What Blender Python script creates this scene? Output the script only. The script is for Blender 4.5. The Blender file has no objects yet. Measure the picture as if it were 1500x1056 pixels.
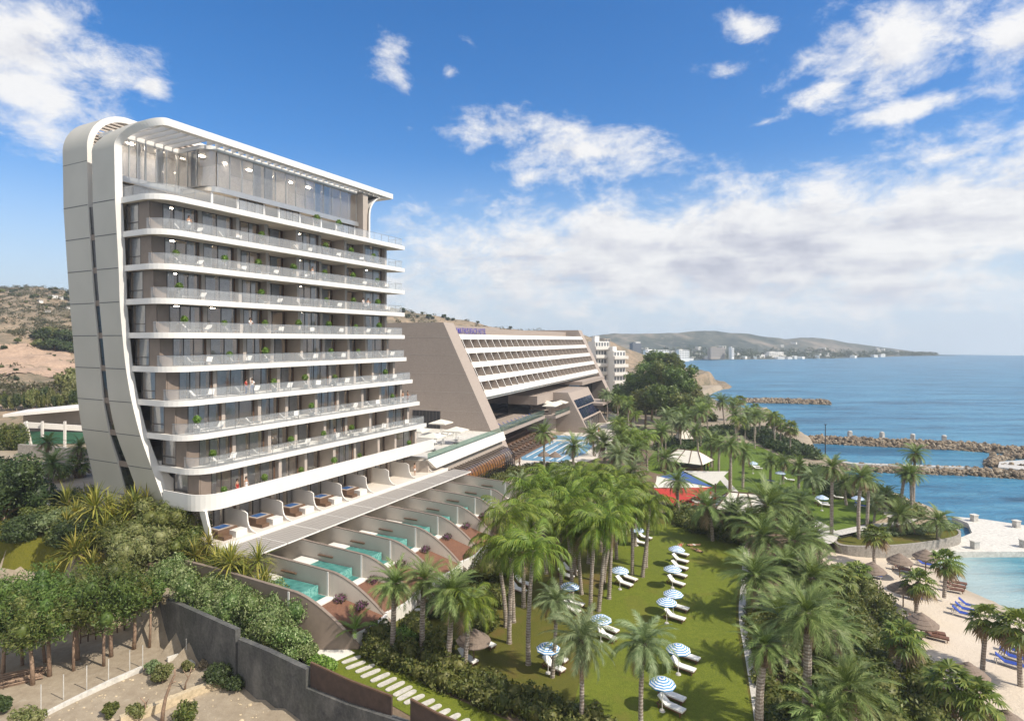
import bpy, bmesh, math, random
import numpy as np
from mathutils import Vector, Matrix
PI = math.pi
R = math.radians
scene = bpy.context.scene
COL = scene.collection
F, CX, HZ, EYE = 890.0, 750.0, 498.0, 28.0     # focal length in photo pixels, centre, eye level, eye height

def at(px, py, z):
    """a pixel of the photo -> the world point at height z"""
    Y = F * (EYE - z) / (py - HZ)
    return Vector(((px - CX) / F * Y, Y, z))
def atY(px, py, Y):
    return Vector(((px - CX) / F * Y, Y, EYE - (py - HZ) / F * Y))
def PX(p):
    return CX + F * p[0] / max(p[1], .1)
def PY(p):
    return HZ - F * (p[2] - EYE) / max(p[1], .1)

# ------------------------------------------------------------------ objects
def tag(o, label=None, cat=None, group=None, kind=None):
    if label: o['label'] = label
    if cat: o['category'] = cat
    if group: o['group'] = group
    if kind: o['kind'] = kind
    return o
def empty(name, loc=(0, 0, 0), rz=0, label=None, cat=None, group=None, s=1.0):
    o = bpy.data.objects.new(name, None)
    COL.objects.link(o)
    o.empty_display_size = .3
    o.location = loc
    o.rotation_euler = (0, 0, rz)
    o.scale = (s, s, s) if not isinstance(s, tuple) else s
    return tag(o, label, cat, group)
def link(name, me, parent=None, loc=None, rz=0):
    o = bpy.data.objects.new(name, me)
    COL.objects.link(o)
    if parent: o.parent = parent
    if loc is not None: o.location = loc
    if rz: o.rotation_euler = (0, 0, rz)
    return o
CHILD = {}
def copy_tree(src, parent=None, loc=None, rz=None, label=None, group=None, s=None):
    c = src.copy()
    COL.objects.link(c)
    c.parent = parent
    if loc is not None: c.location = loc
    if rz is not None: c.rotation_euler = (0, 0, rz)
    if s is not None: c.scale = (s, s, s) if not isinstance(s, tuple) else s
    if label: c['label'] = label
    if group: c['group'] = group
    for ch in list(src.children):
        copy_tree(ch, c)
    return c
def place(proto, loc, rz=0, label=None, group=None, s=None):
    """first call moves the prototype itself, later calls copy it"""
    if not proto.get('_used'):
        proto['_used'] = 1
        proto.location = loc
        proto.rotation_euler = (0, 0, rz)
        if label: proto['label'] = label
        if group: proto['group'] = group
        if s is not None: proto.scale = (s, s, s) if not isinstance(s, tuple) else s
        return proto
    return copy_tree(proto, None, loc, rz, label, group, s)

ORD = ['first', 'second', 'third', 'fourth', 'fifth', 'sixth', 'seventh', 'eighth', 'ninth', 'tenth', 'eleventh',
       'twelfth', 'thirteenth', 'fourteenth', 'fifteenth', 'sixteenth', 'seventeenth', 'eighteenth', 'nineteenth', 'twentieth']
def ordinals(objs, text, key=None):
    """text holds {o}; the things are told apart by their order from the left of the photo"""
    objs = sorted(objs, key=key or (lambda o: PX(o.location)))
    n = len(objs)
    for i, o in enumerate(objs):
        if n == 1: w = 'only'
        elif i == 0: w = 'leftmost'
        elif i == n - 1: w = 'rightmost'
        elif i < 10 or n - i > 10 : w = (ORD[i] if i < 20 else 'number %d' % (i + 1)) + ' from left'
        else: w = ORD[n - 1 - i] + ' from right'
        o['label'] = text.format(o=w)

# ------------------------------------------------------------------ mesh building
class MB:
    def __init__(s):
        s.v, s.f, s.m = [], [], []
    def add(s, vs, fs, mi=0):
        b = len(s.v)
        s.v.extend([tuple(p) for p in vs])
        for f in fs:
            s.f.append(tuple(b + i for i in f)); s.m.append(mi)
    def quad(s, a, b, c, d, mi=0):
        s.add([a, b, c, d], [(0, 1, 2, 3)], mi)
    def box(s, x0, x1, y0, y1, z0, z1, mi=0):
        s.add([(x0, y0, z0), (x1, y0, z0), (x1, y1, z0), (x0, y1, z0), (x0, y0, z1), (x1, y0, z1), (x1, y1, z1), (x0, y1, z1)],
              [(3, 2, 1, 0), (4, 5, 6, 7), (0, 1, 5, 4), (1, 2, 6, 5), (2, 3, 7, 6), (3, 0, 4, 7)], mi)
    def bar(s, p, q, w, h, mi=0, up=(0, 0, 1)):
        p, q = Vector(p), Vector(q)
        d = (q - p)
        if d.length < 1e-6: return
        d.normalize()
        upv = Vector(up)
        if abs(d.dot(upv)) > .98: upv = Vector((1, 0, 0))
        sx = d.cross(upv).normalized() * (w / 2)
        sz = sx.cross(d).normalized() * (h / 2)
        vs = []
        for c in (p, q):
            vs += [c - sx - sz, c + sx - sz, c + sx + sz, c - sx + sz]
        s.add(vs, [(3, 2, 1, 0), (4, 5, 6, 7), (0, 1, 5, 4), (1, 2, 6, 5), (2, 3, 7, 6), (3, 0, 4, 7)], mi)
    def prism(s, poly, z0, z1, mi=0, side=None):
        n = len(poly)
        a = sum(poly[i][0] * poly[(i + 1) % n][1] - poly[(i + 1) % n][0] * poly[i][1] for i in range(n))
        if a < 0: poly = poly[::-1]
        zz = z1 if hasattr(z1, '__len__') else None
        vs = [(p[0], p[1], z0) for p in poly] + [(p[0], p[1], z1) for p in poly]
        s.add(vs, [tuple(range(n - 1, -1, -1)), tuple(range(n, 2 * n))], mi)
        s.add(vs, [(i, (i + 1) % n, n + (i + 1) % n, n + i) for i in range(n)], mi if side is None else side)
    def vprism(s, poly, o, ax, th, mi=0):
        """polygon of (a, z) in the vertical plane through o along ax, extruded th sideways (both sides th/2)"""
        ax = Vector((ax[0], ax[1], 0)).normalized()
        nx = Vector((-ax.y, ax.x, 0)) * (th / 2)
        o = Vector(o)
        n = len(poly)
        P = [o + ax * a + Vector((0, 0, z)) for a, z in poly]
        vs = [p - nx for p in P] + [p + nx for p in P]
        s.add(vs, [tuple(range(n)), tuple(range(2 * n - 1, n - 1, -1))] + [(i, n + i, n + (i + 1) % n, (i + 1) % n) for i in range(n)], mi)
    def tube(s, pts, rad, n=8, mi=0, cap=True):
        pts = [Vector(p) for p in pts]
        k = len(pts)
        if not hasattr(rad, '__len__'): rad = [rad] * k
        b = len(s.v)
        ref = Vector((0.123, 1, .05)).normalized()
        for i, p in enumerate(pts):
            d = (pts[min(i + 1, k - 1)] - pts[max(i - 1, 0)]).normalized()
            if abs(d.dot(ref)) > .95: ref = Vector((1, 0, .1)).normalized()
            x = d.cross(ref).normalized(); y = d.cross(x)
            for j in range(n):
                a = 2 * PI * j / n
                s.v.append(tuple(p + (x * math.cos(a) + y * math.sin(a)) * rad[i]))
        for i in range(k - 1):
            for j in range(n):
                s.f.append((b + i * n + j, b + i * n + (j + 1) % n, b + (i + 1) * n + (j + 1) % n, b + (i + 1) * n + j)); s.m.append(mi)
        if cap:
            s.f.append(tuple(b + j for j in range(n - 1, -1, -1))); s.m.append(mi)
            s.f.append(tuple(b + (k - 1) * n + j for j in range(n))); s.m.append(mi)
    def lathe(s, prof, n=16, c=(0, 0, 0), mi=0, mif=None, rfun=None):
        b = len(s.v)
        for r, z in prof:
            for j in range(n):
                a = 2 * PI * j / n
                rr = r * (rfun(j, n) if rfun else 1)
                s.v.append((c[0] + rr * math.cos(a), c[1] + rr * math.sin(a), c[2] + z))
        for i in range(len(prof) - 1):
            for j in range(n):
                s.f.append((b + i * n + j, b + i * n + (j + 1) % n, b + (i + 1) * n + (j + 1) % n, b + (i + 1) * n + j))
                s.m.append(mif(i, j) if mif else mi)
    def mesh(s, name, mats, smooth=False):
        me = bpy.data.meshes.new(name)
        me.from_pydata(s.v, [], s.f)
        for m in (mats if isinstance(mats, (list, tuple)) else [mats]): me.materials.append(m)
        if len(s.m) and len(me.polygons) == len(s.m) and max(s.m) > 0:
            me.polygons.foreach_set('material_index', s.m)
        if smooth and s.m: me.polygons.foreach_set('use_smooth', [True] * len(me.polygons))
        me.update()
        return me
    def build(s, name, mats, parent=None, smooth=False, loc=None, rz=0):
        if not s.f: return None
        return link(name, s.mesh(name, mats, smooth), parent, loc, rz)

def np_mesh(name, V, Fq, mats, mi=None, smooth=False):
    """V (n,3) and quads Fq (k,4) as arrays"""
    me = bpy.data.meshes.new(name)
    V = np.asarray(V, dtype=np.float32); Fq = np.asarray(Fq, dtype=np.int32)
    k = len(Fq)
    me.vertices.add(len(V)); me.vertices.foreach_set('co', V.ravel())
    me.loops.add(k * 4); me.loops.foreach_set('vertex_index', Fq.ravel())
    me.polygons.add(k)
    me.polygons.foreach_set('loop_start', np.arange(0, k * 4, 4, dtype=np.int32))
    me.polygons.foreach_set('loop_total', np.full(k, 4, dtype=np.int32))
    for m in (mats if isinstance(mats, (list, tuple)) else [mats]): me.materials.append(m)
    if mi is not None: me.polygons.foreach_set('material_index', np.asarray(mi, dtype=np.int32))
    if smooth: me.polygons.foreach_set('use_smooth', np.ones(k, dtype=bool))
    me.update(calc_edges=True)
    me.validate()
    return me
def grid_mesh(name, X, Y, Z, mat, keep=None, smooth=True):
    ny, nx = X.shape
    V = np.stack([X, Y, Z], -1).reshape(-1, 3)
    i = np.arange(ny * nx).reshape(ny, nx)
    Q = np.stack([i[:-1, :-1], i[:-1, 1:], i[1:, 1:], i[1:, :-1]], -1).reshape(-1, 4)
    if keep is not None: Q = Q[keep.reshape(-1)]
    return np_mesh(name, V, Q, mat, smooth=smooth)
def spline(P, n):
    """Catmull-Rom through rows of P, n samples per span"""
    P = np.asarray(P, float)
    out = []
    for i in range(len(P) - 1):
        a, b, c, d = P[max(i - 1, 0)], P[i], P[i + 1], P[min(i + 2, len(P) - 1)]
        for j in range(n):
            t = j / n
            out.append(.5 * ((2 * b) + (c - a) * t + (2 * a - 5 * b + 4 * c - d) * t * t + (3 * b - a - 3 * c + d) * t ** 3))
    out.append(P[-1])
    return np.array(out)
def inpoly(x, y, poly):
    x = np.asarray(x, float); y = np.asarray(y, float)
    ins = np.zeros(x.shape, bool)
    n = len(poly)
    for i in range(n):
        x0, y0 = poly[i][:2]; x1, y1 = poly[(i + 1) % n][:2]
        c = ((y0 > y) != (y1 > y)) & (x < (x1 - x0) * (y - y0) / ((y1 - y0) or 1e-9) + x0)
        ins ^= c
    return ins
def distpoly(x, y, poly, closed=True):
    x = np.asarray(x, float); y = np.asarray(y, float)
    d = np.full(x.shape, 1e9)
    n = len(poly)
    for i in range(n if closed else n - 1):
        x0, y0 = poly[i][:2]; x1, y1 = poly[(i + 1) % n][:2]
        dx, dy = x1 - x0, y1 - y0
        t = np.clip(((x - x0) * dx + (y - y0) * dy) / (dx * dx + dy * dy + 1e-9), 0, 1)
        d = np.minimum(d, np.hypot(x - x0 - t * dx, y - y0 - t * dy))
    return d
def sstep(t):
    t = np.clip(t, 0, 1); return t * t * (3 - 2 * t)
def pnoise(x, y, seed=0, octs=4, base=1.0):
    """cheap smooth value noise for terrain"""
    rng = np.random.RandomState(seed)
    out = np.zeros(np.shape(x)); amp = 1.0; fr = base
    for o in range(octs):
        T = rng.rand(64, 64)
        xs, ys = np.asarray(x) * fr + 1000 + o * 17.3, np.asarray(y) * fr + 1000 + o * 9.1
        xi, yi = np.floor(xs).astype(int), np.floor(ys).astype(int)
        fx, fy = sstep(xs - xi), sstep(ys - yi)
        a, b, c, d = T[yi % 64, xi % 64], T[yi % 64, (xi + 1) % 64], T[(yi + 1) % 64, xi % 64], T[(yi + 1) % 64, (xi + 1) % 64]
        out += amp * ((a * (1 - fx) + b * fx) * (1 - fy) + (c * (1 - fx) + d * fx) * fy - .5)
        amp *= .5; fr *= 2
    return out

# ------------------------------------------------------------------ materials
class NT:
    def __init__(s, name):
        s.mat = bpy.data.materials.new(name); s.mat.use_nodes = True
        s.t = s.mat.node_tree; s.t.nodes.clear()
        s.out = s.t.nodes.new('ShaderNodeOutputMaterial')
    def n(s, typ, **kw):
        nd = s.t.nodes.new('ShaderNode' + typ)
        for k, v in kw.items():
            if k in nd.inputs: nd.inputs[k].default_value = v
            else: setattr(nd, k, v)
        return nd
    def l(s, a, b): s.t.links.new(a, b)
    def bsdf(s, **kw):
        b = s.n('BsdfPrincipled')
        for k, v in kw.items(): b.inputs[k.replace('_', ' ')].default_value = v
        s.l(b.outputs[0], s.out.inputs[0])
        return b
    def noise(s, scale, detail=4, rough=.55, vec=None, dist=0):
        nd = s.n('TexNoise', Scale=scale, Detail=detail, Roughness=rough, Distortion=dist)
        if vec is not None: s.l(vec, nd.inputs['Vector'])
        return nd
    def ramp(s, fac, stops):
        nd = s.n('ValToRGB')
        el = nd.color_ramp.elements
        while len(el) < len(stops): el.new(.5)
        for e, (p, c) in zip(el, stops):
            e.position = p; e.color = (c[0], c[1], c[2], 1)
        s.l(fac, nd.inputs[0])
        return nd
    def mix(s, fac, a, b, mode='MIX'):
        nd = s.n('Mix', data_type='RGBA', blend_type=mode)
        for sock, v in ((nd.inputs[0], fac), (nd.inputs[6], a), (nd.inputs[7], b)):
            if isinstance(v, (int, float)): sock.default_value = v
            elif isinstance(v, (tuple, list)): sock.default_value = (v[0], v[1], v[2], 1)
            else: s.l(v, sock)
        return nd.outputs[2]
    def math(s, op, a, b=0.0, c=None):
        nd = s.n('Math', operation=op)
        for i, v in enumerate((a, b, c)):
            if v is None: continue
            if isinstance(v, (int, float)): nd.inputs[i].default_value = v
            else: s.l(v, nd.inputs[i])
        return nd.outputs[0]
    def bump(s, h, strength, dist, b):
        nd = s.n('Bump', Strength=strength, Distance=dist)
        s.l(h, nd.inputs['Height']); s.l(nd.outputs[0], b.inputs['Normal'])
    def coord(s, kind='Object'):
        return s.n('TexCoord').outputs[kind]
    def pos(s):
        return s.n('NewGeometry').outputs['Position']

M = {}
def plain(name, c, rough=.6, var=.12, scale=1.5, bump=0, bscale=8, metal=0, spec=.5, fine=0):
    """a base colour with soft blotches and, where asked, a fine grain and bump"""
    t = NT(name); b = t.bsdf(Roughness=rough, Metallic=metal)
    b.inputs['Specular IOR Level'].default_value = spec
    P = t.pos()
    nz = t.noise(scale, 5, .6, P)
    lo = [x * (1 - var) for x in c]; hi = [min(x * (1 + var), 1) for x in c]
    col = t.ramp(nz.outputs[0], [(.3, lo), (.7, hi)]).outputs[0]
    if fine:
        n2 = t.noise(fine, 3, .7, P)
        col = t.mix(.6, col, t.ramp(n2.outputs[0], [(.35, [x * .72 for x in c]), (.65, [min(1, x * 1.25) for x in c])]).outputs[0])
    t.l(col, b.inputs['Base Color'])
    if bump:
        t.bump(t.noise(bscale, 5, .6, P).outputs[0], bump, .05, b)
    M[name] = t.mat
    return t.mat
def leafmat(name, cols, trans=.25, rough=.5, spec=.35):
    """leaves: each leaf draws its own tint; thin leaves let some light through"""
    t = NT(name)
    g = t.n('NewGeometry')
    oi = t.n('ObjectInfo')
    st = [(i / (len(cols) - 1), c) for i, c in enumerate(cols)]
    c1 = t.ramp(g.outputs['Random Per Island'], st).outputs[0]
    nz = t.noise(.35, 2, .5, g.outputs['Position'])
    hs = t.n('HueSaturation')
    t.l(c1, hs.inputs['Color'])
    t.l(t.math('ADD', .488, t.math('MULTIPLY', oi.outputs['Random'], .02)), hs.inputs['Hue'])
    t.l(t.math('ADD', .72, t.math('ADD', t.math('MULTIPLY', oi.outputs['Random'], .2), t.math('MULTIPLY', nz.outputs[0], .4))), hs.inputs['Value'])
    b = t.n('BsdfPrincipled', Roughness=rough)
    b.inputs['Specular IOR Level'].default_value = spec
    t.l(hs.outputs[0], b.inputs['Base Color'])
    tr = t.n('BsdfTranslucent')
    t.l(t.mix(1.0, hs.outputs[0], (1.25, 1.2, .6), 'MULTIPLY'), tr.inputs['Color'])
    mx = t.n('MixShader', Fac=trans)
    t.l(b.outputs[0], mx.inputs[1]); t.l(tr.outputs[0], mx.inputs[2]); t.l(mx.outputs[0], t.out.inputs[0])
    M[name] = t.mat
    return t.mat
def glassmat(name, tint, opacity, rough=.02, ior=1.45, body=(.05, .07, .09), refl=1.0):
    """sheet glass: see-through body, fresnel reflection, a little body colour"""
    t = NT(name)
    tr = t.n('BsdfTransparent'); tr.inputs[0].default_value = (*tint, 1)
    df = t.n('BsdfDiffuse'); df.inputs[0].default_value = (*body, 1)
    m1 = t.n('MixShader', Fac=opacity); t.l(tr.outputs[0], m1.inputs[1]); t.l(df.outputs[0], m1.inputs[2])
    gl = t.n('BsdfGlossy', Roughness=rough); gl.inputs[0].default_value = (refl, refl, refl, 1)
    fr = t.n('Fresnel', IOR=ior)
    m2 = t.n('MixShader'); t.l(fr.outputs[0], m2.inputs[0]); t.l(m1.outputs[0], m2.inputs[1]); t.l(gl.outputs[0], m2.inputs[2])
    t.l(m2.outputs[0], t.out.inputs[0])
    M[name] = t.mat
    return t.mat
# ------------------------------------------------------------------ palette
plain('white', (.70, .672, .635), .55, .04, .4)
plain('white_trim', (.725, .705, .68), .45, .03, .5)
plain('panel_grey', (.40, .41, .395), .5, .05, .25)
plain('panel_joint', (.12, .12, .12), .7)
plain('soffit', (.62, .57, .50), .7, .04, .5)
plain('taupe', (.42, .365, .32), .75, .08, .6, .1, 6)
plain('wood', (.13, .075, .045), .55, .2, 2.5)
plain('brown_panel', (.21, .165, .135), .6, .1, 1.2)
plain('dark_metal', (.035, .035, .038), .4, .1, 1, metal=.3)
plain('frame_metal', (.10, .09, .085), .4, .1, 1, metal=.3)
plain('interior', (.42, .37, .33), .8, .3, .5)
plain('curtain', (.82, .80, .79), .85, .12, 2.5)
plain('hotel_stone', (.345, .288, .25), .8, .05, .35, .12, 9, fine=6)
plain('concrete', (.46, .45, .43), .85, .12, .5, .2, 4, fine=3)
plain('concrete_pale', (.56, .54, .50), .85, .10, .35, .15, 4, fine=2.5)
plain('deck_stone', (.60, .55, .49), .8, .07, .5, .1, 4)
plain('white_deck', (.70, .68, .64), .7, .05, .6)
plain('rust_fence', (.07, .045, .035), .8, .3, 1.5, .3, 6)
plain('stone_wall', (.50, .41, .28), .9, .3, 2.5, .6, 3, fine=4)
plain('stone_grey', (.29, .27, .245), .9, .3, 2.0, .7, 3, fine=4)
plain('mulch', (.165, .08, .05), .95, .25, 3, .5, 10, fine=8)
plain('soil', (.16, .115, .075), .95, .25, .6, .4, 3, fine=4)
plain('trunk_grey', (.38, .34, .305), .9, .45, 3.2, .5, 8, fine=7)
plain('trunk_brown', (.15, .105, .075), .9, .35, 5, .7, 9, fine=9)
plain('bark', (.27, .185, .13), .9, .3, 4, .6, 7)
plain('cushion', (.76, .75, .72), .8, .03, 2)
plain('teak', (.16, .075, .045), .6, .2, 4)
plain('blue_fabric', (.015, .05, .30), .8, .1, 3)
plain('umb_blue', (.06, .25, .55), .75, .06, 2)
plain('umb_white', (.74, .77, .80), .75, .04, 2)
plain('thatch', (.20, .155, .125), .95, .25, 3, .6, 14, fine=14)
plain('canvas', (.66, .63, .56), .8, .05, 1)
plain('sail_blue', (.05, .11, .30), .75, .06, 1)
plain('sail_red', (.46, .045, .030), .75, .06, 1)
plain('tile_path', (.50, .48, .44), .85, .14, 1.2, .2, 5, fine=4)
plain('solar', (.012, .02, .05), .15, .2, 1)
plain('sign_blue', (.035, .02, .33), .5, .05, 1)
plain('skin', (.40, .23, .15), .6, .1, 5)
plain('hair', (.035, .022, .015), .7, .2, 5)
plain('cloth_white', (.72, .72, .72), .8, .05, 3)
plain('cloth_red', (.45, .04, .035), .8, .1, 3)
plain('cloth_blue', (.05, .12, .35), .8, .1, 3)
plain('cloth_dark', (.03, .03, .035), .8, .1, 3)
plain('cloth_yellow', (.65, .45, .05), .8, .1, 3)
plain('cloth_orange', (.55, .16, .05), .8, .1, 3)
plain('terracotta', (.26, .13, .08), .8, .15, 4)
plain('far_white', (.74, .73, .70), .8, .05, .1)
plain('far_dark', (.12, .13, .15), .6, .1, .1)
plain('far_tan', (.34, .30, .26), .8, .05, .1)
plain('rail_metal', (.42, .43, .44), .35, .05, 1, metal=.6)
plain('amber', (.62, .29, .08), .6, .3, .8)  # orange glow of a lit interior, put into the base colour
plain('shade_mesh', (.33, .315, .315), .8, .04, .6)
plain('green_wall', (.05, .16, .10), .5, .2, .3)

leafmat('leaf_queen', [(.07, .125, .012), (.13, .20, .022), (.23, .28, .04)])
leafmat('leaf_date', [(.085, .14, .035), (.155, .225, .065), (.26, .32, .12)])
leafmat('leaf_fan', [(.06, .10, .018), (.11, .16, .028), (.24, .27, .06)])
leafmat('leaf_dead', [(0.189, 0.131, 0.072), (0.290, 0.217, 0.131)])
leafmat('leaf_hedge', [(.05, .078, .016), (.10, .125, .026), (.18, .185, .055)])
leafmat('leaf_bright', [(0.072, 0.145, 0.022), (0.145, 0.246, 0.043), (0.232, 0.334, 0.072)])
leafmat('leaf_variegated', [(.07, .125, .03), (.15, .215, .065), (.34, .39, .20)])
leafmat('leaf_pine', [(.055, .10, .02), (.09, .15, .03), (.15, .205, .05)])
leafmat('leaf_dark', [(0.029, 0.051, 0.017), (0.051, 0.080, 0.026), (0.080, 0.109, 0.036)])
leafmat('leaf_olive', [(0.109, 0.138, 0.043), (0.174, 0.189, 0.065), (0.232, 0.232, 0.102)])
leafmat('leaf_yucca', [(.09, .12, .02), (.20, .21, .04), (.40, .34, .08)])
leafmat('leaf_flower', [(.15, .055, .12), (.22, .09, .17), (.06, .10, .03), (.07, .11, .03)])
leafmat('leaf_grey', [(.10, .15, .06), (.17, .225, .10), (.27, .32, .17)])
leafmat('leaf_dry', [(0.217, 0.174, 0.116), (0.319, 0.261, 0.174)], .1)
M['stem'] = M['trunk_grey']
def trunk_mat():
    """ringed palm bark: pale scars over darker bark"""
    t = NT('trunk_ringed'); b = t.bsdf(Roughness=.9)
    P = t.coord('Object')
    w = t.n('TexWave', wave_type='BANDS', bands_direction='Z', Scale=1.5, Distortion=3.5, Detail=3.0); w.inputs['Detail Scale'].default_value = 2.2; t.l(P, w.inputs[0])
    n = t.noise(3.5, 5, .7, t.pos()); n2 = t.noise(.7, 2, .5, t.pos())
    f = t.math('ADD', t.math('MULTIPLY', w.outputs['Fac'], .26), t.math('MULTIPLY', n.outputs[0], .8))
    c = t.ramp(f, [(.28, (.085, .065, .05)), (.5, (.27, .23, .195)), (.72, (.50, .465, .42))]).outputs[0]
    c = t.mix(t.math('MULTIPLY', n2.outputs[0], .5), c, (.30, .22, .17))
    t.l(c, b.inputs['Base Color']); t.bump(f, .8, .06, b); M['trunk_ringed'] = t.mat
trunk_mat()
def stained_wall():
    t = NT('old_concrete'); b = t.bsdf(Roughness=.92)
    P = t.pos()
    mp = t.n('Mapping'); mp.inputs['Scale'].default_value = (.9, .9, .42); t.l(P, mp.inputs[0])
    s1 = t.noise(.8, 6, .62, mp.outputs[0], .6); s2 = t.noise(.35, 4, .6, P); s3 = t.noise(5, 4, .7, P)
    c = t.ramp(s1.outputs[0], [(.32, (.035, .037, .040)), (.52, (.085, .085, .083)), (.68, (.17, .165, .155))]).outputs[0]
    c = t.mix(t.ramp(s2.outputs[0], [(.45, (0, 0, 0)), (.7, (.7, .7, .7))]).outputs[0], c, (.055, .062, .05))
    c = t.mix(.25, c, t.ramp(s3.outputs[0], [(.35, (.03, .03, .03)), (.7, (.22, .215, .2))]).outputs[0])
    t.l(c, b.inputs['Base Color']); t.bump(s3.outputs[0], .6, .06, b); M['old_concrete'] = t.mat
stained_wall()

glassmat('pane', (.96, .955, .95), .10, .015, 2.1, (.58, .57, .58))  # pale diffuse body imitates sky reflected in the pane
glassmat('clear_pane', (.97, .97, .97), .12, .015, 2.5, (.70, .71, .73))  # paler body, again standing in for reflected sky
glassmat('rail_glass', (.92, .94, .95), .24, .03, 1.5, (.74, .76, .78))
glassmat('green_glass', (.50, .66, .60), .25, .03, 1.5, (.10, .19, .16))
glassmat('dark_glass', (.30, .32, .35), .30, .02, 1.5, (.03, .035, .045))

def panel_mat():
    t = NT('end_panel'); b = t.bsdf(Roughness=.5)
    P = t.pos()
    n = t.noise(.25, 3, .5, P)
    c = t.ramp(n.outputs[0], [(.3, (.445, .425, .375)), (.7, (.50, .475, .42))]).outputs[0]
    t.l(c, b.inputs['Base Color']); M['end_panel'] = t.mat
panel_mat()

def grass_mat(name, a, b_, c, wear=None):
    t = NT(name); b = t.bsdf(Roughness=.8)
    b.inputs['Specular IOR Level'].default_value = .2
    P = t.pos()
    n1 = t.noise(.16, 4, .6, P); n2 = t.noise(2.2, 4, .7, P); n3 = t.noise(14, 3, .8, P)
    c1 = t.ramp(n1.outputs[0], [(.35, a), (.65, b_)]).outputs[0]
    c2 = t.mix(.55, c1, t.ramp(n2.outputs[0], [(.35, a), (.55, b_), (.75, c)]).outputs[0])
    c3 = t.mix(.45, c2, t.ramp(n3.outputs[0], [(.3, (.02, .035, .006)), (.7, c)]).outputs[0])
    if wear:
        n4 = t.noise(.22, 3, .6, P, 1.0)
        c3 = t.mix(t.ramp(n4.outputs[0], [(.54, (0, 0, 0)), (.70, (.5, .5, .5))]).outputs[0], c3, wear)
    t.l(c3, b.inputs['Base Color'])
    t.bump(n3.outputs[0], .9, .08, b)
    M[name] = t.mat
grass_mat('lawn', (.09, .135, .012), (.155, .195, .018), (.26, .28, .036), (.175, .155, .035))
grass_mat('lawn_brown', (.095, .105, .014), (.13, .13, .02), (.17, .155, .03), (.19, .11, .045))  # browner grass than the green lawn
grass_mat('lawn_far', (.085, .15, .015), (.125, .19, .02), (.17, .235, .03))
grass_mat('lawn_gold', (.11, .12, .012), (.16, .15, .015), (.21, .19, .025), (.16, .08, .03))

def earth_mat():
    t = NT('earth'); b = t.bsdf(Roughness=.95)
    P = t.pos()
    n1 = t.noise(.12, 5, .6, P, .5); n2 = t.noise(1.4, 5, .7, P); n3 = t.noise(7, 3, .7, P)
    c1 = t.ramp(n1.outputs[0], [(.3, (.22, .175, .125)), (.5, (.32, .265, .195)), (.72, (.38, .33, .265))]).outputs[0]
    c2 = t.mix(.5, c1, t.ramp(n2.outputs[0], [(.3, (.19, .145, .10)), (.6, (.33, .275, .205)), (.78, (.45, .41, .35))]).outputs[0])
    c3 = t.mix(t.ramp(n3.outputs[0], [(.66, (0, 0, 0)), (.72, (.75, .75, .75))]).outputs[0], c2, (.58, .54, .47))
    t.l(c3, b.inputs['Base Color']); t.bump(n2.outputs[0], .6, .15, b)
    M['earth'] = t.mat
earth_mat()
def hill_mat():
    t = NT('hillside'); b = t.bsdf(Roughness=.95)
    P = t.pos()
    n1 = t.noise(.03, 6, .6, P, .8); n2 = t.noise(.16, 6, .7, P); n3 = t.noise(.5, 4, .7, P)
    c1 = t.ramp(n1.outputs[0], [(.34, (.11, .10, .06)), (.46, (.25, .19, .13)), (.58, (.40, .28, .19)), (.7, (.14, .125, .08))]).outputs[0]
    c2 = t.mix(.5, c1, t.ramp(n2.outputs[0], [(.35, (.055, .055, .03)), (.52, (.20, .165, .11)), (.7, (.36, .285, .205))]).outputs[0])
    c3 = t.mix(t.ramp(n3.outputs[0], [(.55, (0, 0, 0)), (.63, (.8, .8, .8))]).outputs[0], c2, (.07, .08, .045))
    t.l(c3, b.inputs['Base Color']); t.bump(n2.outputs[0], .5, 1.0, b)
    M['hillside'] = t.mat
    t = NT('mountain'); b = t.bsdf(Roughness=.95)
    P = t.pos()
    n1 = t.noise(.012, 7, .65, P, .5); n2 = t.noise(.07, 5, .7, P)
    c1 = t.ramp(n1.outputs[0], [(.38, (.03, .05, .045)), (.52, (.075, .09, .075)), (.66, (.22, .19, .155))]).outputs[0]
    c2 = t.mix(t.ramp(n2.outputs[0], [(.55, (0, 0, 0)), (.7, (.7, .7, .7))]).outputs[0], c1, (.28, .255, .22))
    t.l(c2, b.inputs['Base Color']); t.bump(n1.outputs[0], .6, 6, b)
    M['mountain'] = t.mat
hill_mat()
def sand_mat():
    t = NT('sand'); b = t.bsdf(Roughness=.95)
    P = t.pos()
    n1 = t.noise(.2, 4, .6, P); n2 = t.noise(3.2, 4, .7, P); n3 = t.noise(9, 3, .6, P)
    c = t.ramp(n1.outputs[0], [(.3, (.53, .45, .36)), (.7, (.60, .52, .43))]).outputs[0]
    c = t.mix(.3, c, t.ramp(n3.outputs[0], [(.3, (.42, .35, .27)), (.7, (.64, .57, .48))]).outputs[0])
    sep = t.n('SeparateXYZ'); t.l(P, sep.inputs[0])
    wet = t.n('MapRange'); wet.inputs[1].default_value = .08; wet.inputs[2].default_value = .28; wet.inputs[3].default_value = .6; wet.inputs[4].default_value = 0
    t.l(sep.outputs[2], wet.inputs[0])
    c = t.mix(wet.outputs[0], c, (.30, .25, .19))
    t.l(c, b.inputs['Base Color'])
    mx = t.math('ADD', n2.outputs[0], t.math('MULTIPLY', n3.outputs[0], .4))
    t.bump(mx, .8, .12, b)
    M['sand'] = t.mat
sand_mat()
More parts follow.
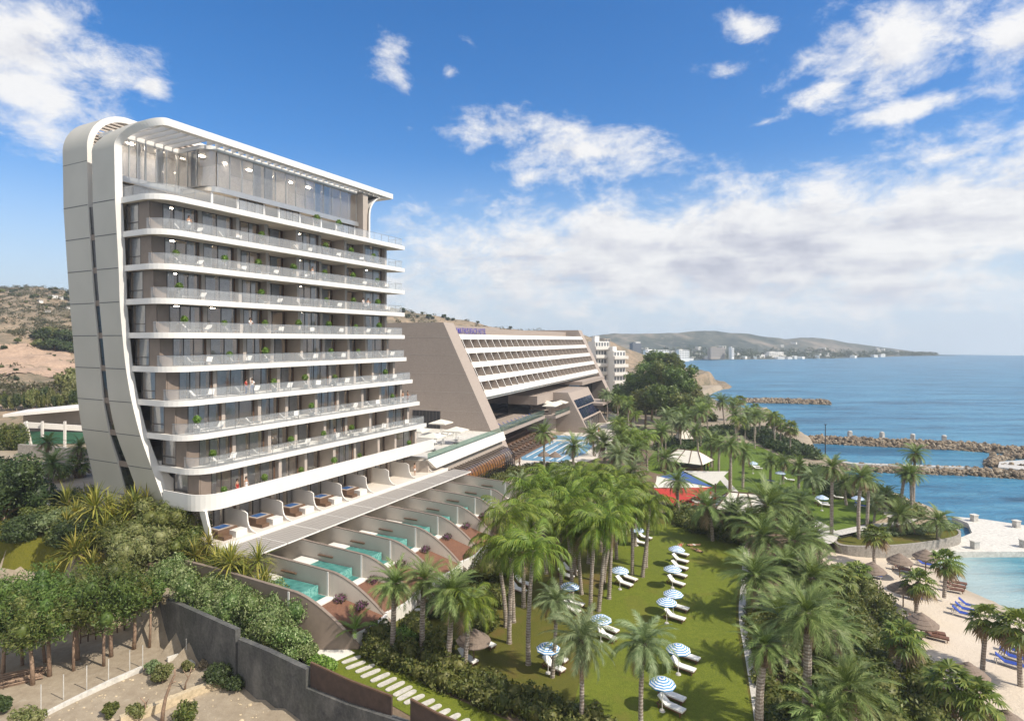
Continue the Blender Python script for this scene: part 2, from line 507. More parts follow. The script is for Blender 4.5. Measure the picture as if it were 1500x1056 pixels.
def water_mat(name, deep, mid, shallow, wave, rough=.12, foam=True, wscale=.35, shore=None):
    t = NT(name); b = t.bsdf(Roughness=rough, IOR=1.33); b.inputs['Specular IOR Level'].default_value = .22
    P = t.pos()
    mp = t.n('Mapping'); mp.inputs['Scale'].default_value = (.6, 1.5, 1); mp.inputs['Rotation'].default_value = (0, 0, R(-14)); t.l(P, mp.inputs[0])
    big = t.noise(.012, 5, .6, mp.outputs[0], .8)
    w1 = t.noise(wscale, 6, .65, mp.outputs[0], .6); w2 = t.noise(wscale * 5, 4, .6, mp.outputs[0], .3)
    c = t.ramp(big.outputs[0], [(.32, deep), (.52, mid), (.72, shallow)]).outputs[0]
    w3 = t.noise(wscale * .28, 5, .6, mp.outputs[0], .5)
    mp2 = t.n('Mapping'); mp2.inputs['Scale'].default_value = (.35, 1.9, 1); mp2.inputs['Rotation'].default_value = (0, 0, R(-8)); t.l(P, mp2.inputs[0])
    w4 = t.noise(wscale * .14, 6, .68, mp2.outputs[0], .4)
    dk = [x * .45 for x in deep]
    c = t.mix(.7, c, t.ramp(w1.outputs[0], [(.36, dk), (.5, mid), (.66, shallow)]).outputs[0])
    c = t.mix(.4, c, t.ramp(w3.outputs[0], [(.34, dk), (.52, mid), (.68, shallow)]).outputs[0])
    c = t.mix(.5, c, t.ramp(w4.outputs[0], [(.39, dk), (.5, mid), (.60, shallow)]).outputs[0])
    if shore:
        a, b2 = shore; nx, ny = -(b2.y - a.y), (b2.x - a.x); ln = math.hypot(nx, ny)
        dt = t.n('VectorMath', operation='DOT_PRODUCT'); t.l(P, dt.inputs[0]); dt.inputs[1].default_value = (nx / ln, ny / ln, 0)
        off = (a.x * nx + a.y * ny) / ln
        mr = t.n('MapRange'); mr.inputs[1].default_value = off - 1.0; mr.inputs[2].default_value = off + 6.0; mr.inputs[3].default_value = .6; mr.inputs[4].default_value = 0
        t.l(t.math('ADD', dt.outputs['Value'], t.math('MULTIPLY', t.math('SUBTRACT', w1.outputs[0], .5), 7.0)), mr.inputs[0])
        c = t.mix(mr.outputs[0], c, (.50, .56, .54))
    if foam:
        cap = t.math('MULTIPLY', t.ramp(w1.outputs[0], [(.66, (0, 0, 0)), (.76, (1, 1, 1))]).outputs[0], t.ramp(w2.outputs[0], [(.5, (0, 0, 0)), (.7, (1, 1, 1))]).outputs[0])
        c = t.mix(t.math('MULTIPLY', cap, .45), c, (.6, .68, .72))
    t.l(c, b.inputs['Base Color'])
    t.bump(t.math('ADD', w1.outputs[0], t.math('MULTIPLY', w2.outputs[0], .35)), wave, 1.2, b)
    M[name] = t.mat
water_mat('sea', (.022, .115, .235), (.045, .195, .34), (.095, .29, .42), .7, .28)
water_mat('lagoon', (.03, .15, .235), (.06, .23, .32), (.17, .37, .43), .3, .15, True, 1.1, (at(1402, 812, 0), at(1500, 889, 0)))
def pool_mat(name, a, b_, scale, line=None):
    t = NT(name); b = t.bsdf(Roughness=.06, IOR=1.33)
    P = t.pos()
    vo = t.n('TexVoronoi', Scale=scale); t.l(P, vo.inputs['Vector'])
    n = t.noise(scale * .5, 3, .6, P)
    c = t.ramp(t.math('ADD', t.math('MULTIPLY', vo.outputs['Distance'], .6), t.math('MULTIPLY', n.outputs[0], .5)), [(.25, a), (.75, b_)]).outputs[0]
    t.l(c, b.inputs['Base Color']); t.bump(n.outputs[0], .15, .1, b)
    M[name] = t.mat
pool_mat('pool_turquoise', (.035, .15, .14), (.09, .27, .245), 1.6)
pool_mat('pool_blue', (.13, .30, .48), (.22, .42, .60), 1.2)
pool_mat('mosaic', (.03, .20, .19), (.22, .46, .42), 5.5)

# ------------------------------------------------------------------ camera, sun, sky
cam = bpy.data.cameras.new('camera')
cam.sensor_fit = 'HORIZONTAL'; cam.sensor_width = 36; cam.lens = 36 * F / 1500
cam.shift_y = -30 / 1500
cam.clip_start = .5; cam.clip_end = 6000
co = bpy.data.objects.new('camera', cam); COL.objects.link(co)
co.location = (0, 0, EYE); co.rotation_euler = (R(90), 0, 0)
scene.camera = co

SUN_EL, SUN_AZ = 47.0, 118.0                  # azimuth clockwise from +Y
sd = Vector((math.sin(R(SUN_AZ)) * math.cos(R(SUN_EL)), math.cos(R(SUN_AZ)) * math.cos(R(SUN_EL)), math.sin(R(SUN_EL))))
sl = bpy.data.lights.new('sun', 'SUN'); sl.energy = 4.7; sl.angle = R(.5); sl.color = (1, .915, .785)
so = bpy.data.objects.new('sun', sl); COL.objects.link(so)
so.location = sd * 100; so.rotation_euler = sd.to_track_quat('Z', 'Y').to_euler()

def azel(px, py):
    return math.atan2(px - CX, F), math.atan2(HZ - py, math.hypot(F, px - CX))
def make_world():
    w = bpy.data.worlds.new('World'); scene.world = w; w.use_nodes = True
    t = NT.__new__(NT); t.t = w.node_tree; t.t.nodes.clear()
    out = t.n('OutputWorld'); bg = t.n('Background', Strength=.15)
    D = t.n('TexCoord').outputs['Generated']
    sep = t.n('SeparateXYZ'); t.l(D, sep.inputs[0])
    zc = t.math('MAXIMUM', sep.outputs[2], .012)           # the far haze goes on below the line of sight
    cmb = t.n('CombineXYZ'); t.l(sep.outputs[0], cmb.inputs[0]); t.l(sep.outputs[1], cmb.inputs[1]); t.l(zc, cmb.inputs[2])
    sky = t.n('TexSky', sky_type='NISHITA', sun_disc=False, sun_elevation=R(SUN_EL), sun_rotation=R(SUN_AZ), altitude=0, air_density=1.0, dust_density=.6, ozone_density=2.5)
    t.l(cmb.outputs[0], sky.inputs[0])
    hs = t.n('HueSaturation', Saturation=1.40, Value=.90); t.l(sky.outputs[0], hs.inputs['Color'])
    hz = t.n('MapRange', interpolation_type='SMOOTHSTEP'); hz.inputs[1].default_value = .30; hz.inputs[2].default_value = -.02; hz.inputs[3].default_value = 0; hz.inputs[4].default_value = .95
    t.l(sep.outputs[2], hz.inputs[0])
    skyc = t.mix(hz.outputs[0], t.mix(1.0, hs.outputs[0], (.86, .90, 1.0), 'MULTIPLY'), (3.6, 4.3, 5.0))
    az = t.math('ARCTAN2', sep.outputs[0], sep.outputs[1])
    el = t.math('ARCSINE', sep.outputs[2])
    pv = t.n('CombineXYZ'); t.l(az, pv.inputs[0]); t.l(t.math('MULTIPLY', el, 1.7), pv.inputs[1])
    n1 = t.noise(10, 14, .66, pv.outputs[0], .2)
    n2 = t.noise(3.0, 3, .5, pv.outputs[0], .2)
    nf = t.math('ADD', t.math('MULTIPLY', t.math('SUBTRACT', n1.outputs[0], .5), 3.0), t.math('MULTIPLY', t.math('SUBTRACT', n2.outputs[0], .5), .9))
    # each cloud: pixel centre, half sizes in pixels, tilt in degrees, thickness
    CL = [(40, 90, 195, 105, 12, 1.15), (222, 128, 62, 26, -20, .75), (575, 90, 52, 42, 40, .85), (658, 106, 24, 24, 0, .62), (688, 62, 36, 16, 10, .6),
          (735, 190, 92, 34, -2, 1.0), (868, 222, 165, 52, 4, .98), (775, 262, 70, 26, -20, .8), (600, 190, 22, 14, 0, .4),
          (1330, 60, 250, 80, -6, .95), (1180, 95, 110, 36, -20, .8), (1095, 40, 60, 24, 20, .75), (1060, 105, 60, 24, 10, .68), (1210, 130, 110, 36, -8, .8), (1470, 60, 140, 80, 0, .9),
          (1330, 160, 170, 24, -8, .85), (1120, 180, 60, 14, -5, .55), (1390, 228, 240, 30, -6, .8),
          (1130, 362, 600, 84, -3, 1.55), (1380, 325, 360, 84, -3, 1.5), (760, 372, 270, 34, -4, 1.0), (1250, 422, 620, 40, 0, .95)]
    cur = None
    for (px, py, rx, ry, rot, th) in CL:
        a0, e0 = azel(px, py)
        ra = rx / F * math.cos(a0) ** 2; re = ry / F * math.cos(a0)
        dx = t.math('SUBTRACT', az, a0); dy = t.math('SUBTRACT', el, e0)
        c, s_ = math.cos(R(-rot)), math.sin(R(-rot))
        u = t.math('DIVIDE', t.math('ADD', t.math('MULTIPLY', dx, c), t.math('MULTIPLY', dy, s_)), ra)
        v = t.math('DIVIDE', t.math('SUBTRACT', t.math('MULTIPLY', dy, c), t.math('MULTIPLY', dx, s_)), re)
        d = t.math('SQRT', t.math('ADD', t.math('MULTIPLY', u, u), t.math('MULTIPLY', v, v)))
        m = t.math('SUBTRACT', th, d)
        cur = m if cur is None else t.math('MAXIMUM', cur, m)
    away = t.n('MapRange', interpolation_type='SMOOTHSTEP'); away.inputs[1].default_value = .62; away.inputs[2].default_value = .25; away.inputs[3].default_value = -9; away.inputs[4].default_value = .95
    t.l(t.math('COSINE', az), away.inputs[0])                # unseen cloud bank added behind and beside the viewer as neutral fill light
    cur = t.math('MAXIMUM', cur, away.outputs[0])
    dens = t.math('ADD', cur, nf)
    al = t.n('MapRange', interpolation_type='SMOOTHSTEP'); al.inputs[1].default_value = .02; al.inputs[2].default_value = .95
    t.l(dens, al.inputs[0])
    # underside shading from a second look at the same vapour, a little towards the sun
    pv2 = t.n('VectorMath', operation='ADD'); t.l(pv.outputs[0], pv2.inputs[0]); pv2.inputs[1].default_value = (.012, .05, 0)
    n3 = t.noise(10, 9, .64, pv2.outputs[0], .2)
    dsh = t.math('ADD', t.math('MULTIPLY', t.math('SUBTRACT', n3.outputs[0], n1.outputs[0]), 2.2), t.math('MULTIPLY', t.math('SUBTRACT', dens, .8), .42))
    mps = t.n('Mapping'); mps.inputs['Scale'].default_value = (1.5, 6.5, 1); t.l(pv.outputs[0], mps.inputs[0])
    n4 = t.noise(2.6, 4, .55, mps.outputs[0], .3)
    low = t.n('MapRange'); low.inputs[1].default_value = .26; low.inputs[2].default_value = .12; t.l(el, low.inputs[0])
    dsh = t.math('ADD', dsh, t.math('MULTIPLY', t.math('SUBTRACT', t.math('MULTIPLY', n4.outputs[0], 2.0), .75), t.math('MULTIPLY', low.outputs[0], 1.1)))
    ccol = t.ramp(dsh, [(.0, (5.6, 5.5, 5.35)), (.3, (4.9, 4.85, 4.85)), (.62, (3.9, 3.9, 4.2)), (1.0, (2.9, 2.95, 3.4))]).outputs[0]
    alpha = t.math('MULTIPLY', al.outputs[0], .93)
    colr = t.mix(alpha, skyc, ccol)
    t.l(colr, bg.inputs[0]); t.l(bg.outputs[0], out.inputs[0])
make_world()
vs = scene.view_settings
scene.display_settings.display_device = 'sRGB'
vs.view_transform = 'Standard'; vs.look = 'None'; vs.gamma = 1; vs.use_curve_mapping = False; vs.exposure = .30
cy = scene.cycles
cy.max_bounces = 9; cy.diffuse_bounces = 5; cy.glossy_bounces = 3; cy.transparent_max_bounces = 16; cy.transmission_bounces = 4; cy.volume_bounces = 0
cy.use_denoising = True; cy.caustics_reflective = False; cy.caustics_refractive = False
# ------------------------------------------------------------------ tower frame of reference
A0 = Vector((-33.98, 59.3, 0)); UX, UY = .457, .8894
TROT = math.atan2(UY, UX)
def TW(u, v, z=0):
    """tower coordinates (along the front, back into the building, height) -> world"""
    return Vector((A0.x + u * UX - v * UY, A0.y + u * UY + v * UX, z))
def TL(x, y):
    dx, dy = x - A0.x, y - A0.y
    return dx * UX + dy * UY, -dx * UY + dy * UX

G = 2.5                                            # garden level
# ------------------------------------------------------------------ coast, ground, sea
coast_px = [(1010, 541), (1040, 543), (1075, 566), (1050, 574), (1035, 582), (1060, 598), (1095, 606), (1128, 604), (1160, 632), (1195, 652), (1204, 676), (1232, 690),
            (1262, 720), (1320, 737), (1352, 755), (1400, 770), (1402, 812), (1408, 838), (1440, 862), (1500, 889), (1600, 934), (1760, 1000), (2100, 1120)]
coast = [at(x, y, 0) for x, y in coast_px]
land = [(p.x, p.y) for p in coast] + [(70, 0), (-400, -10), (-400, 520), (60, 560)]
beach_px = [(1205, 800), (1214, 810), (1271, 812), (1364, 812), (1402, 810), (1440, 830), (1560, 880), (1800, 960), (1700, 1200), (1340, 1200), (1352, 1056), (1335, 985), (1290, 905), (1245, 850)]
beach_poly = [tuple(at(x, y, 1.0))[:2] for x, y in beach_px]
def sdland(x, y):
    d = distpoly(x, y, land)
    return np.where(inpoly(x, y, land), d, -d)
def beachz(x, y):
    return np.clip(.075 * (sdland(x, y) - 1.5), -1.2, 1.25)
wall_line = [at(176, 900, 2), at(243, 940, 2), at(375, 1020, 2), at(600, 1135, 2), at(760, 1215, 2)]
wl2 = [(p.x, p.y) for p in wall_line]
lot_poly = wl2 + [(20, 5), (-200, 5), (-200, wl2[0][1] + 4), (wl2[0][0] - 14, wl2[0][1] + 3)]
planter_poly = [tuple(at(a, b, 2.6))[:2] for a, b in [(1222, 784), (1232, 791), (1270, 793), (1330, 790), (1385, 782), (1406, 776), (1404, 768), (1380, 763), (1320, 764), (1270, 772), (1232, 778)]]
def groundz(x, y):
    x = np.asarray(x, float); y = np.asarray(y, float)
    u = (x - A0.x) * UX + (y - A0.y) * UY; v = -(x - A0.x) * UY + (y - A0.y) * UX
    strip = 5.0 * sstep((v + 17) / 17) * (1 - sstep((u - 1.5) / 3))
    left = 5.6 * sstep((y - 57) / 17) * (1 - sstep((x + 34) / 6))
    back = 5.5 * sstep((v - 8) / 6) * (1 - sstep((u - 43) / 4))
    h = G + np.maximum(np.maximum(strip, left), back)
    lot = inpoly(x, y, lot_poly)
    dl = distpoly(x, y, lot_poly)
    h = np.where(lot, 2.0 + pnoise(x, y, 3, 3, .12) * .25 * np.clip(dl / 3, 0, 1), h)
    sd = sdland(x, y)
    inb = inpoly(x, y, beach_poly); db = distpoly(x, y, beach_poly)
    D = 3.0 + 30 * np.clip((y - 150) / 100, 0, 1) * 0
    z = -2.5 + (h + 2.5) * sstep((sd + 1.0) / D)
    bz = beachz(x, y) - .3
    k = np.where(inb, 1.0, 1 - sstep(db / 5.0))
    k = np.where(y < 110, k, 0)
    z = z * (1 - k) + np.minimum(z, bz) * k
    return np.where(inpoly(x, y, planter_poly) | (distpoly(x, y, planter_poly) < 1.6), np.minimum(z, .6), z)
def make_ground():
    xs = np.arange(-170, 175, 1.5); ys = np.arange(14, 345, 1.5)
    X, Y = np.meshgrid(xs, ys)
    Z = groundz(X, Y)
    me = grid_mesh('ground', X, Y, Z, M['earth'])
    tag(link('ground', me), kind='structure')
make_ground()
def sheet(name, poly, z, mat, th=0, kind='structure'):
    m = MB()
    if th: m.prism([tuple(p)[:2] for p in poly], z - th, z)
    else:
        P = [(p[0], p[1], z) for p in poly]
        a = sum(P[i][0] * P[(i + 1) % len(P)][1] - P[(i + 1) % len(P)][0] * P[i][1] for i in range(len(P)))
        if a < 0: P = P[::-1]
        m.add(P, [tuple(range(len(P)))])
    return tag(m.build(name, M[mat]), kind=kind)
def pxs(pts, z):
    return [at(x, y, z) for x, y in pts]
def smooth_closed(pts, n=4):
    P = [tuple(p)[:2] for p in pts]
    k = len(P)
    out = []
    for i in range(k):
        a, b, c, d = [np.array(P[(i + j - 1) % k]) for j in range(4)]
        for j in range(n):
            t = j / n
            out.append(tuple(.5 * (2 * b + (c - a) * t + (2 * a - 5 * b + 4 * c - d) * t * t + (3 * b - a - 3 * c + d) * t ** 3)))
    return out
def make_sea():
    m = MB()
    n = 96; Rr = 1434
    rings = [0, 60, 120, 200, 320, 480, 700, 1000, Rr]
    vs = []
    for r in rings:
        for j in range(n):
            a = 2 * PI * j / n
            vs.append((r * math.cos(a), r * math.sin(a), 0 if r < Rr else -.0))
    fs = [(i * n + j, i * n + (j + 1) % n, (i + 1) * n + (j + 1) % n, (i + 1) * n + j) for i in range(1, len(rings) - 1) for j in range(n)]
    fs.append(tuple(n + j for j in range(n)))
    m.add(vs, fs)
    tag(m.build('sea', M['sea'], smooth=True), kind='structure')
make_sea()
def make_beach():
    xs = np.arange(20, 110, .8); ys = np.arange(20, 90, .8)
    X, Y = np.meshgrid(xs, ys)
    Z = beachz(X, Y) + pnoise(X, Y, 5, 3, .25) * .12
    sd = sdland(X, Y)
    okv = inpoly(X, Y, beach_poly) | ((distpoly(X, Y, beach_poly) < 6) & (sd > -10))
    keep = okv[:-1, :-1] & okv[1:, 1:] & okv[:-1, 1:] & okv[1:, :-1]
    tag(link('beach_sand', grid_mesh('beach_sand', X, Y, Z, M['sand'], keep)), kind='structure')
    lg = pxs([(1395, 806), (1600, 806), (2600, 806), (2600, 1150), (1500, 1150), (1330, 900), (1380, 806)], .02)
    sheet('lagoon_water', lg, .03, 'lagoon')
make_beach()

# lawns, paths, beds (each sheet a centimetre above the one below)
garden = pxs([(400, 960), (520, 900), (600, 850), (700, 780), (752, 702), (800, 690), (860, 672), (1000, 640), (1180, 690), (1300, 745), (1205, 784), (1195, 800), (1215, 870), (1285, 1010), (1290, 1150), (700, 1150)], G)
sheet('garden_bed', garden, G + .01, 'soil')
lawn_edge = smooth_closed(pxs([(470, 962), (560, 905), (690, 845), (740, 795), (800, 770), (900, 760), (985, 758), (1040, 778), (1090, 800), (1087, 850), (1083, 900), (1092, 960), (1105, 1040), (1118, 1150), (900, 1150), (800, 1070), (640, 985)], G), 4)
sheet('lawn', lawn_edge, G + .02, 'lawn_brown')
sheet('lawn', smooth_closed(pxs([(905, 800), (960, 768), (1030, 778), (1085, 803), (1083, 850), (1078, 900), (1086, 960), (1100, 1040), (1112, 1150), (860, 1150), (840, 1040), (868, 940), (885, 870)], G), 4), G + .03, 'lawn')
sheet('garden_path', smooth_closed(pxs([(1090, 796), (1098, 800), (1095, 850), (1092, 900), (1102, 960), (1117, 1040), (1135, 1150), (1116, 1150), (1103, 1040), (1091, 960), (1082, 900), (1086, 850)], G), 4), G + .04, 'tile_path')
# far lawns towards the sea
sheet('far_lawn', smooth_closed(pxs([(1010, 690), (1040, 655), (1100, 650), (1180, 690), (1240, 720), (1300, 752), (1262, 768), (1210, 780), (1150, 770), (1070, 735)], G), 4), G + .02, 'lawn_far')
sheet('far_lawn', smooth_closed(pxs([(960, 660), (1000, 640), (1060, 640), (1040, 658), (1005, 690), (950, 690)], G), 3), G + .015, 'lawn_far')
sheet('oval_lawn', smooth_closed(pxs([(735, 730), (762, 702), (800, 692), (838, 700), (845, 730), (842, 760), (790, 768), (745, 760)], G), 4), G + .02, 'lawn_far')
sheet('garden_path', pxs([(1238, 714), (1246, 712), (1310, 752), (1345, 760), (1330, 768), (1300, 757)], G), G + .04, 'tile_path')
sheet('garden_path', pxs([(1212, 780), (1265, 769), (1330, 762), (1330, 768), (1268, 776), (1225, 786)], G), G + .045, 'tile_path')
sheet('garden_path', smooth_closed(pxs([(1180, 762), (1215, 778), (1228, 792), (1215, 804), (1196, 795), (1180, 782)], 1.9), 3), G + .05, 'tile_path')
sheet('garden_path', pxs([(1052, 700), (1060, 697), (1083, 722), (1076, 727)], G), G + .045, 'tile_path')
# promenade and sea platform
def prom():
    m = MB()
    poly = pxs([(1212, 805), (1224, 797), (1330, 797), (1402, 789), (1424, 780), (1418, 766), (1394, 756), (1440, 760), (1500, 769), (1620, 786), (1760, 806), (1620, 807), (1409, 808), (1271, 811), (1216, 811)], .75)
    m.prism([tuple(p)[:2] for p in poly], -2.4, .75)
    tag(m.build('promenade', M['concrete_pale']), kind='structure')
prom()
def blocks():
    m = MB(); m.box(-.55, .55, -.45, .45, 0, 1.25); m.box(-.62, .62, -.52, .52, 1.253, 1.4)
    pr = empty('concrete_block', label='x', cat='concrete block', group='concrete blocks on the sea platform')
    m2 = MB(); m2.box(-.56, .56, -.46, .46, 0, 1.22); m2.build('block_body', M['concrete'], pr)
    m3 = MB(); m3.box(-.64, .64, -.54, .54, 1.222, 1.4); m3.build('cap', M['concrete_pale'], pr)
    L = []
    for i, (px, py) in enumerate([(1352, 805), (1428, 803), (1500, 801), (1427, 763), (1489, 772)]):
        L.append(place(pr, at(px, py, .755), .2, s=.72))
    ordinals(L, '{o} of the grey concrete blocks on the pale sea platform')
blocks()
def rocks_mesh(pts, w, h, n, seed, size):
    """a bank of piled boulders along a line, one mesh"""
    rng = random.Random(seed)
    m = MB()
    P = [Vector(p) for p in pts]
    seg = [(P[i + 1] - P[i]).length for i in range(len(P) - 1)]
    tot = sum(seg)
    ico = bmesh.new(); bmesh.ops.create_icosphere(ico, subdivisions=1, radius=1)
    iv = [v.co.copy() for v in ico.verts]; jf = [tuple(v.index for v in f.verts) for f in ico.faces]; ico.free()
    for k in range(n):
        s = rng.random() * tot
        i = 0
        while i < len(seg) - 1 and s > seg[i]: s -= seg[i]; i += 1
        d = (P[i + 1] - P[i]).normalized(); nx = Vector((-d.y, d.x, 0))
        q = rng.uniform(-1, 1)
        c = P[i] + d * s + nx * q * w
        zz = h * (1 - abs(q) ** 1.6) * rng.uniform(.5, 1.0) - .2
        r = size * rng.uniform(.5, 1.25)
        rot = Matrix.Rotation(rng.uniform(0, 6.28), 3, Vector((rng.random(), rng.random(), rng.random() + .1)).normalized())
        sc = Vector((rng.uniform(.8, 1.4), rng.uniform(.6, 1.1), rng.uniform(.5, .85)))
        m.add([Vector((c.x, c.y, zz)) + rot @ Vector((v.x * sc.x * r, v.y * sc.y * r, v.z * sc.z * r)) * rng.uniform(.86, 1.1) for v in iv], jf)
    return m
def rock_mat():
    t = NT('rock'); b = t.bsdf(Roughness=.9); g = t.n('NewGeometry')
    c = t.ramp(g.outputs['Random Per Island'], [(0, (.06, .042, .03)), (.4, (.16, .115, .075)), (.75, (.27, .21, .145)), (1, (.42, .36, .28))]).outputs[0]
    n = t.noise(1.2, 5, .65, g.outputs['Position'])
    sep = t.n('SeparateXYZ'); t.l(g.outputs['Position'], sep.inputs[0])
    wet = t.n('MapRange'); wet.inputs[1].default_value = .1; wet.inputs[2].default_value = .8; wet.inputs[3].default_value = .75; wet.inputs[4].default_value = 0; t.l(sep.outputs[2], wet.inputs[0])
    c = t.mix(wet.outputs[0], c, (.06, .045, .03))
    c = t.mix(.4, c, t.ramp(n.outputs[0], [(.35, (.1, .075, .05)), (.7, (.42, .35, .26))]).outputs[0])
    t.l(c, b.inputs['Base Color']); t.bump(n.outputs[0], .6, .3, b); M['rock'] = t.mat
rock_mat()
def groyne(px, w, h, n, seed, size, label, slab=None):
    o = empty('breakwater', at(px[0][0], px[0][1], 0), label=label, cat='breakwater')
    off = Vector(o.location)
    m = rocks_mesh([at(x, y, 0) - off for x, y in px], w, h, n, seed, size)
    m.build('boulders', M['rock'], o)
    if slab == 'top':
        P = [at(x, y, 0) - off for x, y in px]; P[3] = P[2].lerp(P[3], 1.0); P = P[:4]
        L_ = []; R_ = []
        for i, p in enumerate(P):
            d = (P[min(i + 1, 3)] - P[max(i - 1, 0)]).normalized(); nx = Vector((-d.y, d.x, 0)) * .75; L_.append((p + nx)[:2]); R_.append((p - nx)[:2])
        s = MB(); s.prism(L_ + R_[::-1], .2, h * .95); s.build('concrete_top', M['concrete'], o)
    elif slab:
        s = MB(); s.prism([tuple(at(x, y, h * .9) - off)[:2] for x, y in slab], 0.2, h * .78); s.build('concrete_top', M['concrete'], o)
    return o
groyne([(1186, 647), (1290, 652), (1400, 657), (1520, 667), (1700, 680)], 2.8, 2.0, 2600, 1, .62, 'outer boulder breakwater with small posts, second from the open sea')
groyne([(1218, 683), (1250, 688), (1330, 691), (1420, 694), (1540, 702), (1700, 714)], 2.2, 1.5, 1700, 2, .56, 'inner rock breakwater ending in a flat concrete platform',
       slab='top')
groyne([(1088, 589), (1150, 590), (1214, 592)], 3.4, 1.9, 900, 3, .85, 'farthest pale rock breakwater in open blue water')
groyne([(1452, 684), (1500, 689), (1560, 692), (1560, 676), (1500, 671), (1458, 673), (1452, 684)], 1.4, 1.3, 420, 4, .7, 'rock edged flat concrete jetty beyond the inner breakwater',
       slab=[(1462, 683), (1500, 687), (1570, 690), (1570, 678), (1500, 672.5), (1464, 675)])
def groyne_posts():
    pr = empty('marker_post', label='x', cat='post', group='concrete posts on the outer breakwater')
    m = MB(); m.box(-.6, .6, -.6, .6, -.6, 1.3); m.build('post_body', M['concrete'], pr)
    m = MB(); m.lathe([(.01, 1.9), (.55, 1.75), (.75, 1.45), (.7, 1.3)], 10); m.build('cap', M['concrete'], pr)
    L = [place(pr, at(px, py, 1.5), i * .4, s=.8) for i, (px, py) in enumerate([(1245, 638.5), (1292, 640), (1337, 643), (1383, 645)])]
    ordinals(L, '{o} grey concrete post along the outer boulder breakwater')
    o = empty('lamp_post', at(1209, 660, 1.5), label='thin dark lamp post where outer breakwater meets the garden', cat='lamp post')
    m = MB(); m.tube([(0, 0, -1.5), (0, 0, 6.2)], [.13, .09], 6); m.build('pole', M['dark_metal'], o)
    m = MB(); m.box(-.3, .3, -.12, .12, 6.2, 6.35); m.build('lamp_head', M['dark_metal'], o)
groyne_posts()
def planter():
    top = smooth_closed(pxs([(1222, 784), (1232, 791), (1270, 793), (1330, 790), (1385, 782), (1406, 776), (1404, 768), (1380, 763), (1320, 764), (1270, 772), (1232, 778)], 2.6), 3)
    o = empty('raised_planter', (0, 0, 0), label='long curved grey stone planter wall beside the beach promenade', cat='planter')
    cx = sum(p[0] for p in top) / len(top); cyy = sum(p[1] for p in top) / len(top)
    o.location = (cx, cyy, .92)
    loc = [(p[0] - cx, p[1] - cyy) for p in top]
    inn = [(x * .955, y * .90) for x, y in loc]
    m = MB(); n = len(loc)
    for i in range(n):
        j = (i + 1) % n
        a, b, c, d = loc[i], loc[j], inn[j], inn[i]
        m.quad((*a, -.75), (*b, -.75), (*b, 1.05), (*a, 1.05)); m.quad((*a, 1.05), (*b, 1.05), (*c, 1.05), (*d, 1.05)); m.quad((*d, 1.05), (*c, 1.05), (*c, .7), (*d, .7))
    m.build('stone_wall', M['stone_grey'], o)
    m = MB(); m.add([(*p, .92) for p in inn], [tuple(range(n))]); m.build('soil', M['lawn_brown'], o)
planter()

# ------------------------------------------------------------------ hills and mountains
def interp(x, tab):
    return np.interp(x, [t[0] for t in tab], [t[1] for t in tab])
ridge = [(-500, 408), (-250, 413), (0, 421), (40, 419), (110, 427), (300, 438), (560, 447), (590, 452), (620, 458), (650, 463), (700, 472), (760, 483), (800, 487), (850, 491), (900, 503), (940, 520), (975, 526)]
RY = 420.0
def hillz(px, Y):
    """height of the hillside along the line of sight column px at depth Y"""
    zr = EYE - (interp(px, ridge) - HZ) / F * RY
    ys = np.where(px < 560, 118, np.clip(118 + (px - 560) * 1.6, 118, 300))
    s = np.clip((Y - ys) / (RY - ys), 0, 1)
    base = np.where(px < 470, 7.6, np.clip(7.6 - (px - 470) / 60 * 7.0, .4, 8)) - np.where(s <= 0, .5, 0)
    z = base + (zr - base) * s ** 1.15
    z = z - np.clip((Y - RY) / 60, 0, 1) ** 2 * 25
    x = (px - CX) / F * Y
    z = z + pnoise(x, Y, 8, 5, .022) * 9 * sstep((Y - ys - 12) / 80) * (1 - .75 * sstep((Y - 370) / 50)) * np.clip((950 - px) / 250, .15, 1)
    z = z + pnoise(x, Y, 18, 4, .12) * 1.8 * sstep((Y - ys - 12) / 60)
    # terraced cut of pale earth on the left
    return z
def make_hill():
    pxr = np.linspace(-520, 975, 215); Yr = np.concatenate([np.linspace(116, 300, 70), np.linspace(305, 490, 50)])
    PXg, Yg = np.meshgrid(pxr, Yr)
    Z = hillz(PXg, Yg)
    X = (PXg - CX) / F * Yg
    tag(link('hillside', grid_mesh('hillside', X, Yg, Z, M['hillside'])), kind='structure')
make_hill()
mt = [(800, 500), (850, 495), (872, 491), (900, 487), (930, 488.5), (960, 490), (985, 488), (1005, 484), (1030, 483.5), (1060, 486), (1100, 489), (1130, 494), (1150, 497), (1172, 494), (1190, 494), (1220, 498), (1250, 503), (1280, 507), (1320, 512), (1350, 517), (1376, 522), (1400, 526)]
mb = [(800, 531), (950, 529), (1050, 527), (1150, 526), (1220, 525), (1280, 523.3), (1330, 521.6), (1372, 521.2), (1400, 521.2)]
def mtz(px, s):
    Y0 = 28 * F / (interp(px, mb) - HZ)
    Yr = Y0 + 230
    zr = EYE - (interp(px, mt) - HZ) / F * Yr
    Y = Y0 - 12 + s * 330
    k = np.clip((s * 330 - 12) / 230, -.1, 1)
    x = (px - CX) / F * Y
    prof = np.where(k < .42, k * .28, .1176 + (k - .42) / .58 * .8824)
    z = .6 + (zr - .6) * prof + pnoise(x, Y, 21, 5, .016) * 18 * np.clip(k - .25, 0, 1) * np.clip((1380 - px) / 300, 0, 1) * (1 - .7 * k)
    z = np.where(k < 0, k * 20 - .2, z)
    z = z - np.clip((s * 330 - 242) / 90, 0, 1) * 30
    return x, Y, z
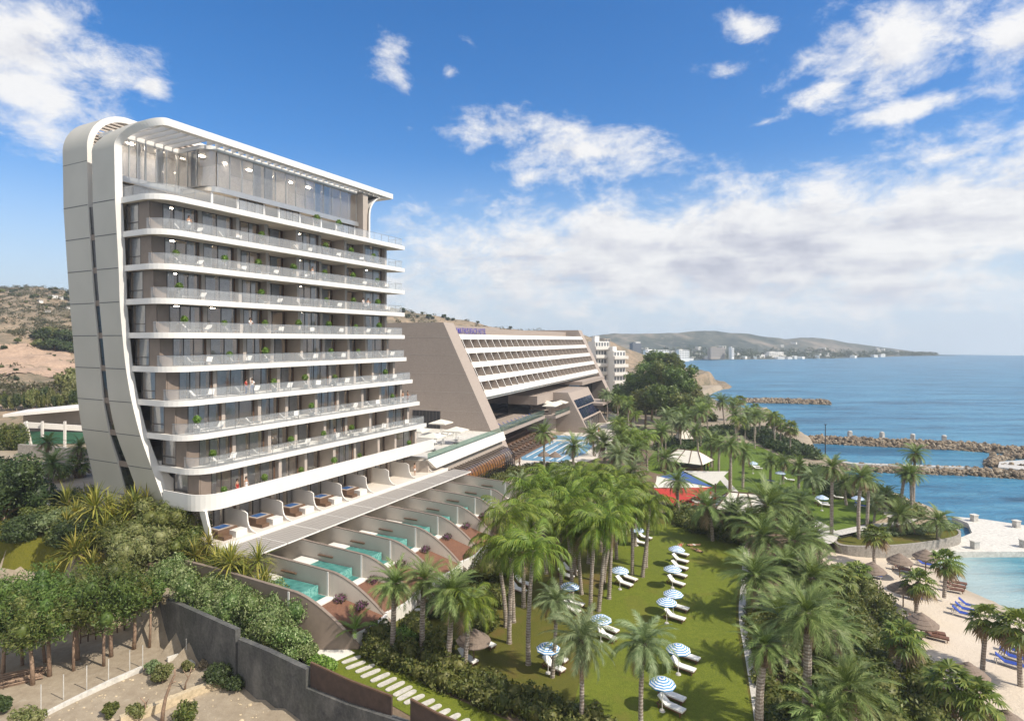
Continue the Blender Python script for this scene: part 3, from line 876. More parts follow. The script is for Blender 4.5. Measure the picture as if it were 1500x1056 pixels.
def make_mountains():
    pxr = np.linspace(800, 1400, 240); S = np.linspace(0, 1, 60)
    PXg, Sg = np.meshgrid(pxr, S)
    X, Y, Z = mtz(PXg, Sg)
    tag(link('mountains', grid_mesh('mountains', X, Y, Z, M['mountain'])), kind='structure')
make_mountains()
def headland():
    """low cliff of pale rock running out into the bay"""
    top = [(880, 548), (960, 546), (1010, 541), (1032, 542), (1050, 546), (1060, 550), (1066, 556)]
    o = []
    pxr = np.linspace(860, 1082, 90); Yr = np.linspace(300, 420, 40)
    PXg, Yg = np.meshgrid(pxr, Yr)
    X = (PXg - CX) / F * Yg
    edge = (1068 + 6 * np.sin(Yg * .13) - np.abs(Yg - 372) * .75)
    d = (edge - PXg) / F * Yg
    d = d + pnoise(X, Yg, 31, 4, .08) * 5
    h = -3 + 4.0 * sstep((d + 6) / 5) + (7.5 + 2.2 * sstep((1020 - PXg) / 60)) * sstep((d - 5) / 5) * sstep((Yg - 310) / 25)
    h = h + pnoise(X, Yg, 32, 4, .2) * .9
    tag(link('headland', grid_mesh('headland', X, Yg, h, M['hillside'])), kind='structure')
headland()
def lamp_mat():
    t = NT('lamp'); e = t.n('Emission', Strength=48.0); e.inputs[0].default_value = (1, .86, .68, 1)
    t.l(e.outputs[0], t.out.inputs[0]); M['lamp'] = t.mat
lamp_mat()
# ------------------------------------------------------------------ the new tower
tower = empty('hotel_tower', (A0.x, A0.y, 0), TROT, 'curved white and grey tower with glass balconies above the pool terraces', 'hotel tower')
UL = {1: 2.3, 2: 1.8, 3: 1.1, 4: .7, 5: .5, 6: .25, 7: -.02, 8: -.25, 9: -.45, 10: -.65, 11: -.75}
WS = {1: 3.7, 2: 2.5, 3: 1.7, 4: .9, 5: .2, 6: 0, 7: 0, 8: 0, 9: 0, 10: 0}
UR = {1: 40.5, 2: 40.2, 3: 39.5, 4: 38.8, 5: 38.2, 6: 38, 7: 38, 8: 38, 9: 38, 10: 38}
def ZB(k): return 28.2 + 3.4 * (k - 6)             # underside of slab k
ROOF = 50.4

def ribbon(path, th, mats, name, joints=None, mi_side=0):
    """a folded band: rows (u, z, v_front, v_back) along the path, th = thickness on the inner side"""
    m = MB()
    n = len(path)
    P = np.asarray(path, float)
    T = np.gradient(P[:, :2], axis=0); T /= np.linalg.norm(T, axis=1)[:, None]
    N = np.stack([T[:, 1], -T[:, 0]], 1)              # to the right of travel: inside
    rows = []
    for i in range(n):
        u, z, vf, vb = P[i]
        ui, zi = P[i, :2] + N[i] * th
        rows.append([(u, vf, z), (u, vb, z), (ui, vb, zi), (ui, vf, zi)])
    for i in range(n - 1):
        a, b = rows[i], rows[i + 1]
        m.quad(a[1], a[0], b[0], b[1], 1)              # outer face (panels)
        m.quad(a[2], a[1], b[1], b[2], 0)              # back edge
        m.quad(a[3], a[2], b[2], b[3], 0)              # inner face
        m.quad(a[0], a[3], b[3], b[0], 0)              # front edge
    for r in (rows[0][::-1], rows[-1]): m.quad(*r)
    return m, rows
def frame_path(levels, arc_r, top, vf_top, vb_top, end_u, vfs, vbs):
    rows = [(UL[k] - .68, ZB(k), vfs[k], vbs[k]) for k in levels]
    rows = list(spline(rows, 4))
    u0 = rows[-1][0]
    zc = top - arc_r
    rows.append((u0 - .05, (rows[-1][1] + zc) / 2, rows[-1][2], rows[-1][3]))
    for i in range(0, 25):
        a = PI / 2 * i / 24
        k = sstep(i / 24)
        rows.append((u0 - .1 + arc_r * (1 - math.cos(a)), zc + arc_r * math.sin(a), rows[22][2] * 0 + vfs[10] + (vf_top - vfs[10]) * k, vbs[10] + (vb_top - vbs[10]) * k))
    uu = rows[-1][0]
    for i in range(1, 13):
        rows.append((uu + (end_u - uu) * i / 12, top, vf_top, vb_top))
    return rows
vfF = {k: 6.0 - WS[k] for k in WS}; vfF[10] = 5.7; vfF[9] = 5.75; vfF[8] = 5.8
vbF = {1: 6.4, 2: 7.6, 3: 8.5, 4: 9.1, 5: 9.4, 6: 9.5, 7: 9.55, 8: 9.6, 9: 9.6, 10: 9.6}
def build_frame():
    p = frame_path(range(1, 11), 3.0, ROOF, 1.7, 2.5, 37.6, vfF, vbF)
    m, rows = ribbon(p, .74, None, 'f')
    # the part of the roof behind the beam comes separately, so the beam only keeps its front strip
    f = m.build('front_frame', [M['white_trim'], M['end_panel']], tower, smooth=False)
    # panel joints on the outer face of the leg
    for z in [ZB(k) + .25 for k in range(2, 11)] + [46.6]:
        q = [r for r in p if r[0] < 3 and r[1] < 47.2]
        u, vf, vb = [float(np.interp(z, [r[1] for r in q], [r[c] for r in q])) for c in (0, 2, 3)]
        j = MB(); j.box(u - .03, u + .05, vf + .05, vb - .05, z - .035, z + .035)
        j.build('panel_joint', M['panel_joint'], f)
    # the leg sweeps into the lowest band
    fl = MB(); a0 = UL[1] + .02; R_ = 2.8; zt = ZB(1) + 1.5
    arc = [(a0 + R_ - R_ * math.cos(a), zt + R_ - R_ * math.sin(a)) for a in [PI / 2 * i / 10 for i in range(11)]]
    poly = arc + [(a0 + R_, ZB(1) + .1), (a0 - .3, ZB(1) + .1), (a0 - .4, zt + R_)]
    n_ = len(poly); y1 = vbF[1] + 1.0
    yv = lambda z: float(np.interp(z, [ZB(k) for k in range(1, 6)], [vfF[k] for k in range(1, 6)])) + .012
    fl.add([(x, yv(z), z) for x, z in poly] + [(x, y1, z) for x, z in poly], [tuple(range(n_)), tuple(range(2 * n_ - 1, n_ - 1, -1))] + [(i, n_ + i, n_ + (i + 1) % n_, (i + 1) % n_) for i in range(n_)])
    fl.build('frame_sweep', M['white'], tower)
    # back frame: taller, with its own arch
    vfB = {1: 9.2, 2: 9.65, 3: 10.05, 4: 10.4, 5: 10.6, 6: 10.65, 7: 10.7, 8: 10.7, 9: 10.7, 10: 10.7}
    vbB = {1: 14.9, 2: 15.0, 3: 15.1, 4: 15.2, 5: 15.3, 6: 15.3, 7: 15.3, 8: 15.3, 9: 15.3, 10: 15.3}
    ul = dict(UL)
    rows0 = [(UL[1] - .25, 5.5, 8.9, 14.8)] + [(UL[k] - .55, ZB(k), vfB[k], vbB[k]) for k in range(1, 11)]
    p2 = list(spline(rows0, 4))
    top, r = 52.3, 4.2
    u0 = p2[-1][0]
    p2.append((u0 - .05, (p2[-1][1] + top - r) / 2, 10.7, 15.3))
    for i in range(25):
        a = PI / 2 * i / 24
        p2.append((u0 - .1 + r * (1 - math.cos(a)), top - r + r * math.sin(a), 10.7, 15.3))
    for i in range(1, 6): p2.append((u0 + r + i * 6.4, top - .12 * i, 10.7, 15.3))
    m2, rows = ribbon(p2, .6, None, 'b')
    b = m2.build('back_frame', [M['white'], M['end_panel']], tower)
    for z in [8.3] + [ZB(k) + .25 for k in range(1, 11)] + [46.6]:
        q = [r for r in p2 if r[0] < 3 and r[1] < 47.8]
        u, vf, vb = [float(np.interp(z, [r[1] for r in q], [r[c] for r in q])) for c in (0, 2, 3)]
        j = MB(); j.box(u - .03, u + .05, vf + .05, vb - .05, z - .035, z + .035)
        j.build('panel_joint', M['panel_joint'], b)
    # louvres under the arch and in the slot
    lv = MB()
    z = 44.4
    while z < 51.4:
        i0 = -1.15 if z < 48.1 else 2.5 - math.sqrt(max(0, 3.58 ** 2 - (z + .15 - 48.1) ** 2))
        lv.box(i0 + .05, .8 if z < 49.9 else 20, 10.72, 10.9, z, z + .15)
        z += .34
    lv.build('louvre_screen', M['taupe'], tower)
    bk = MB(); bk.box(-.2, 30, 11.5, 11.65, 43, 48.5); bk.box(3, 30, 11.5, 11.65, 48.503, 51.4); bk.build('louvre_backing', M['brown_panel'], tower)
    # slot glazing
    for k in range(1, 10):
        sg = MB(); sp = MB()
        z0, z1 = ZB(k) + .5, ZB(k + 1)
        a0, a1 = vbF[k] - .1, vfB[k] + .25; b0, b1 = vbF[min(k + 1, 10)] - .1, vfB[min(k + 1, 10)] + .25
        u0, u1 = UL[k] - .42, UL[k + 1] - .42
        sg.quad((u0, a1, z0), (u0, a0, z0), (u1, b0, z1), (u1, b1, z1))
        sp.quad((u0 - .03, a1, z0 - .55), (u0 - .03, a0, z0 - .55), (u0 - .03, a0, z0 + .05), (u0 - .03, a1, z0 + .05))
        sgo = sg.build('slot_glazing', M['dark_glass'], tower); sp.build('slot_spandrel', M['brown_panel'], sgo); sm = MB(); sm.box(u0 - .05, u0 + .02, a0, a1, z0 + .75, z0 + .82); sm.build('slot_transom', M['frame_metal'], sgo)
build_frame()

def slab_outline(k, inset=0.0, r=2.3, zfun=None):
    """left edge from the frame, rounded corner, front, right end"""
    ul, ur, vf = UL[k] + inset - (.66 if k == 1 else 0), UR[k] - inset, -WS[k] + inset
    r = max(r - inset, .3)
    pts = [(ul, vfF[k] + .2)]
    for i in range(9):
        a = PI / 2 * i / 8
        pts.append((ul + r - r * math.cos(a), vf + r - r * math.sin(a)))
    pts.append((ul + (ur - ul) * .33, vf)); pts.append((ul + (ur - ul) * .66, vf))
    pts.append((ur, vf))
    pts.append((ur - .5, vf + 2.2)); pts.append((ur - 1.2, vf + 4.6))
    return pts
def build_slabs():
    for k in range(1, 11):
        o = slab_outline(k)
        top = ZB(k) + .52
        m = MB()
        back = [(UR[k] - 1.6, 14.6), (UL[k] + .7, 14.6)]
        m.prism(o + back, ZB(k), top, 0)
        # white fascia standing a hand proud of the slab, thinner at its foot
        s = m.build('balcony_slab', [M['soffit']], tower)
        f = MB()
        outer = slab_outline(k, -.12); inner = slab_outline(k, .02)
        z0, z1 = (ZB(k) - .02, top + .03) if k > 1 else (ZB(1) - .05, ZB(1) + 1.55)
        for i in range(len(outer) - 1):
            a, b, c, d = outer[i], outer[i + 1], inner[i + 1], inner[i]
            f.quad((*a, z0), (*b, z0), (*b, z1), (*a, z1)); f.quad((*a, z1), (*b, z1), (*c, z1), (*d, z1)); f.quad((*d, z0), (*c, z0), (*b, z0), (*a, z0))
            if k == 1: f.quad((*c, z0), (*d, z0), (*d, z1), (*c, z1))
        f.build('fascia', M['white_trim'], s)
        d = MB(); d.add([(*p, top + .012) for p in slab_outline(k, .12)] + [(UR[k] - 2, 7, top + .012), (UL[k] + 1, 7, top + .012)], [tuple(range(len(o) + 2))])
        d.build('deck', M['white_deck'] if k in (1, 2, 3, 4) else M['deck_stone'], s)
        if k > 1:
            g = MB(); rl = MB()
            L = slab_outline(k, .16)[1 if k < 10 else 0:-1]
            for i in range(len(L) - 1):
                a, b = L[i], L[i + 1]
                n = max(1, int(math.hypot(b[0] - a[0], b[1] - a[1]) / 1.6))
                for q in range(n):
                    p0 = [a[j] + (b[j] - a[j]) * (q + .012) / n for j in (0, 1)]; p1 = [a[j] + (b[j] - a[j]) * (q + .988) / n for j in (0, 1)]
                    g.quad((*p0, top), (*p1, top), (*p1, top + 1.08), (*p0, top + 1.08))
                    if n > 2: rl.box(p0[0] - .018, p0[0] + .018, p0[1] - .018, p0[1] + .018, top, top + 1.1)
                rl.bar((*a, top + 1.1), (*b, top + 1.1), .05, .035)
            gg = g.build('glass_railing', M['rail_glass'], tower)
            rl.build('handrail', M['rail_metal'], gg)
build_slabs()

# ---- window bays
BAY = 4.62
def window_set(w, h, n, seed, few=False):
    """panes, frame and curtains of one bay, origin at its lower left, facing -v"""
    rng = random.Random(seed)
    g = MB(); f = MB(); c = MB()
    g.quad((0.04, 0, .04), (w - .04, 0, .04), (w - .04, 0, h - .04), (.04, 0, h - .04))
    for i in range(n + 1):
        x = i * w / n
        f.box(x - .045, x + .045, -.05, .06, 0, h)
    f.box(.045, w - .045, -.04, .05, h - .09, h - .003); f.box(.045, w - .045, -.04, .05, .003, .08)
    # curtains hang in folds a hand behind the glass
    spans = []
    x = 0.05
    for i in range(n):
        if rng.random() < (.4 if few else .85):
            a = i * w / n + rng.uniform(.03, .2); b = (i + 1) * w / n - rng.uniform(.02, .45)
            spans.append((a, max(b, a + .35)))
    for a, b in spans:
        k = max(4, int((b - a) / .09))
        for q in range(k):
            x0, x1 = a + (b - a) * q / k, a + (b - a) * (q + 1) / k
            y0, y1 = .28 + (.07 if q % 2 else 0), .28 + (0 if q % 2 else .07)
            c.quad((x0, y0, .06), (x1, y1, .06), (x1, y1, h - .05), (x0, y0, h - .05))
    return g, f, c
WVAR = {}
def add_window(u, v, z, w, h, n, var, rz=0, parent=None, fr='frame_metal'):
    key = (round(w, 2), round(h, 2), n, var)
    if key not in WVAR:
        g, f, c = window_set(w, h, n, var, fr == 'rail_metal')
        WVAR[key] = (g.mesh('window', M['clear_pane' if fr == 'rail_metal' else 'pane']), f.mesh('window_frame', M[fr]), c.mesh('curtain', M['curtain']) if c.v else None)
    a, b, c = WVAR[key]
    o = link('window', a, parent or tower, (u, v, z), rz)
    link('window_frame', b, o)
    if c: link('curtain', c, o)
    return o
def build_bays():
    rng = random.Random(5)
    for k in range(0, 10):
        if k == 0: zf, zc = 8.02, ZB(1) - .0
        else: zf, zc = ZB(k) + .535, ZB(k + 1)
        h = zc - zf
        kk = max(k, 1)
        vw = -WS[kk] + 2.1 + (1.2 if k == 0 else 0)
        ul, ur = UL[kk] + .35, UR[kk] - 1.8
        nb = 8
        bw = (ur - ul - 1.6) / nb
        floor_core = MB()
        # dark room depth behind the glass: back wall, and party walls
        floor_core.box(ul + .5, ur - .1, vw + 4.6, vw + 4.8, zf, zc)
        pier = MB(); div = MB(); brown = MB()
        # corner: brown panel and window on the end face, between frame and front wall
        e0, e1 = vw + .05, vfF[kk] - .1
        if k > 0:
            brown.box(ul - .04, ul + .1, e0 - .02, e0 + 1.75, zf, zc)
            add_window(ul, e1 + .15, zf, e1 - e0 - 1.5, h, 1, 77, -PI / 2)
            tb = MB(); tb.box(ul - .06, ul + .06, e0 + 1.76, e1, zf + .85, zf + .93); tb.build('transom', M['frame_metal'], tower)
        brown.box(ul + .1, ul + 1.3, vw - .02, vw + .12, zf, zc)
        x = ul + 1.35
        for i in range(nb):
            deep = 1.7 if (i in (3, 5, 6) and k >= 1) else (.9 if i == 2 and k >= 1 else 0)
            ww = bw - .84
            add_window(x, vw + deep, zf, ww, h, 3 if i % 2 == 0 else 2, (i * 3 + k * 5) % 7 + (10 if i % 2 else 0))
            pb = MB()
            if deep:
                pb.box(x - .06, x - .002, vw + .02, vw + deep + .06, zf, zc)
            lt = MB(); lt.box(x + ww / 2 - .22, x + ww / 2 + .22, vw + deep + 1.3, vw + deep + 1.5, zc - .06, zc - .004); lt.build('ceiling_light', M['lamp'], tower)
            # pier: timber panel next to a taupe wall
            px0 = x + ww + .02
            pier = MB(); pier.box(px0, px0 + .3, vw + deep + .03, vw + deep + .15, zf, zc); pier.build('timber_pier', M['wood'], tower)
            div = MB(); div.box(px0 + .32, x + bw - .06, vw - (.55 if i % 2 else .1), vw + 4.5, zf, zc); div.build('divider_wall', M['taupe'], tower)
            if pb.v: pb.build('reveal_wall', M['taupe'], tower)
            x += bw
        div = MB()
        div.box(ur - .12, ur + .02, vw - .05, 14.5, zf, zc) if k == 0 else None
        # glazed right-hand end
        if k > 0: add_window(ur, vw, zf, 3.4, h, 2, 91, PI / 2)
        if k > 0: div.box(ur - .1, ur + .05, vw + 3.45, 14.5, zf, zc)
        div.build('end_wall', M['taupe'], tower); brown.build('corner_panel', M['brown_panel'], tower)
        floor_core.build('room_wall', M['interior'], tower)
    # plain back and end walls of the block
    bk = MB(); bk.box(3.0, 37, 14.7, 15.0, 5, 50.2); bk.box(2.9, 3.1, 5.0, 14.7, 5, 11.1)
    bk.build('back_wall', M['taupe'], tower)
    dn = MB()
    for k in range(1, 10):                              # downlights in the balcony soffits
        for i in range(9):
            dn.box(UL[k] + 2.4 + i * 4.1, UL[k] + 2.52 + i * 4.1, -WS[k] + 1.3, -WS[k] + 1.42, ZB(k + 1) - .02, ZB(k + 1) + .01)
    dn.build('downlight', M['white_trim'], tower)
build_bays()

# ---- penthouse and pergola roof
def build_top():
    z0 = ZB(10) + .53
    # lower storey: set back, timber soffit, white columns
    m = MB(); m.box(-.2, 31.3, 8.6, 8.75, z0, 44.7); m.box(31.3, 31.5, 3.8, 14, z0, 44.7); m.build('lounge_wall', M['brown_panel'], tower)
    for i, (u, w_) in enumerate([(.2, 5.4), (11.5, 3.3), (17.5, 3.0), (21.0, 3.2), (27.6, 3.4)]):
        add_window(u, 8.4 if i in (0,) else 3.6 if i in (1, 2, 4) else 5.5, z0, w_, 44.6 - z0, 3, 40 + i)
    for u in (7.9, 11.3, 15.0, 17.3, 20.7, 24.5, 27.4, 31.1):
        col = MB(); col.box(u - .11, u + .11, 3.55, 3.77, z0, 44.6); col.build('column', M['white_trim'], tower)
    wp = MB(); wp.box(23.2, 23.4, 3.8, 8.6, z0, 44.6); wp.box(15.2, 15.4, 3.8, 8.6, z0, 44.6); wp.build('partition_wall', M['taupe'], tower)
    # mid slab following the L-shaped glass line with a rounded corner
    def Lline(off):
        pts = [(-.2, 8.2 + off), (5.0 , 8.2 + off)]
        u1, v1, r = 7.0 + off * -1, 3.5 + off, 1.3
        pts = [(-.2, 8.2 + off), (u1 - .02, 8.2 + off)]
        for i in range(7):
            a = PI / 2 * i / 6
            pts.append((u1 + r - r * math.cos(a), v1 + r - r * math.sin(a)))
        pts += [(31.4, v1)]
        return pts
    m = MB(); m.prism(Lline(-.35) + [(31.4, 14.4), (-.2, 14.4)], 44.62, 45.05); s = m.build('mezzanine_slab', M['soffit'], tower)
    o = Lline(-.42); f = MB()
    for i in range(len(o) - 1):
        a, b = o[i], o[i + 1]; c, d = Lline(-.3)[i + 1], Lline(-.3)[i]
        f.quad((*a, 44.55), (*b, 44.55), (*b, 45.15), (*a, 45.15)); f.quad((*a, 45.15), (*b, 45.15), (*c, 45.15), (*d, 45.15)); f.quad((*d, 44.55), (*c, 44.55), (*b, 44.55), (*a, 44.55))
    f.build('fascia', M['rail_metal'], s)
    # upper glass walls
    zt = 49.25
    add_window(-.2, 8.2, 45.1, 3.4, zt - 45.1, 4, 61, fr='rail_metal'); add_window(3.3, 8.2, 45.1, 3.5, zt - 45.1, 3, 62, fr='rail_metal')
    add_window(7.0, 8.15, 45.1, 3.2, zt - 45.1, 2, 63, -PI / 2, fr='rail_metal')
    cg = MB(); L = Lline(0)[2:9]
    for i in range(len(L) - 1): cg.quad((*L[i], 45.15), (*L[i + 1], 45.15), (*L[i + 1], zt), (*L[i], zt))
    cg.build('curved_pane', M['clear_pane'], tower)
    x = 8.5
    for i in range(7):
        add_window(x, 3.5, 45.1, 3.22, zt - 45.1, 2, 64 + i % 3, fr='rail_metal'); x += 3.27
    for i in range(9):
        lt = MB(); lt.box(2.4 + i * 3.25 - .3, 2.4 + i * 3.25 + .3, 9.4 if i < 2 else 6.6, 9.65 if i < 2 else 6.85, zt - .08, zt - .01); lt.build('ceiling_light', M['lamp'], tower)
    rb = MB(); rb.box(-.1, 31.2, 11.0, 11.2, 45.1, zt); rb.box(12, 12.15, 6, 13.5, 45.1, zt); rb.box(21, 21.15, 6, 13.5, 45.1, zt)
    rb.build('room_wall', M['curtain'], tower)
    # roof plate over the rooms, solid
    m = MB(); m.prism(Lline(-.05) + [(31.4, 14.4), (-.1, 14.4)], zt + .02, zt + .45); m.build('roof', M['white'], tower)
    f = MB(); o = Lline(-.12); q = Lline(-.02)
    for i in range(1, len(o) - 1):
        a, b, c, d = o[i], o[i + 1], q[i + 1], q[i]
        f.quad((*a, zt), (*b, zt), (*b, zt + .42), (*a, zt + .42)); f.quad((*a, zt + .42), (*b, zt + .42), (*c, zt + .42), (*d, zt + .42)); f.quad((*d, zt), (*c, zt), (*b, zt), (*a, zt))
    f.build('eaves_band', M['white_trim'], tower)
    # pergola blades between the edge beam and the rooms
    pg = MB()
    u = 1.2
    while u < 36.6:
        v1 = 11.6 if u < 7 else (3.6 if u < 31.6 else 14)
        pg = MB(); pg.box(u - .07, u + .07, 2.4, v1, ROOF - .84, ROOF - .25); pg.build('pergola_blade', M['white_trim'], tower)
        u += 1.02
    m = MB(); m.box(2.2, 31.5, 11.6, 14.6, ROOF - .8, ROOF - .1); m.build('roof_slab', M['white'], tower)
    # right-hand end: the roof turns down into a leg
    path = [(37.6, 49.62, 2.02, 11), (36.6, 49.6, 2.02, 11), (35.3, 49.4, 2.02, 11), (34.2, 48.9, 2.02, 11), (33.3, 48.0, 2.02, 11), (32.8, 46.9, 2.02, 11), (32.7, 45.5, 2.02, 11), (32.7, z0, 2.02, 11)]
    p = list(spline(path, 3))[::-1]
    m = MB()
    P = p
    for i in range(len(P) - 1):
        a, b = P[i], P[i + 1]
        m.quad((a[0], 2.02, a[1]), (a[0], 11, a[1]), (b[0], 11, b[1]), (b[0], 2.02, b[1]))
        m.quad((a[0] - .35, 2.02, a[1]), (b[0] - .35, 2.02, b[1]), (b[0], 2.02, b[1]), (a[0], 2.02, a[1])) if i < len(P) - 9 else m.quad((a[0], 2.02, a[1]), (b[0], 2.02, b[1]), (b[0], 2.02, b[1] + .12), (a[0], 2.02, a[1] + .12))
    m.build('roof_bracket', M['white'], tower)
    m = MB(); m.box(31.45, 32.5, 2.3, 11, z0, 49.3); m.build('end_wall', M['taupe'], tower)
    m = MB(); m.box(31.5, 37.6, 3.12, 12, 49.66, 50.3); m.build('roof_end', M['white'], tower)
build_top()
# ------------------------------------------------------------------ ground-floor terraces, canopy, fins and pools
plain('fin_wall', (.53, .47, .41), .8, .06, .4, .05, 3)
def rib_mat():
    t = NT('ribbed_wall'); b = t.bsdf(Roughness=.8)
    P = t.coord('Object')
    w = t.n('TexWave', wave_type='BANDS', bands_direction='Y', Scale=5.2); t.l(P, w.inputs[0])
    n = t.noise(.5, 4, .6, t.pos())
    c = t.ramp(n.outputs[0], [(.3, (.49, .44, .385)), (.7, (.55, .495, .435))]).outputs[0]
    c = t.mix(t.math('MULTIPLY', w.outputs['Fac'], .14), c, (.36, .315, .275))
    t.l(c, b.inputs['Base Color']); t.bump(w.outputs['Fac'], .3, .03, b); M['ribbed_wall'] = t.mat
rib_mat()
def lattice_mat():
    t = NT('lattice'); b = t.bsdf(Roughness=.7)
    P = t.coord('Object')
    mp = t.n('Mapping'); mp.inputs['Rotation'].default_value = (0, 0, R(45)); mp.inputs['Scale'].default_value = (3.2, 3.2, 3.2); t.l(P, mp.inputs[0])
    ch = t.n('TexChecker', Scale=1.0); ch.inputs[1].default_value = (.35, .325, .30, 1); ch.inputs[2].default_value = (.22, .205, .19, 1); t.l(mp.outputs[0], ch.inputs[0])
    t.l(ch.outputs[0], b.inputs['Base Color']); M['lattice'] = t.mat
lattice_mat()
FL = 8.0; PD = 5.0
def terraces():
    m = MB(); m.prism([(2.4, 4.2), (1.9, -3.0), (2.1, -5.2), (42.5, -5.0), (42.8, 0), (41, 14.6), (3.2, 14.6)], 7.45, FL)
    m.build('terrace_slab', M['deck_stone'], tower)
    m = MB(); m.bar((2.1, -5.23, 7.78), (42.6, -5.03, 7.78), .1, .56); m.build('terrace_edge', M['white_trim'], tower)
    m = MB(); m.vprism([(-4.6, 7.2), (-4.1, 7.2), (-2.4, ZB(1)), (-3.3, ZB(1))], (2.15, 0, 0), (0, 1), .25); m.build('slanted_post', M['white'], tower)
    for i in range(8):
        u = 6.6 + 4.62 * i
        prof = [(.6, FL), (.6, FL + 2.2), (-3.3, FL + 2.1), (-3.7, FL + 1.95)]
        for q in range(8):
            t_ = q / 7
            prof.append((-3.75 - .15 * t_ - 1.25 * t_ ** 3, FL + 1.85 - 1.75 * (1 - (1 - t_) ** 1.6)))
        prof.append((-5.15, FL))
        m = MB(); m.vprism(prof, (u, 0, 0), (0, 1), .13); d = m.build('terrace_screen', M['white'], tower)
        if i < 7 and i > 3: pass
    # lattice canopy over the lower suites, one panel to a bay
    for i in range(9):
        u0, u1 = 2.0 + (4.62 * i if i else -.0), 2.0 + 4.62 * (i + 1)
        if i == 8: u1 = 43.6
        va, vb = -9.6 + .022 * u0 * 1.0, -9.6 + .022 * u1
        m = MB(); m.prism([(u0 + .04, va), (u1 - .04, vb), (u1 - .04, -5.3), (u0 + .04, -5.3)], 7.58, 7.66)
        c = m.build('lattice_canopy', M['lattice'], tower)
        m = MB(); m.bar((u0 + .04, va - .04, 7.62), (u1 - .04, vb - .04, 7.62), .08, .12); m.bar((u1 - .04, vb, 7.63), (u1 - .04, -5.35, 7.63), .07, .13)
        m.build('canopy_edge', M['white_trim'], c)
    # lower suites behind, below the canopy
    for i in range(9):
        add_window(.2 + 4.7 * i, -1.0, PD, 4.4, 2.45, 3, 30 + i % 3)
    m = MB(); m.box(-.6, 42.6, 2.6, 2.9, 2.2, 7.4); m.build('suite_wall', M['interior'], tower)
terraces()

def fin_u(k, v):
    e = max(0, (-v - 17.4) / 5.6)
    return -0.8 + 4.7 * (k - 1) + 2.3 * e ** 1.5
def vpost(k): return -17.9 + .23 * (k - 1)
def fin_prof(k):
    vp = vpost(k)
    P = [(-1.2, 7.45), (-9.6, 7.45), (vp, 7.2)]
    for q in range(1, 11):
        t_ = q / 10
        P.append((vp - 5.3 * t_, 7.2 - 4.5 * (t_ ** 1.75) * (1.0 if t_ < 1 else 1)))
    return P
def fins():
    L = []
    for k in range(1, 11):
        base = TW(fin_u(k, 0), -9.6, 0)
        o = empty('fin_wall', (base.x, base.y, 0), TROT, label='x', cat='garden wall', group='curved walls between the plunge pools')
        m = MB()
        prof = fin_prof(k)
        ribs = []
        for v, z in prof:
            u = fin_u(k, v) - fin_u(k, 0); y = v + 9.6
            ribs.append(((u - .11, y, 2.0), (u - .11, y, z), (u + .11, y, z), (u + .11, y, 2.0)))
        cap = MB()
        for a, b in zip(ribs, ribs[1:]):
            for j in range(3): m.quad(a[j], a[j + 1], b[j + 1], b[j])
            c = [(a[1][0] - .03, a[1][1], a[1][2] + .003), (b[1][0] - .03, b[1][1], b[1][2] + .003), (b[2][0] + .03, b[2][1], b[2][2] + .003), (a[2][0] + .03, a[2][1], a[2][2] + .003)]
            cc = [(p[0], p[1], p[2] + .07) for p in c]
            cap.quad(*cc); cap.quad(c[0], c[1], cc[1], cc[0]); cap.quad(c[2], c[3], cc[3], cc[2])
        m.quad(*ribs[0]); m.quad(*ribs[-1])
        m.build('wall_panel', M['ribbed_wall' if k > 1 else 'brown_panel'], o)
        cap.build('coping', M['brown_panel'], o)
        p = MB(); vp = vpost(k) + 9.6; p.box(-.17, -.113, vp - .09, vp + .09, 4.6, 7.18); p.build('white_post', M['white_trim'], o)
        s = MB(); s.box(-.30, -.113, 2.2 - 6.4, 4.1 - 6.4, 6.3, 6.42); s.build('timber_ledge', M['wood'], o)
        L.append(o)
    ordinals(L, '{o} curved beige wall between the private pools', key=lambda o: PX(TW(*TL(o.location.x, o.location.y))))
fins()
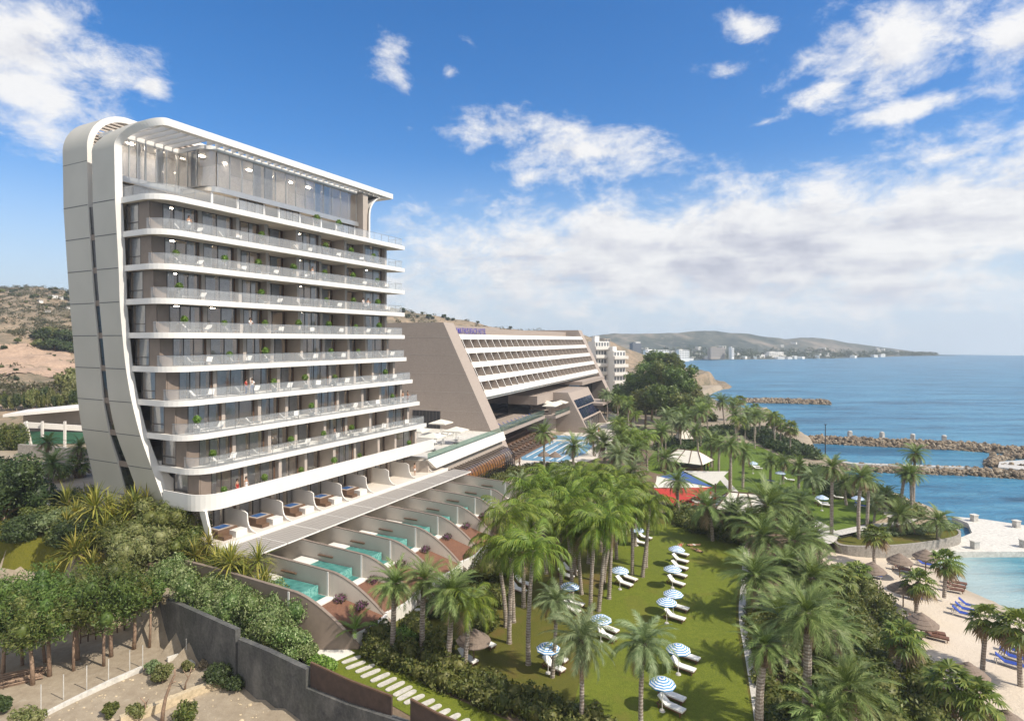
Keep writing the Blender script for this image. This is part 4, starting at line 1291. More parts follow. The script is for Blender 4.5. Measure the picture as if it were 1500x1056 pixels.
def pools():
    LP, LB = [], []
    slab = MB(); slab.prism([tuple(TW(u, v))[:2] for u, v in [(-.7, -.9), (-.7, -18.6), (41.5, -16.6), (42.6, -.9)]], 2.2, PD)
    tag(slab.build('pool_terrace', M['white_deck']), kind='structure')
    for k in range(1, 10):
        ua, ub = fin_u(k, 0) + .14, fin_u(k + 1, 0) - .2
        vf = vpost(k) + 1.3; vb = vf + 4.6 - .12 * k
        c = TW((ua + ub) / 2, vf, 0)
        o = empty('plunge_pool', (c.x, c.y, PD), TROT, label='x', cat='pool', group='private pools between the curved walls')
        w = (ub - ua) / 2 - .02
        dp = vb - vf
        m = MB()
        m.quad((-w, 0, .02), (w, 0, .02), (w, 0, .82), (-w, 0, .82)); m.quad((-w, 0, .82), (w, 0, .82), (w, .16, .82), (-w, .16, .82))
        m.build('overflow_wall', M['mosaic'], o)
        m = MB(); m.quad((-w, .165, .79), (w, .165, .79), (w, dp, .79), (-w, dp, .79)); m.build('water', M['pool_turquoise'], o)
        m = MB(); m.quad((-w, -.95, .03), (w, -.95, .03), (w, -.005, .03), (-w, -.005, .03)); m.build('catch_basin', M['pool_turquoise'], o)
        m = MB(); m.box(-w, w, dp + .002, dp + 2.4, 0.01, .86); m.build('upper_deck', M['white_deck'], o)
        LP.append(o)
        # planting bed in front with a white curved kerb
        cb = TW((ua + ub) / 2, vpost(k) - 2.6, 0)
        b = empty('planting_bed', (cb.x, cb.y, 0), TROT, label='x', cat='flower bed', group='red earth beds below the private pools')
        s = MB(); kb = MB(); 
        va = vpost(k) - .75
        pts = []
        for q in range(9):
            v = va - 4.0 * q / 8
            pts.append((fin_u(k, v) + .14 - (ua + ub) / 2, fin_u(k + 1, v) - .14 - (ua + ub) / 2, v - (vpost(k) - 2.6), PD + .02 - 1.7 * (q / 8) ** 1.3))
        for a, e in zip(pts, pts[1:]): s.quad((a[0], a[2], a[3]), (a[1], a[2], a[3]), (e[1], e[2], e[3]), (e[0], e[2], e[3]))
        s.build('red_mulch', M['mulch'], b)
        e = pts[-1]
        kp = [(e[0] + (e[1] - e[0]) * t / 8, e[2] - .35 * math.sin(PI * t / 8)) for t in range(9)]
        for i in range(8):
            p0, p1 = kp[i], kp[i + 1]
            kb.bar((*p0, 3.0), (*p1, 3.0), .3, 1.25)
        kb.build('white_kerb', M['white'], b)
        st = MB(); st.box(pts[0][0], pts[0][1], pts[0][2] + .01, pts[0][2] + .25, PD - .2, PD + .12); st.build('step_edge', M['white_trim'], b)
        LB.append(b)
    ordinals(LP, '{o} turquoise plunge pool between beige curved walls')
    ordinals(LB, '{o} red brown planting bed below the plunge pools')
pools()
def hot_tubs():
    o = empty('hot_tub', label='x', cat='hot tub', group='hot tubs on the lower terrace')
    m = MB(); m.box(-1.15, 1.15, -1.0, 1.0, 0, .82); m.build('timber_surround', M['wood'], o)
    m = MB(); m.box(-.95, .95, -.8, .8, .823, .86); m.build('rim', M['taupe'], o)
    m = MB(); m.quad((-.7, -.55, .868), (.7, -.55, .868), (.7, .55, .868), (-.7, .55, .868)); m.build('water', M['tub_water'], o)
    m = MB(); m.box(-1.15, -.2, -1.9, -1.0, 0, .36); m.build('step', M['wood'], o)
    m = MB(); m.box(.15, 1.5, -2.05, -1.02, 0, .62); m.build('white_bench', M['white'], o)
    L = [place(o, TW(4.6 + 4.62 * i, -2.3, FL + .005), TROT) for i in range(5)]
    ordinals(L, '{o} timber hot tub with blue water on the lower terrace')
pool_mat('tub_water', (.02, .07, .22), (.05, .13, .33), 1.5)
hot_tubs()

# ------------------------------------------------------------------ podium terrace and glass vault between tower and old hotel
HUx, HUy = .3614, .9324
HROT = math.atan2(HUy, HUx)
H0 = Vector((-.7, 119.0, 0)); HB = 2.4
def HW_(x, y, z=0):
    return Vector((H0.x + x * HUx - y * HUy, H0.y + x * HUy + y * HUx, z))
def HLoc(p):
    dx, dy = p.x - H0.x, p.y - H0.y
    return dx * HUx + dy * HUy, -dx * HUy + dy * HUx
glassmat('vault_glass', (.75, .72, .70), .12, .02, 1.5, (.05, .05, .06))
def podium():
    P1 = HLoc(at(631, 673, 10)); P2 = HLoc(at(721, 638, 10))
    y = (P1[1] + P2[1]) / 2
    x0, x1 = P1[0], -.05
    o = empty('podium_terrace', (H0.x, H0.y, 0), HROT, label='white edged roof terrace with green glass rail beside the old hotel', cat='terrace')
    m = MB(); m.prism([(x0, y + .3), (x1, y + .3), (x1, y + 26), (x0 - 4, y + 26)], 3, 9.7); m.build('base', M['taupe'], o)
    m = MB(); m.prism([(x0, y + .3), (x1, y + .3), (x1, y + 26), (x0 - 4, y + 26)], 9.71, 9.8); m.build('deck', M['concrete_pale'], o)
    m = MB(); m.add([(x0 - .6, y, 10.05), (x1, y, 10.05), (x1, y - .5, 8.5), (x0 + 1.2, y - .5, 8.5), (x0 - .6, y + .29, 10.05), (x1, y + .29, 10.05), (x1, y + .29, 8.5), (x0 + 1.2, y + .29, 8.5)],
                   [(0, 3, 2, 1), (0, 1, 5, 4), (3, 7, 6, 2), (0, 4, 7, 3), (1, 2, 6, 5)]); m.build('white_parapet', M['white'], o)
    m = MB(); m.quad((x0 - .4, y + .15, 10.06), (x1, y + .15, 10.06), (x1, y + .15, 11.0), (x0 - .4, y + .15, 11.0)); m.build('glass_rail', M['green_glass'], o)
    # glass vault
    v = empty('glass_vault', (H0.x, H0.y, 0), HROT, label='dark barrel vaulted glasshouse with interior coloured amber as if lit below the white parapet', cat='glasshouse')
    yb = y - 2.3; xe = -.1
    prof = [(yb, HB), (yb, HB + 2.7)] + [(yb + 1.9 - 1.9 * math.cos(PI / 2 * i / 7), HB + 2.7 + 1.9 * math.sin(PI / 2 * i / 7)) for i in range(1, 8)] + [(y + .2, HB + 4.75)]
    g = MB()
    for a, b in zip(prof, prof[1:]): g.quad((xe - 32, a[0], a[1]), (xe, a[0], a[1]), (xe, b[0], b[1]), (xe - 32, b[0], b[1]))
    n = len(prof); g.add([(xe, p[0], p[1]) for p in prof] + [(xe, y + .2, HB)], [tuple(range(n + 1))])
    g.build('glazing', M['vault_glass'], v)
    x = xe - 31.8
    while x <= xe + .01:
        r = MB(); r.tube([(x, p[0] - .03, p[1] + .03) for p in prof], .055, 4); r.build('rib', M['dark_metal'], v); x += 1.06
    r = MB()
    for z in (HB + 1.3, HB + 2.7): r.bar((xe - 32, yb - .05, z), (xe, yb - .05, z), .07, .09)
    r.build('rail', M['dark_metal'], v)
    w = MB()  # back wall and floor carry the orange-lit look in their colour
    w.box(xe - 32, xe - .4, yb + 1.8, yb + 2.0, HB, HB + 3.4); w.build('amber_glow_wall', M['amber'], v)
    f = MB(); f.box(xe - 32, xe - .2, yb + .1, yb + 1.8, HB, HB + .08); f.build('floor', M['amber'], v)
    return y
PODY = podium()

# ------------------------------------------------------------------ the old hotel
hotel = empty('hotel_building', (H0.x, H0.y, 0), HROT, 'old taupe hotel with leaning end walls and white balcony bands', 'hotel')
SL = 14.2 / 29.0
def hy(z): return SL * (z - HB)
def old_hotel():
    TOP = 31.6; LEN = 106.0
    def endwall(x0, x1, y1=46, name='end_wall'):
        m = MB(); prof = [(0, HB), (hy(TOP), TOP), (y1, TOP), (y1, HB)]
        n = 4
        m.add([(x0, a, z) for a, z in prof] + [(x1, a, z) for a, z in prof], [tuple(range(n)), tuple(range(2 * n - 1, n - 1, -1))] + [(i, n + i, n + (i + 1) % n, (i + 1) % n) for i in range(n)])
        w = m.build(name, M['hotel_stone'], hotel)
        for z in (28.6, 25, 21.2, 17.4, 13.6, 9.8, 6):
            j = MB(); j.box(x0 - .02, x0 + .01, hy(z) + .05, y1, z - .04, z + .04); j.build('stone_joint', M['taupe'], w)
        return w
    w = endwall(0, 4.6)
    # dark opening in the end wall at terrace level
    m = MB(); m.box(-.06, .05, 15.0, 21.5, 9.8, 13.4); dr = m.build('terrace_door', M['dark_metal'], hotel)
    m = MB()
    for i in range(9): m.box(-.12, -.061, 15.0 + i * .8, 15.08 + i * .8, 9.8, 13.4)
    m.build('frame', M['frame_metal'], dr)
    endwall(LEN, LEN + 4.6, 36)
    tops = [29.2, 26.25, 23.3, 20.35, 17.4]
    for i, zt in enumerate(tops):
        m = MB(); z0 = zt - (1.2 if i == 4 else 1.06)
        a, b = hy(zt), hy(z0)
        m.add([(4.602, b - .1, z0), (LEN - .002, b - .1, z0), (LEN - .002, a - .1, zt), (4.602, a - .1, zt), (4.602, b + 2.4, z0), (LEN - .002, b + 2.4, z0), (LEN - .002, a + 1.9, zt), (4.602, a + 1.9, zt)],
              [(0, 1, 2, 3), (3, 2, 6, 7), (1, 0, 4, 5), (0, 3, 7, 4), (1, 5, 6, 2)])
        m.build('balcony_band', M['white'], hotel)
        if i < 4:
            zb = tops[i + 1]; ztop = z0
            g = MB(); g.box(4.61, LEN - .01, hy(zb) + 2.6, hy(zb) + 2.8, zb - .3, ztop + .3); g.build('recessed_wall', M['brown_panel'], hotel)
            l = MB(); l.box(4.61, LEN - .01, hy(zb) + 2.2, hy(zb) + 2.4, ztop - .32, ztop); l.build('lintel', M['white'], hotel)
            for q in range(25):
                x = 4.9 + (LEN - 5.2) * q / 25
                d = MB()
                pr = [(hy(zb) - .06, zb), (hy(ztop) - .06, ztop), (hy(ztop) + 2.1, ztop), (hy(zb) + 2.55, zb)]
                d.add([(x, p, z) for p, z in pr] + [(x + .3, p + .0, z) for p, z in pr], [(0, 1, 2, 3), (7, 6, 5, 4), (0, 4, 5, 1), (1, 5, 6, 2)])
                dd = d.build('balcony_divider', M['hotel_stone'], hotel)
                if q < 14:
                    e = MB(); e.add([(x - .02, pr[0][0] - .03, zb), (x + .2, pr[0][0] - .03, zb), (x + .2, pr[1][0] - .03, ztop), (x - .02, pr[1][0] - .03, ztop)], [(0, 1, 2, 3)]); e.build('white_edge', M['white'], dd)
    # body behind, soffit, roof blocks
    m = MB(); m.box(4.61, LEN - .01, hy(29) + 3.6, 34, 13.5, 29.0); m.build('core', M['hotel_stone'], hotel)
    m = MB(); m.box(4.61, LEN - .01, hy(16.2) + .4, hy(16.2) + 8, 15.6, 16.19); m.build('soffit', M['concrete_pale'], hotel)
    m = MB(); m.box(5.0, 38, 17.5, 32, 29.0, 31.25); m.build('roof_block', M['hotel_stone'], hotel)
    m = MB(); m.box(38, LEN, 19, 32, 29.0, 30.9); m.build('roof_block', M['hotel_stone'], hotel)
    m = MB(); m.box(4.61, LEN - .01, 18, 20, 2.4, 15.6); m.build('lobby_wall', M['taupe'], hotel)
    # mid terrace with green glass
    m = MB(); m.prism([(4.61, 4.4), (37.9, 4.8), (37.9, 17.9), (4.61, 17.9)], 7.9, 8.6); m.build('terrace_slab', M['hotel_stone'], hotel)
    m = MB(); m.quad((4.62, 4.6, 8.62), (37.8, 5.0, 8.62), (37.8, 5.0, 10.1), (4.62, 4.6, 10.1)); m.build('glass_rail', M['green_glass'], hotel)
    m = MB(); m.box(5, 37.8, 15.0, 15.15, 8.6, 15.5); m.build('terrace_glazing', M['dark_glass'], hotel)
    m = MB(); m.prism([(38, 2.0), (51.6, 2.0), (51.6, 17.9), (38, 17.9)], 7.9, 8.6); m.build('terrace_slab', M['hotel_stone'], hotel)
    m = MB(); m.box(40, 51.5, 6, 17, HB, 7.88); m.build('bar_wall', M['taupe'], hotel)
    m = MB(); m.quad((38.1, 2.15, 8.62), (51.5, 2.15, 8.62), (51.5, 2.15, 9.7), (38.1, 2.15, 9.7)); m.build('glass_rail', M['green_glass'], hotel)
    m = MB(); m.box(38, 51.68, 7.0, 17.9, 11.2, 13.4); m.build('upper_block', M['hotel_stone'], hotel)
    m = MB(); m.box(38.3, 51.5, 9.0, 9.2, 8.6, 11.19); m.build('terrace_glazing', M['dark_glass'], hotel)
    # restaurant block with sloping solar front
    x0, x1 = 51.7, 73.5
    prof = [(-3.3, HB), (2.7, 13.4), (17.9, 13.4), (17.9, HB)]
    m = MB(); m.add([(x0, a, z) for a, z in prof] + [(x0 + .9, a, z) for a, z in prof], [(0, 1, 2, 3), (7, 6, 5, 4), (0, 4, 5, 1), (1, 5, 6, 2)]); m.build('side_wall', M['hotel_stone'], hotel)
    m = MB(); m.add([(x1, a, z) for a, z in prof] + [(x1 + .9, a, z) for a, z in prof], [(0, 1, 2, 3), (7, 6, 5, 4), (0, 4, 5, 1), (1, 5, 6, 2)]); m.build('side_wall', M['hotel_stone'], hotel)
    m = MB(); m.box(x0 + .9, x1, 2.9, 17.8, 12.8, 13.3); m.build('flat_roof', M['hotel_stone'], hotel)
    def sy(z): return -3.3 + 6.0 * (z - HB) / 11.0
    m = MB(); m.add([(x0 + .9, sy(5.8), 5.8), (x1, sy(5.8), 5.8), (x1, sy(13.3), 13.3), (x0 + .9, sy(13.3), 13.3), (x0 + .9, sy(5.8) + .4, 5.8), (x1, sy(5.8) + .4, 5.8)], [(0, 1, 2, 3), (0, 4, 5, 1)]); m.build('sloped_front', M['hotel_stone'], hotel)
    nx = 6
    for i in range(nx):
        for (za, zb_) in ((6.3, 8.9), (9.15, 11.2)):
            a = x0 + 1.6 + (x1 - x0 - 2) * i / nx; b = a + (x1 - x0 - 2) / nx - .22
            m = MB(); m.add([(a, sy(za) - .08, za), (b, sy(za) - .08, za), (b, sy(zb_) - .08, zb_), (a, sy(zb_) - .08, zb_)], [(0, 1, 2, 3)]); m.build('solar_panel', M['solar'], hotel)
    add_window(x0 + 1.2, sy(5.6) + .6, HB + .1, x1 - x0 - 1.6, 3.2, 7, 50, 0, hotel)
    m = MB(); m.box(70, 84, -3.0, 12, 8.2, 8.9); m.build('canopy_slab', M['hotel_stone'], hotel)
    m = MB(); m.box(74.5, LEN - .1, 4.5, 16, 13.8, 14.9); m.build('upper_slab', M['hotel_stone'], hotel)
    m = MB(); m.box(74.5, LEN - .1, 9, 9.2, 3, 13.7); m.build('recessed_glazing', M['dark_glass'], hotel)
    # stepped sun terrace below the glass terrace
    for i in range(4):
        m = MB(); m.box(4.62, 39.5, 2.2 + i * 2.6, 2.2 + (i + 1) * 2.6 - .01, HB, HB + .5 + i * .55); m.build('sun_step', M['wood'], hotel)
old_hotel()
def sign():
    cu = bpy.data.curves.new('sign_letters', 'FONT'); cu.body = 'AMATHUS BEACH HOTEL'; cu.size = 1.9; cu.extrude = .03; cu.space_character = 1.12; cu.offset = .004
    tmp = bpy.data.objects.new('tmp', cu); COL.objects.link(tmp)
    dg = bpy.context.evaluated_depsgraph_get()
    me = bpy.data.meshes.new_from_object(tmp.evaluated_get(dg))
    bpy.data.objects.remove(tmp)
    me.materials.clear(); me.materials.append(M['sign_blue'])
    xs = [v.co.x for v in me.vertices]; w = max(xs) - min(xs)
    for v in me.vertices: v.co.x *= 16.4 / w
    o = empty('rooftop_sign', HW_(9.5, 16.2, 29.4), HROT, 'blue rooftop letters on the parapet of the old hotel', 'sign')
    L = link('lettering', me, o); L.rotation_euler = (R(90), 0, 0)
    m = MB()
    for i in range(8): m.box(.4 + i * 2.2, .48 + i * 2.2, .1, .2, -.4, 1.2)
    m.bar((0, .18, .15), (16.4, .18, .15), .08, .08); m.build('bracket', M['rail_metal'], o)
sign()
# ground round the hotel pool
sheet('pool_plaza', pxs([(690, 720), (752, 684), (780, 660), (850, 622), (905, 602), (930, 606), (900, 640), (885, 668), (846, 682), (790, 684), (745, 700), (715, 725)], HB), G + .03, 'deck_stone')
def hotel_pool():
    o = empty('swimming_pool', at(815, 660, G), label='large pale blue lane pool in front of the old hotel', cat='swimming pool')
    off = Vector(o.location)
    def pl(name, px, z, mat, par):
        m = MB(); P = [at(x, y, G) - off for x, y in px]; P = [(p.x, p.y, z) for p in P]
        a = sum(P[i][0] * P[(i + 1) % len(P)][1] - P[(i + 1) % len(P)][0] * P[i][1] for i in range(len(P)))
        if a < 0: P = P[::-1]
        m.add(P, [tuple(range(len(P)))]); return m.build(name, M[mat], par)
    main = [(761, 664), (806, 646), (873, 648), (858, 664), (826, 677), (765, 674)]
    w = pl('main_water', main, .06, 'pool_blue', o); pl('upper_water', [(805.5, 644), (813, 637.6), (862, 640), (855, 646)], .07, 'pool_blue', o)
    m = MB()
    for i in range(5):
        t_ = (i + .7) / 5.5
        a = at(806 + 66 * t_, 646.5 + 1.5 * t_, G) - off; b = at(763 + 62 * t_, 669 + 7 * t_, G) - off
        m.bar((a.x, a.y, .075), (b.x, b.y, .075), .35, .012)
    m.build('lane_line', M['white'], w)
    m = MB(); a = at(804, 645.3, G) - off; b = at(873, 647, G) - off; m.bar((a.x, a.y, .16), (b.x, b.y, .16), .8, .24); m.build('dividing_kerb', M['white_deck'], o)
hotel_pool()
# ------------------------------------------------------------------ vegetation
def unit(a): return a / (np.linalg.norm(a, axis=-1, keepdims=True) + 1e-9)
def leaf_cloud(blobs, n, size, seed, lump=.22, up=.3, asp=.5, depth=.16):
    rng = np.random.RandomState(seed)
    B = np.asarray(blobs, float)
    wgt = (B[:, 3] * B[:, 4] + B[:, 4] * B[:, 5] + B[:, 3] * B[:, 5]); wgt /= wgt.sum()
    idx = rng.choice(len(B), n, p=wgt)
    d = unit(rng.normal(size=(n, 3)))
    k = rng.uniform(2, 5, (6, 3)); ph = rng.uniform(0, 6, (6, len(B)))
    l = sum(np.sin((d @ k[i]) * 1.6 + ph[i][idx]) for i in range(6)) / 6
    rad = 1 - np.abs(rng.normal(0, depth, n)) + l * lump
    P = B[idx, :3] + d * B[idx, 3:] * rad[:, None]
    nrm = unit(d * .5 + rng.normal(size=(n, 3)) * .7 + np.array([0, 0, up]))
    t = unit(np.cross(nrm, rng.normal(size=(n, 3)))); b = np.cross(nrm, t)
    s = (size * rng.uniform(.6, 1.25, n))[:, None]
    V = np.stack([P + t * s, P + b * s * asp, P - t * s, P - b * s * asp], 1).reshape(-1, 3)
    Q = np.arange(n * 4).reshape(n, 4)
    return V, Q
def cores(blobs, f=.72, n=8):
    V, Q = [], []
    for (cx, cy_, cz, rx, ry, rz) in blobs:
        b = len(V)
        for i in range(n // 2 + 1):
            th = PI * (i + .001) / (n // 2 + .002)
            for j in range(n):
                a = 2 * PI * j / n
                V.append((cx + rx * f * math.sin(th) * math.cos(a), cy_ + ry * f * math.sin(th) * math.sin(a), cz - rz * f * math.cos(th)))
        for i in range(n // 2):
            for j in range(n): Q.append((b + i * n + j, b + i * n + (j + 1) % n, b + (i + 1) * n + (j + 1) % n, b + (i + 1) * n + j))
    return np.array(V), np.array(Q)
def foliage(name, blobs, n, size, seed, mat, core=.7, **kw):
    V, Q = leaf_cloud(blobs, n, size, seed, **kw)
    if core:
        V2, Q2 = cores(blobs, core)
        Q = np.vstack([Q, Q2 + len(V)]); V = np.vstack([V, V2])
    return np_mesh(name, V, Q, M[mat])

def palm_crown(name, mat, nf=28, L=2.3, seed=1, e_hi=80, e_lo=-35, droop=75, leaf=.5, lw=.06, nleaf=24, hang=.5, fwd=45, dead=0, curl=1.3):
    rng = np.random.RandomState(seed)
    V, Q, MI = [], [], []
    S = 9
    for i in range(nf):
        t = (i + .5) / nf
        az = i * 2.39996 + rng.uniform(-.25, .25)
        e0 = R(e_hi + (e_lo - e_hi) * t ** .85 + rng.uniform(-7, 7))
        Li = L * rng.uniform(.88, 1.1) * (.8 + .2 * math.sin(PI * min(1, t + .15)))
        dr = R(droop * rng.uniform(.75, 1.25))
        h = np.array([math.cos(az), math.sin(az), 0]); zv = np.array([0, 0, 1.])
        ss = np.linspace(0, 1, S + 1)
        ang = e0 - dr * ss ** curl
        T = np.cos(ang)[:, None] * h + np.sin(ang)[:, None] * zv
        P = np.zeros((S + 1, 3))
        for j in range(S): P[j + 1] = P[j] + (T[j] + T[j + 1]) / 2 * Li / S
        side = np.array([-math.sin(az), math.cos(az), 0])
        tw = rng.uniform(-.35, .35)
        side = side * math.cos(tw) + zv * math.sin(tw)
        mi = 1 if t > 1 - dead else 0
        # rachis
        b = len(V); w = .035
        for j in range(S + 1):
            ww = w * (1.1 - ss[j])
            V += [P[j] + side * ww, P[j] - side * ww]
        for j in range(S): Q.append((b + 2 * j, b + 2 * j + 1, b + 2 * j + 3, b + 2 * j + 2)); MI.append(mi)
        for q in range(nleaf):
            s = .1 + .9 * (q + rng.uniform(.2, .8)) / nleaf
            j = min(int(s * S), S - 1); f = s * S - j
            p = P[j] * (1 - f) + P[j + 1] * f; tg = unit(T[j] * (1 - f) + T[j + 1] * f)
            ll = leaf * (.45 + .75 * math.sin(PI * min(.97, s * .82 + .12))) * rng.uniform(.85, 1.15)
            fa = R(fwd * rng.uniform(.8, 1.2)) + .35 * s
            for sg in (1, -1):
                d = unit(side * sg * math.cos(fa) + tg * math.sin(fa) + np.array([0, 0, .18 - hang * .35]))
                d2 = unit(d + np.array([0, 0, -hang]))
                m_ = p + d * ll * .5; e_ = m_ + d2 * ll * .5
                wv = tg * lw * .5
                b = len(V)
                V += [p - wv, p + wv, m_ + wv * .9, m_ - wv * .9, e_ + wv * .15, e_ - wv * .15]
                Q.append((b, b + 1, b + 2, b + 3)); Q.append((b + 3, b + 2, b + 4, b + 5)); MI += [mi, mi]
    return np_mesh(name, np.array(V), np.array(Q), [M[mat], M['leaf_dead']], MI)
def fan_crown(name, mat, nf=30, L=.95, seed=1, fan=.75, dead=.2):
    rng = np.random.RandomState(seed)
    V, Q, MI = [], [], []
    for i in range(nf):
        t = (i + .5) / nf
        az = i * 2.39996 + rng.uniform(-.3, .3)
        e = R(78 - 125 * t ** .9 + rng.uniform(-8, 8))
        mi = 1 if t > 1 - dead else 0
        h = np.array([math.cos(az), math.sin(az), 0.]); zv = np.array([0, 0, 1.])
        T = h * math.cos(e) + zv * math.sin(e)
        Lp = L * rng.uniform(.75, 1.1)
        side = np.array([-math.sin(az), math.cos(az), 0.])
        c = T * Lp - zv * .1 * math.cos(e)
        b = len(V); w = .02
        V += [side * w, -side * w, c - side * w, c + side * w]; Q.append((b, b + 1, b + 2, b + 3)); MI.append(mi)
        up = unit(np.cross(side, T)); T2 = unit(T * .8 - zv * .35)
        N = 15
        for q in range(N):
            a = R(-125 + 250 * q / (N - 1)); da = R(250 / (N - 1)) * .5
            fl = fan * (1 - .25 * abs(a) / 2.2) * rng.uniform(.9, 1.1)
            d = T2 * math.cos(a) + side * math.sin(a)
            pl = (1 if q % 2 else -1) * .03
            d1 = T2 * math.cos(a - da) + side * math.sin(a - da); d2 = T2 * math.cos(a + da) + side * math.sin(a + da)
            m0 = c + d1 * fl * .55 + up * pl; m1 = c + d2 * fl * .55 - up * pl
            tip = c + d * fl - zv * fl * .32
            b = len(V)
            V += [c, m0, tip, m1]
            Q.append((b, b + 1, b + 2, b + 3)); MI.append(mi)
    return np_mesh(name, np.array(V), np.array(Q), [M[mat], M['leaf_dead']], MI)
def rosette(name, mat, heads, nb=55, L=.9, seed=1, w=.07):
    """sword-leaved heads on short stems"""
    rng = np.random.RandomState(seed)
    V, Q = [], []
    for (hx, hy_, hz_) in heads:
        for i in range(nb):
            az = i * 2.39996 + rng.uniform(-.2, .2); t = (i + .5) / nb
            e = R(85 - 120 * t + rng.uniform(-8, 8)); ll = L * rng.uniform(.8, 1.15)
            h = np.array([math.cos(az), math.sin(az), 0.]); zv = np.array([0, 0, 1.])
            d = h * math.cos(e) + zv * math.sin(e); d2 = unit(d + zv * -.55)
            side = np.array([-math.sin(az), math.cos(az), 0.]) * w / 2
            p = np.array([hx, hy_, hz_]); m_ = p + d * ll * .6; e_ = m_ + d2 * ll * .45
            b = len(V)
            V += [p - side * .6, p + side * .6, m_ + side, m_ - side, e_ + side * .1, e_ - side * .1]
            Q += [(b, b + 1, b + 2, b + 3), (b + 3, b + 2, b + 4, b + 5)]
    return np_mesh(name, np.array(V), np.array(Q), M[mat])

CR = {
 'Q': [palm_crown('crown', 'leaf_queen', 19, 2.5, 11 + i, 80, -18, 100, .66, .058, 24, 1.15, 38, .03, 1.5) for i in range(3)],
 'D': [palm_crown('crown', 'leaf_date', 50, 2.3, 21 + i, 84, -38, 60, .46, .055, 32, .22, 50, .12, 1.4) for i in range(3)],
 'B': [palm_crown('crown', 'leaf_bright', 12, 2.3, 31 + i, 78, 15, 45, .5, .06, 24, .3, 45, 0, 1.4) for i in range(1)],
 'G': [palm_crown('crown', 'leaf_grey', 44, 2.3, 41 + i, 82, -38, 74, .44, .055, 30, .45, 44, .10, 1.4) for i in range(2)],
 'F': [fan_crown('crown', 'leaf_fan', 34, .95, 51 + i) for i in range(2)],
}
RNOM = {'Q': 1.95, 'D': 2.05, 'B': 1.9, 'G': 1.95, 'F': 1.45}
def trunk_mesh(kind, h, lx, ly, r, seed):
    rng = random.Random(seed)
    m = MB()
    n = max(5, int(h / .55))
    pts, rad = [], []
    bx, by = rng.uniform(-.12, .12), rng.uniform(-.12, .12)
    for i in range(n + 1):
        t = i / n
        pts.append((lx * t ** 1.3 + bx * math.sin(PI * t), ly * t ** 1.3 + by * math.sin(PI * t), h * t))
        f = {'Q': 1.25 - .4 * t + (.35 if i == 0 else 0), 'D': 1.05 - .15 * t, 'G': 1.05 - .25 * t, 'B': 1.0, 'F': 1.15 - .2 * t}[kind]
        rad.append(r * f * rng.uniform(.95, 1.06))
    m.tube(pts, rad, 9, 0)
    if kind in 'DGF':                                     # old leaf bases below the crown
        top = Vector(pts[-1]); bl = min(h * .35, 1.3)
        nb = 7
        pp, rr = [], []
        for i in range(nb):
            t = i / (nb - 1)
            pp.append((lx * (1 - bl / h * (1 - t)), ly * (1 - bl / h * (1 - t)), h - bl * (1 - t))); rr.append(r * (1.15 + .9 * t ** .8) * (1.1 if i % 2 else .93))
        rr[-1] *= .6
        m.tube(pp, rr, 9, 1)
    return m.mesh('trunk', [M['trunk_ringed'], M['trunk_brown']], False)
PALMS = {}
SEED = [100]
def palm(kind, bx, by, cx, cy, r, zone, z=None, name=None, rt=None):
    SEED[0] += 1
    rng = random.Random(SEED[0])
    if z is None: z = G
    base = at(bx, by, z)
    if z == 'beach': base = at(bx, by, 1.0)
    Y = base.y
    top = atY(cx, cy, Y)
    h = max(top.z - base.z, .35)
    nm = {'Q': 'palm_tree', 'D': 'date_palm', 'B': 'young_palm', 'G': 'date_palm', 'F': 'fan_palm'}[kind]
    o = empty(name or nm, base - Vector((0, 0, .1)), cat='palm tree', label='x')
    tr = {'Q': .165, 'D': .22, 'B': .16, 'G': .16, 'F': .16}[kind] if rt is None else rt
    link('trunk', trunk_mesh(kind, h + .1, top.x - base.x, 0, tr, SEED[0]), o)
    c = link('crown', rng.choice(CR[kind]), o, (top.x - base.x, 0, h + .05), rng.uniform(0, 6.28))
    s = r * Y / F / RNOM[kind] * rng.uniform(.9, 1.12)
    c.scale = (s, s, s * rng.uniform(.92, 1.05))
    c.rotation_euler = (rng.uniform(-.2, .2), rng.uniform(-.2, .2), rng.uniform(0, 6.28))
    PALMS.setdefault(zone, []).append(o)
    return o
for a in [('D', 575, 958, 578, 854, 37), ('D', 619, 955, 622, 848, 38), ('D', 655, 982, 661, 866, 44), ('Q', 679, 985, 688, 884, 42)]: palm(*a, 'front')
for a in [('G', 809, 992, 815, 880, 40), ('G', 852, 1068, 851, 936, 48), ('G', 939, 1072, 943, 942, 46)]: palm(*a, 'lawn')
palm('B', 519, 947, 520, 922, 33, 'young')
for b in [(746, 942, 752, 802, 46), (741, 918, 726, 800, 42), (752, 911, 742, 758, 46), (767, 889, 767, 752, 44), (774, 973, 782, 806, 50), (865, 899, 872, 772, 44), (877, 895, 888, 765, 44), (892, 877, 896, 757, 42),
          (884, 853, 907, 738, 38), (926, 842, 925, 744, 40), (941, 845, 952, 740, 36), (946, 831, 950, 752, 30), (917, 794, 915, 715, 34), (903, 819, 900, 722, 36), (852, 870, 848, 788, 44), (838, 880, 830, 770, 42),
          (822, 862, 818, 752, 42), (800, 840, 790, 738, 40), (843, 842, 838, 730, 38), (862, 825, 860, 722, 36), (880, 808, 880, 708, 34), (905, 792, 902, 700, 32), (785, 800, 778, 716, 40), (815, 792, 815, 712, 36), (930, 800, 932, 716, 32),
          (850, 790, 850, 700, 34), (870, 770, 872, 690, 30)]:
    palm('Q', *b, 'grove')
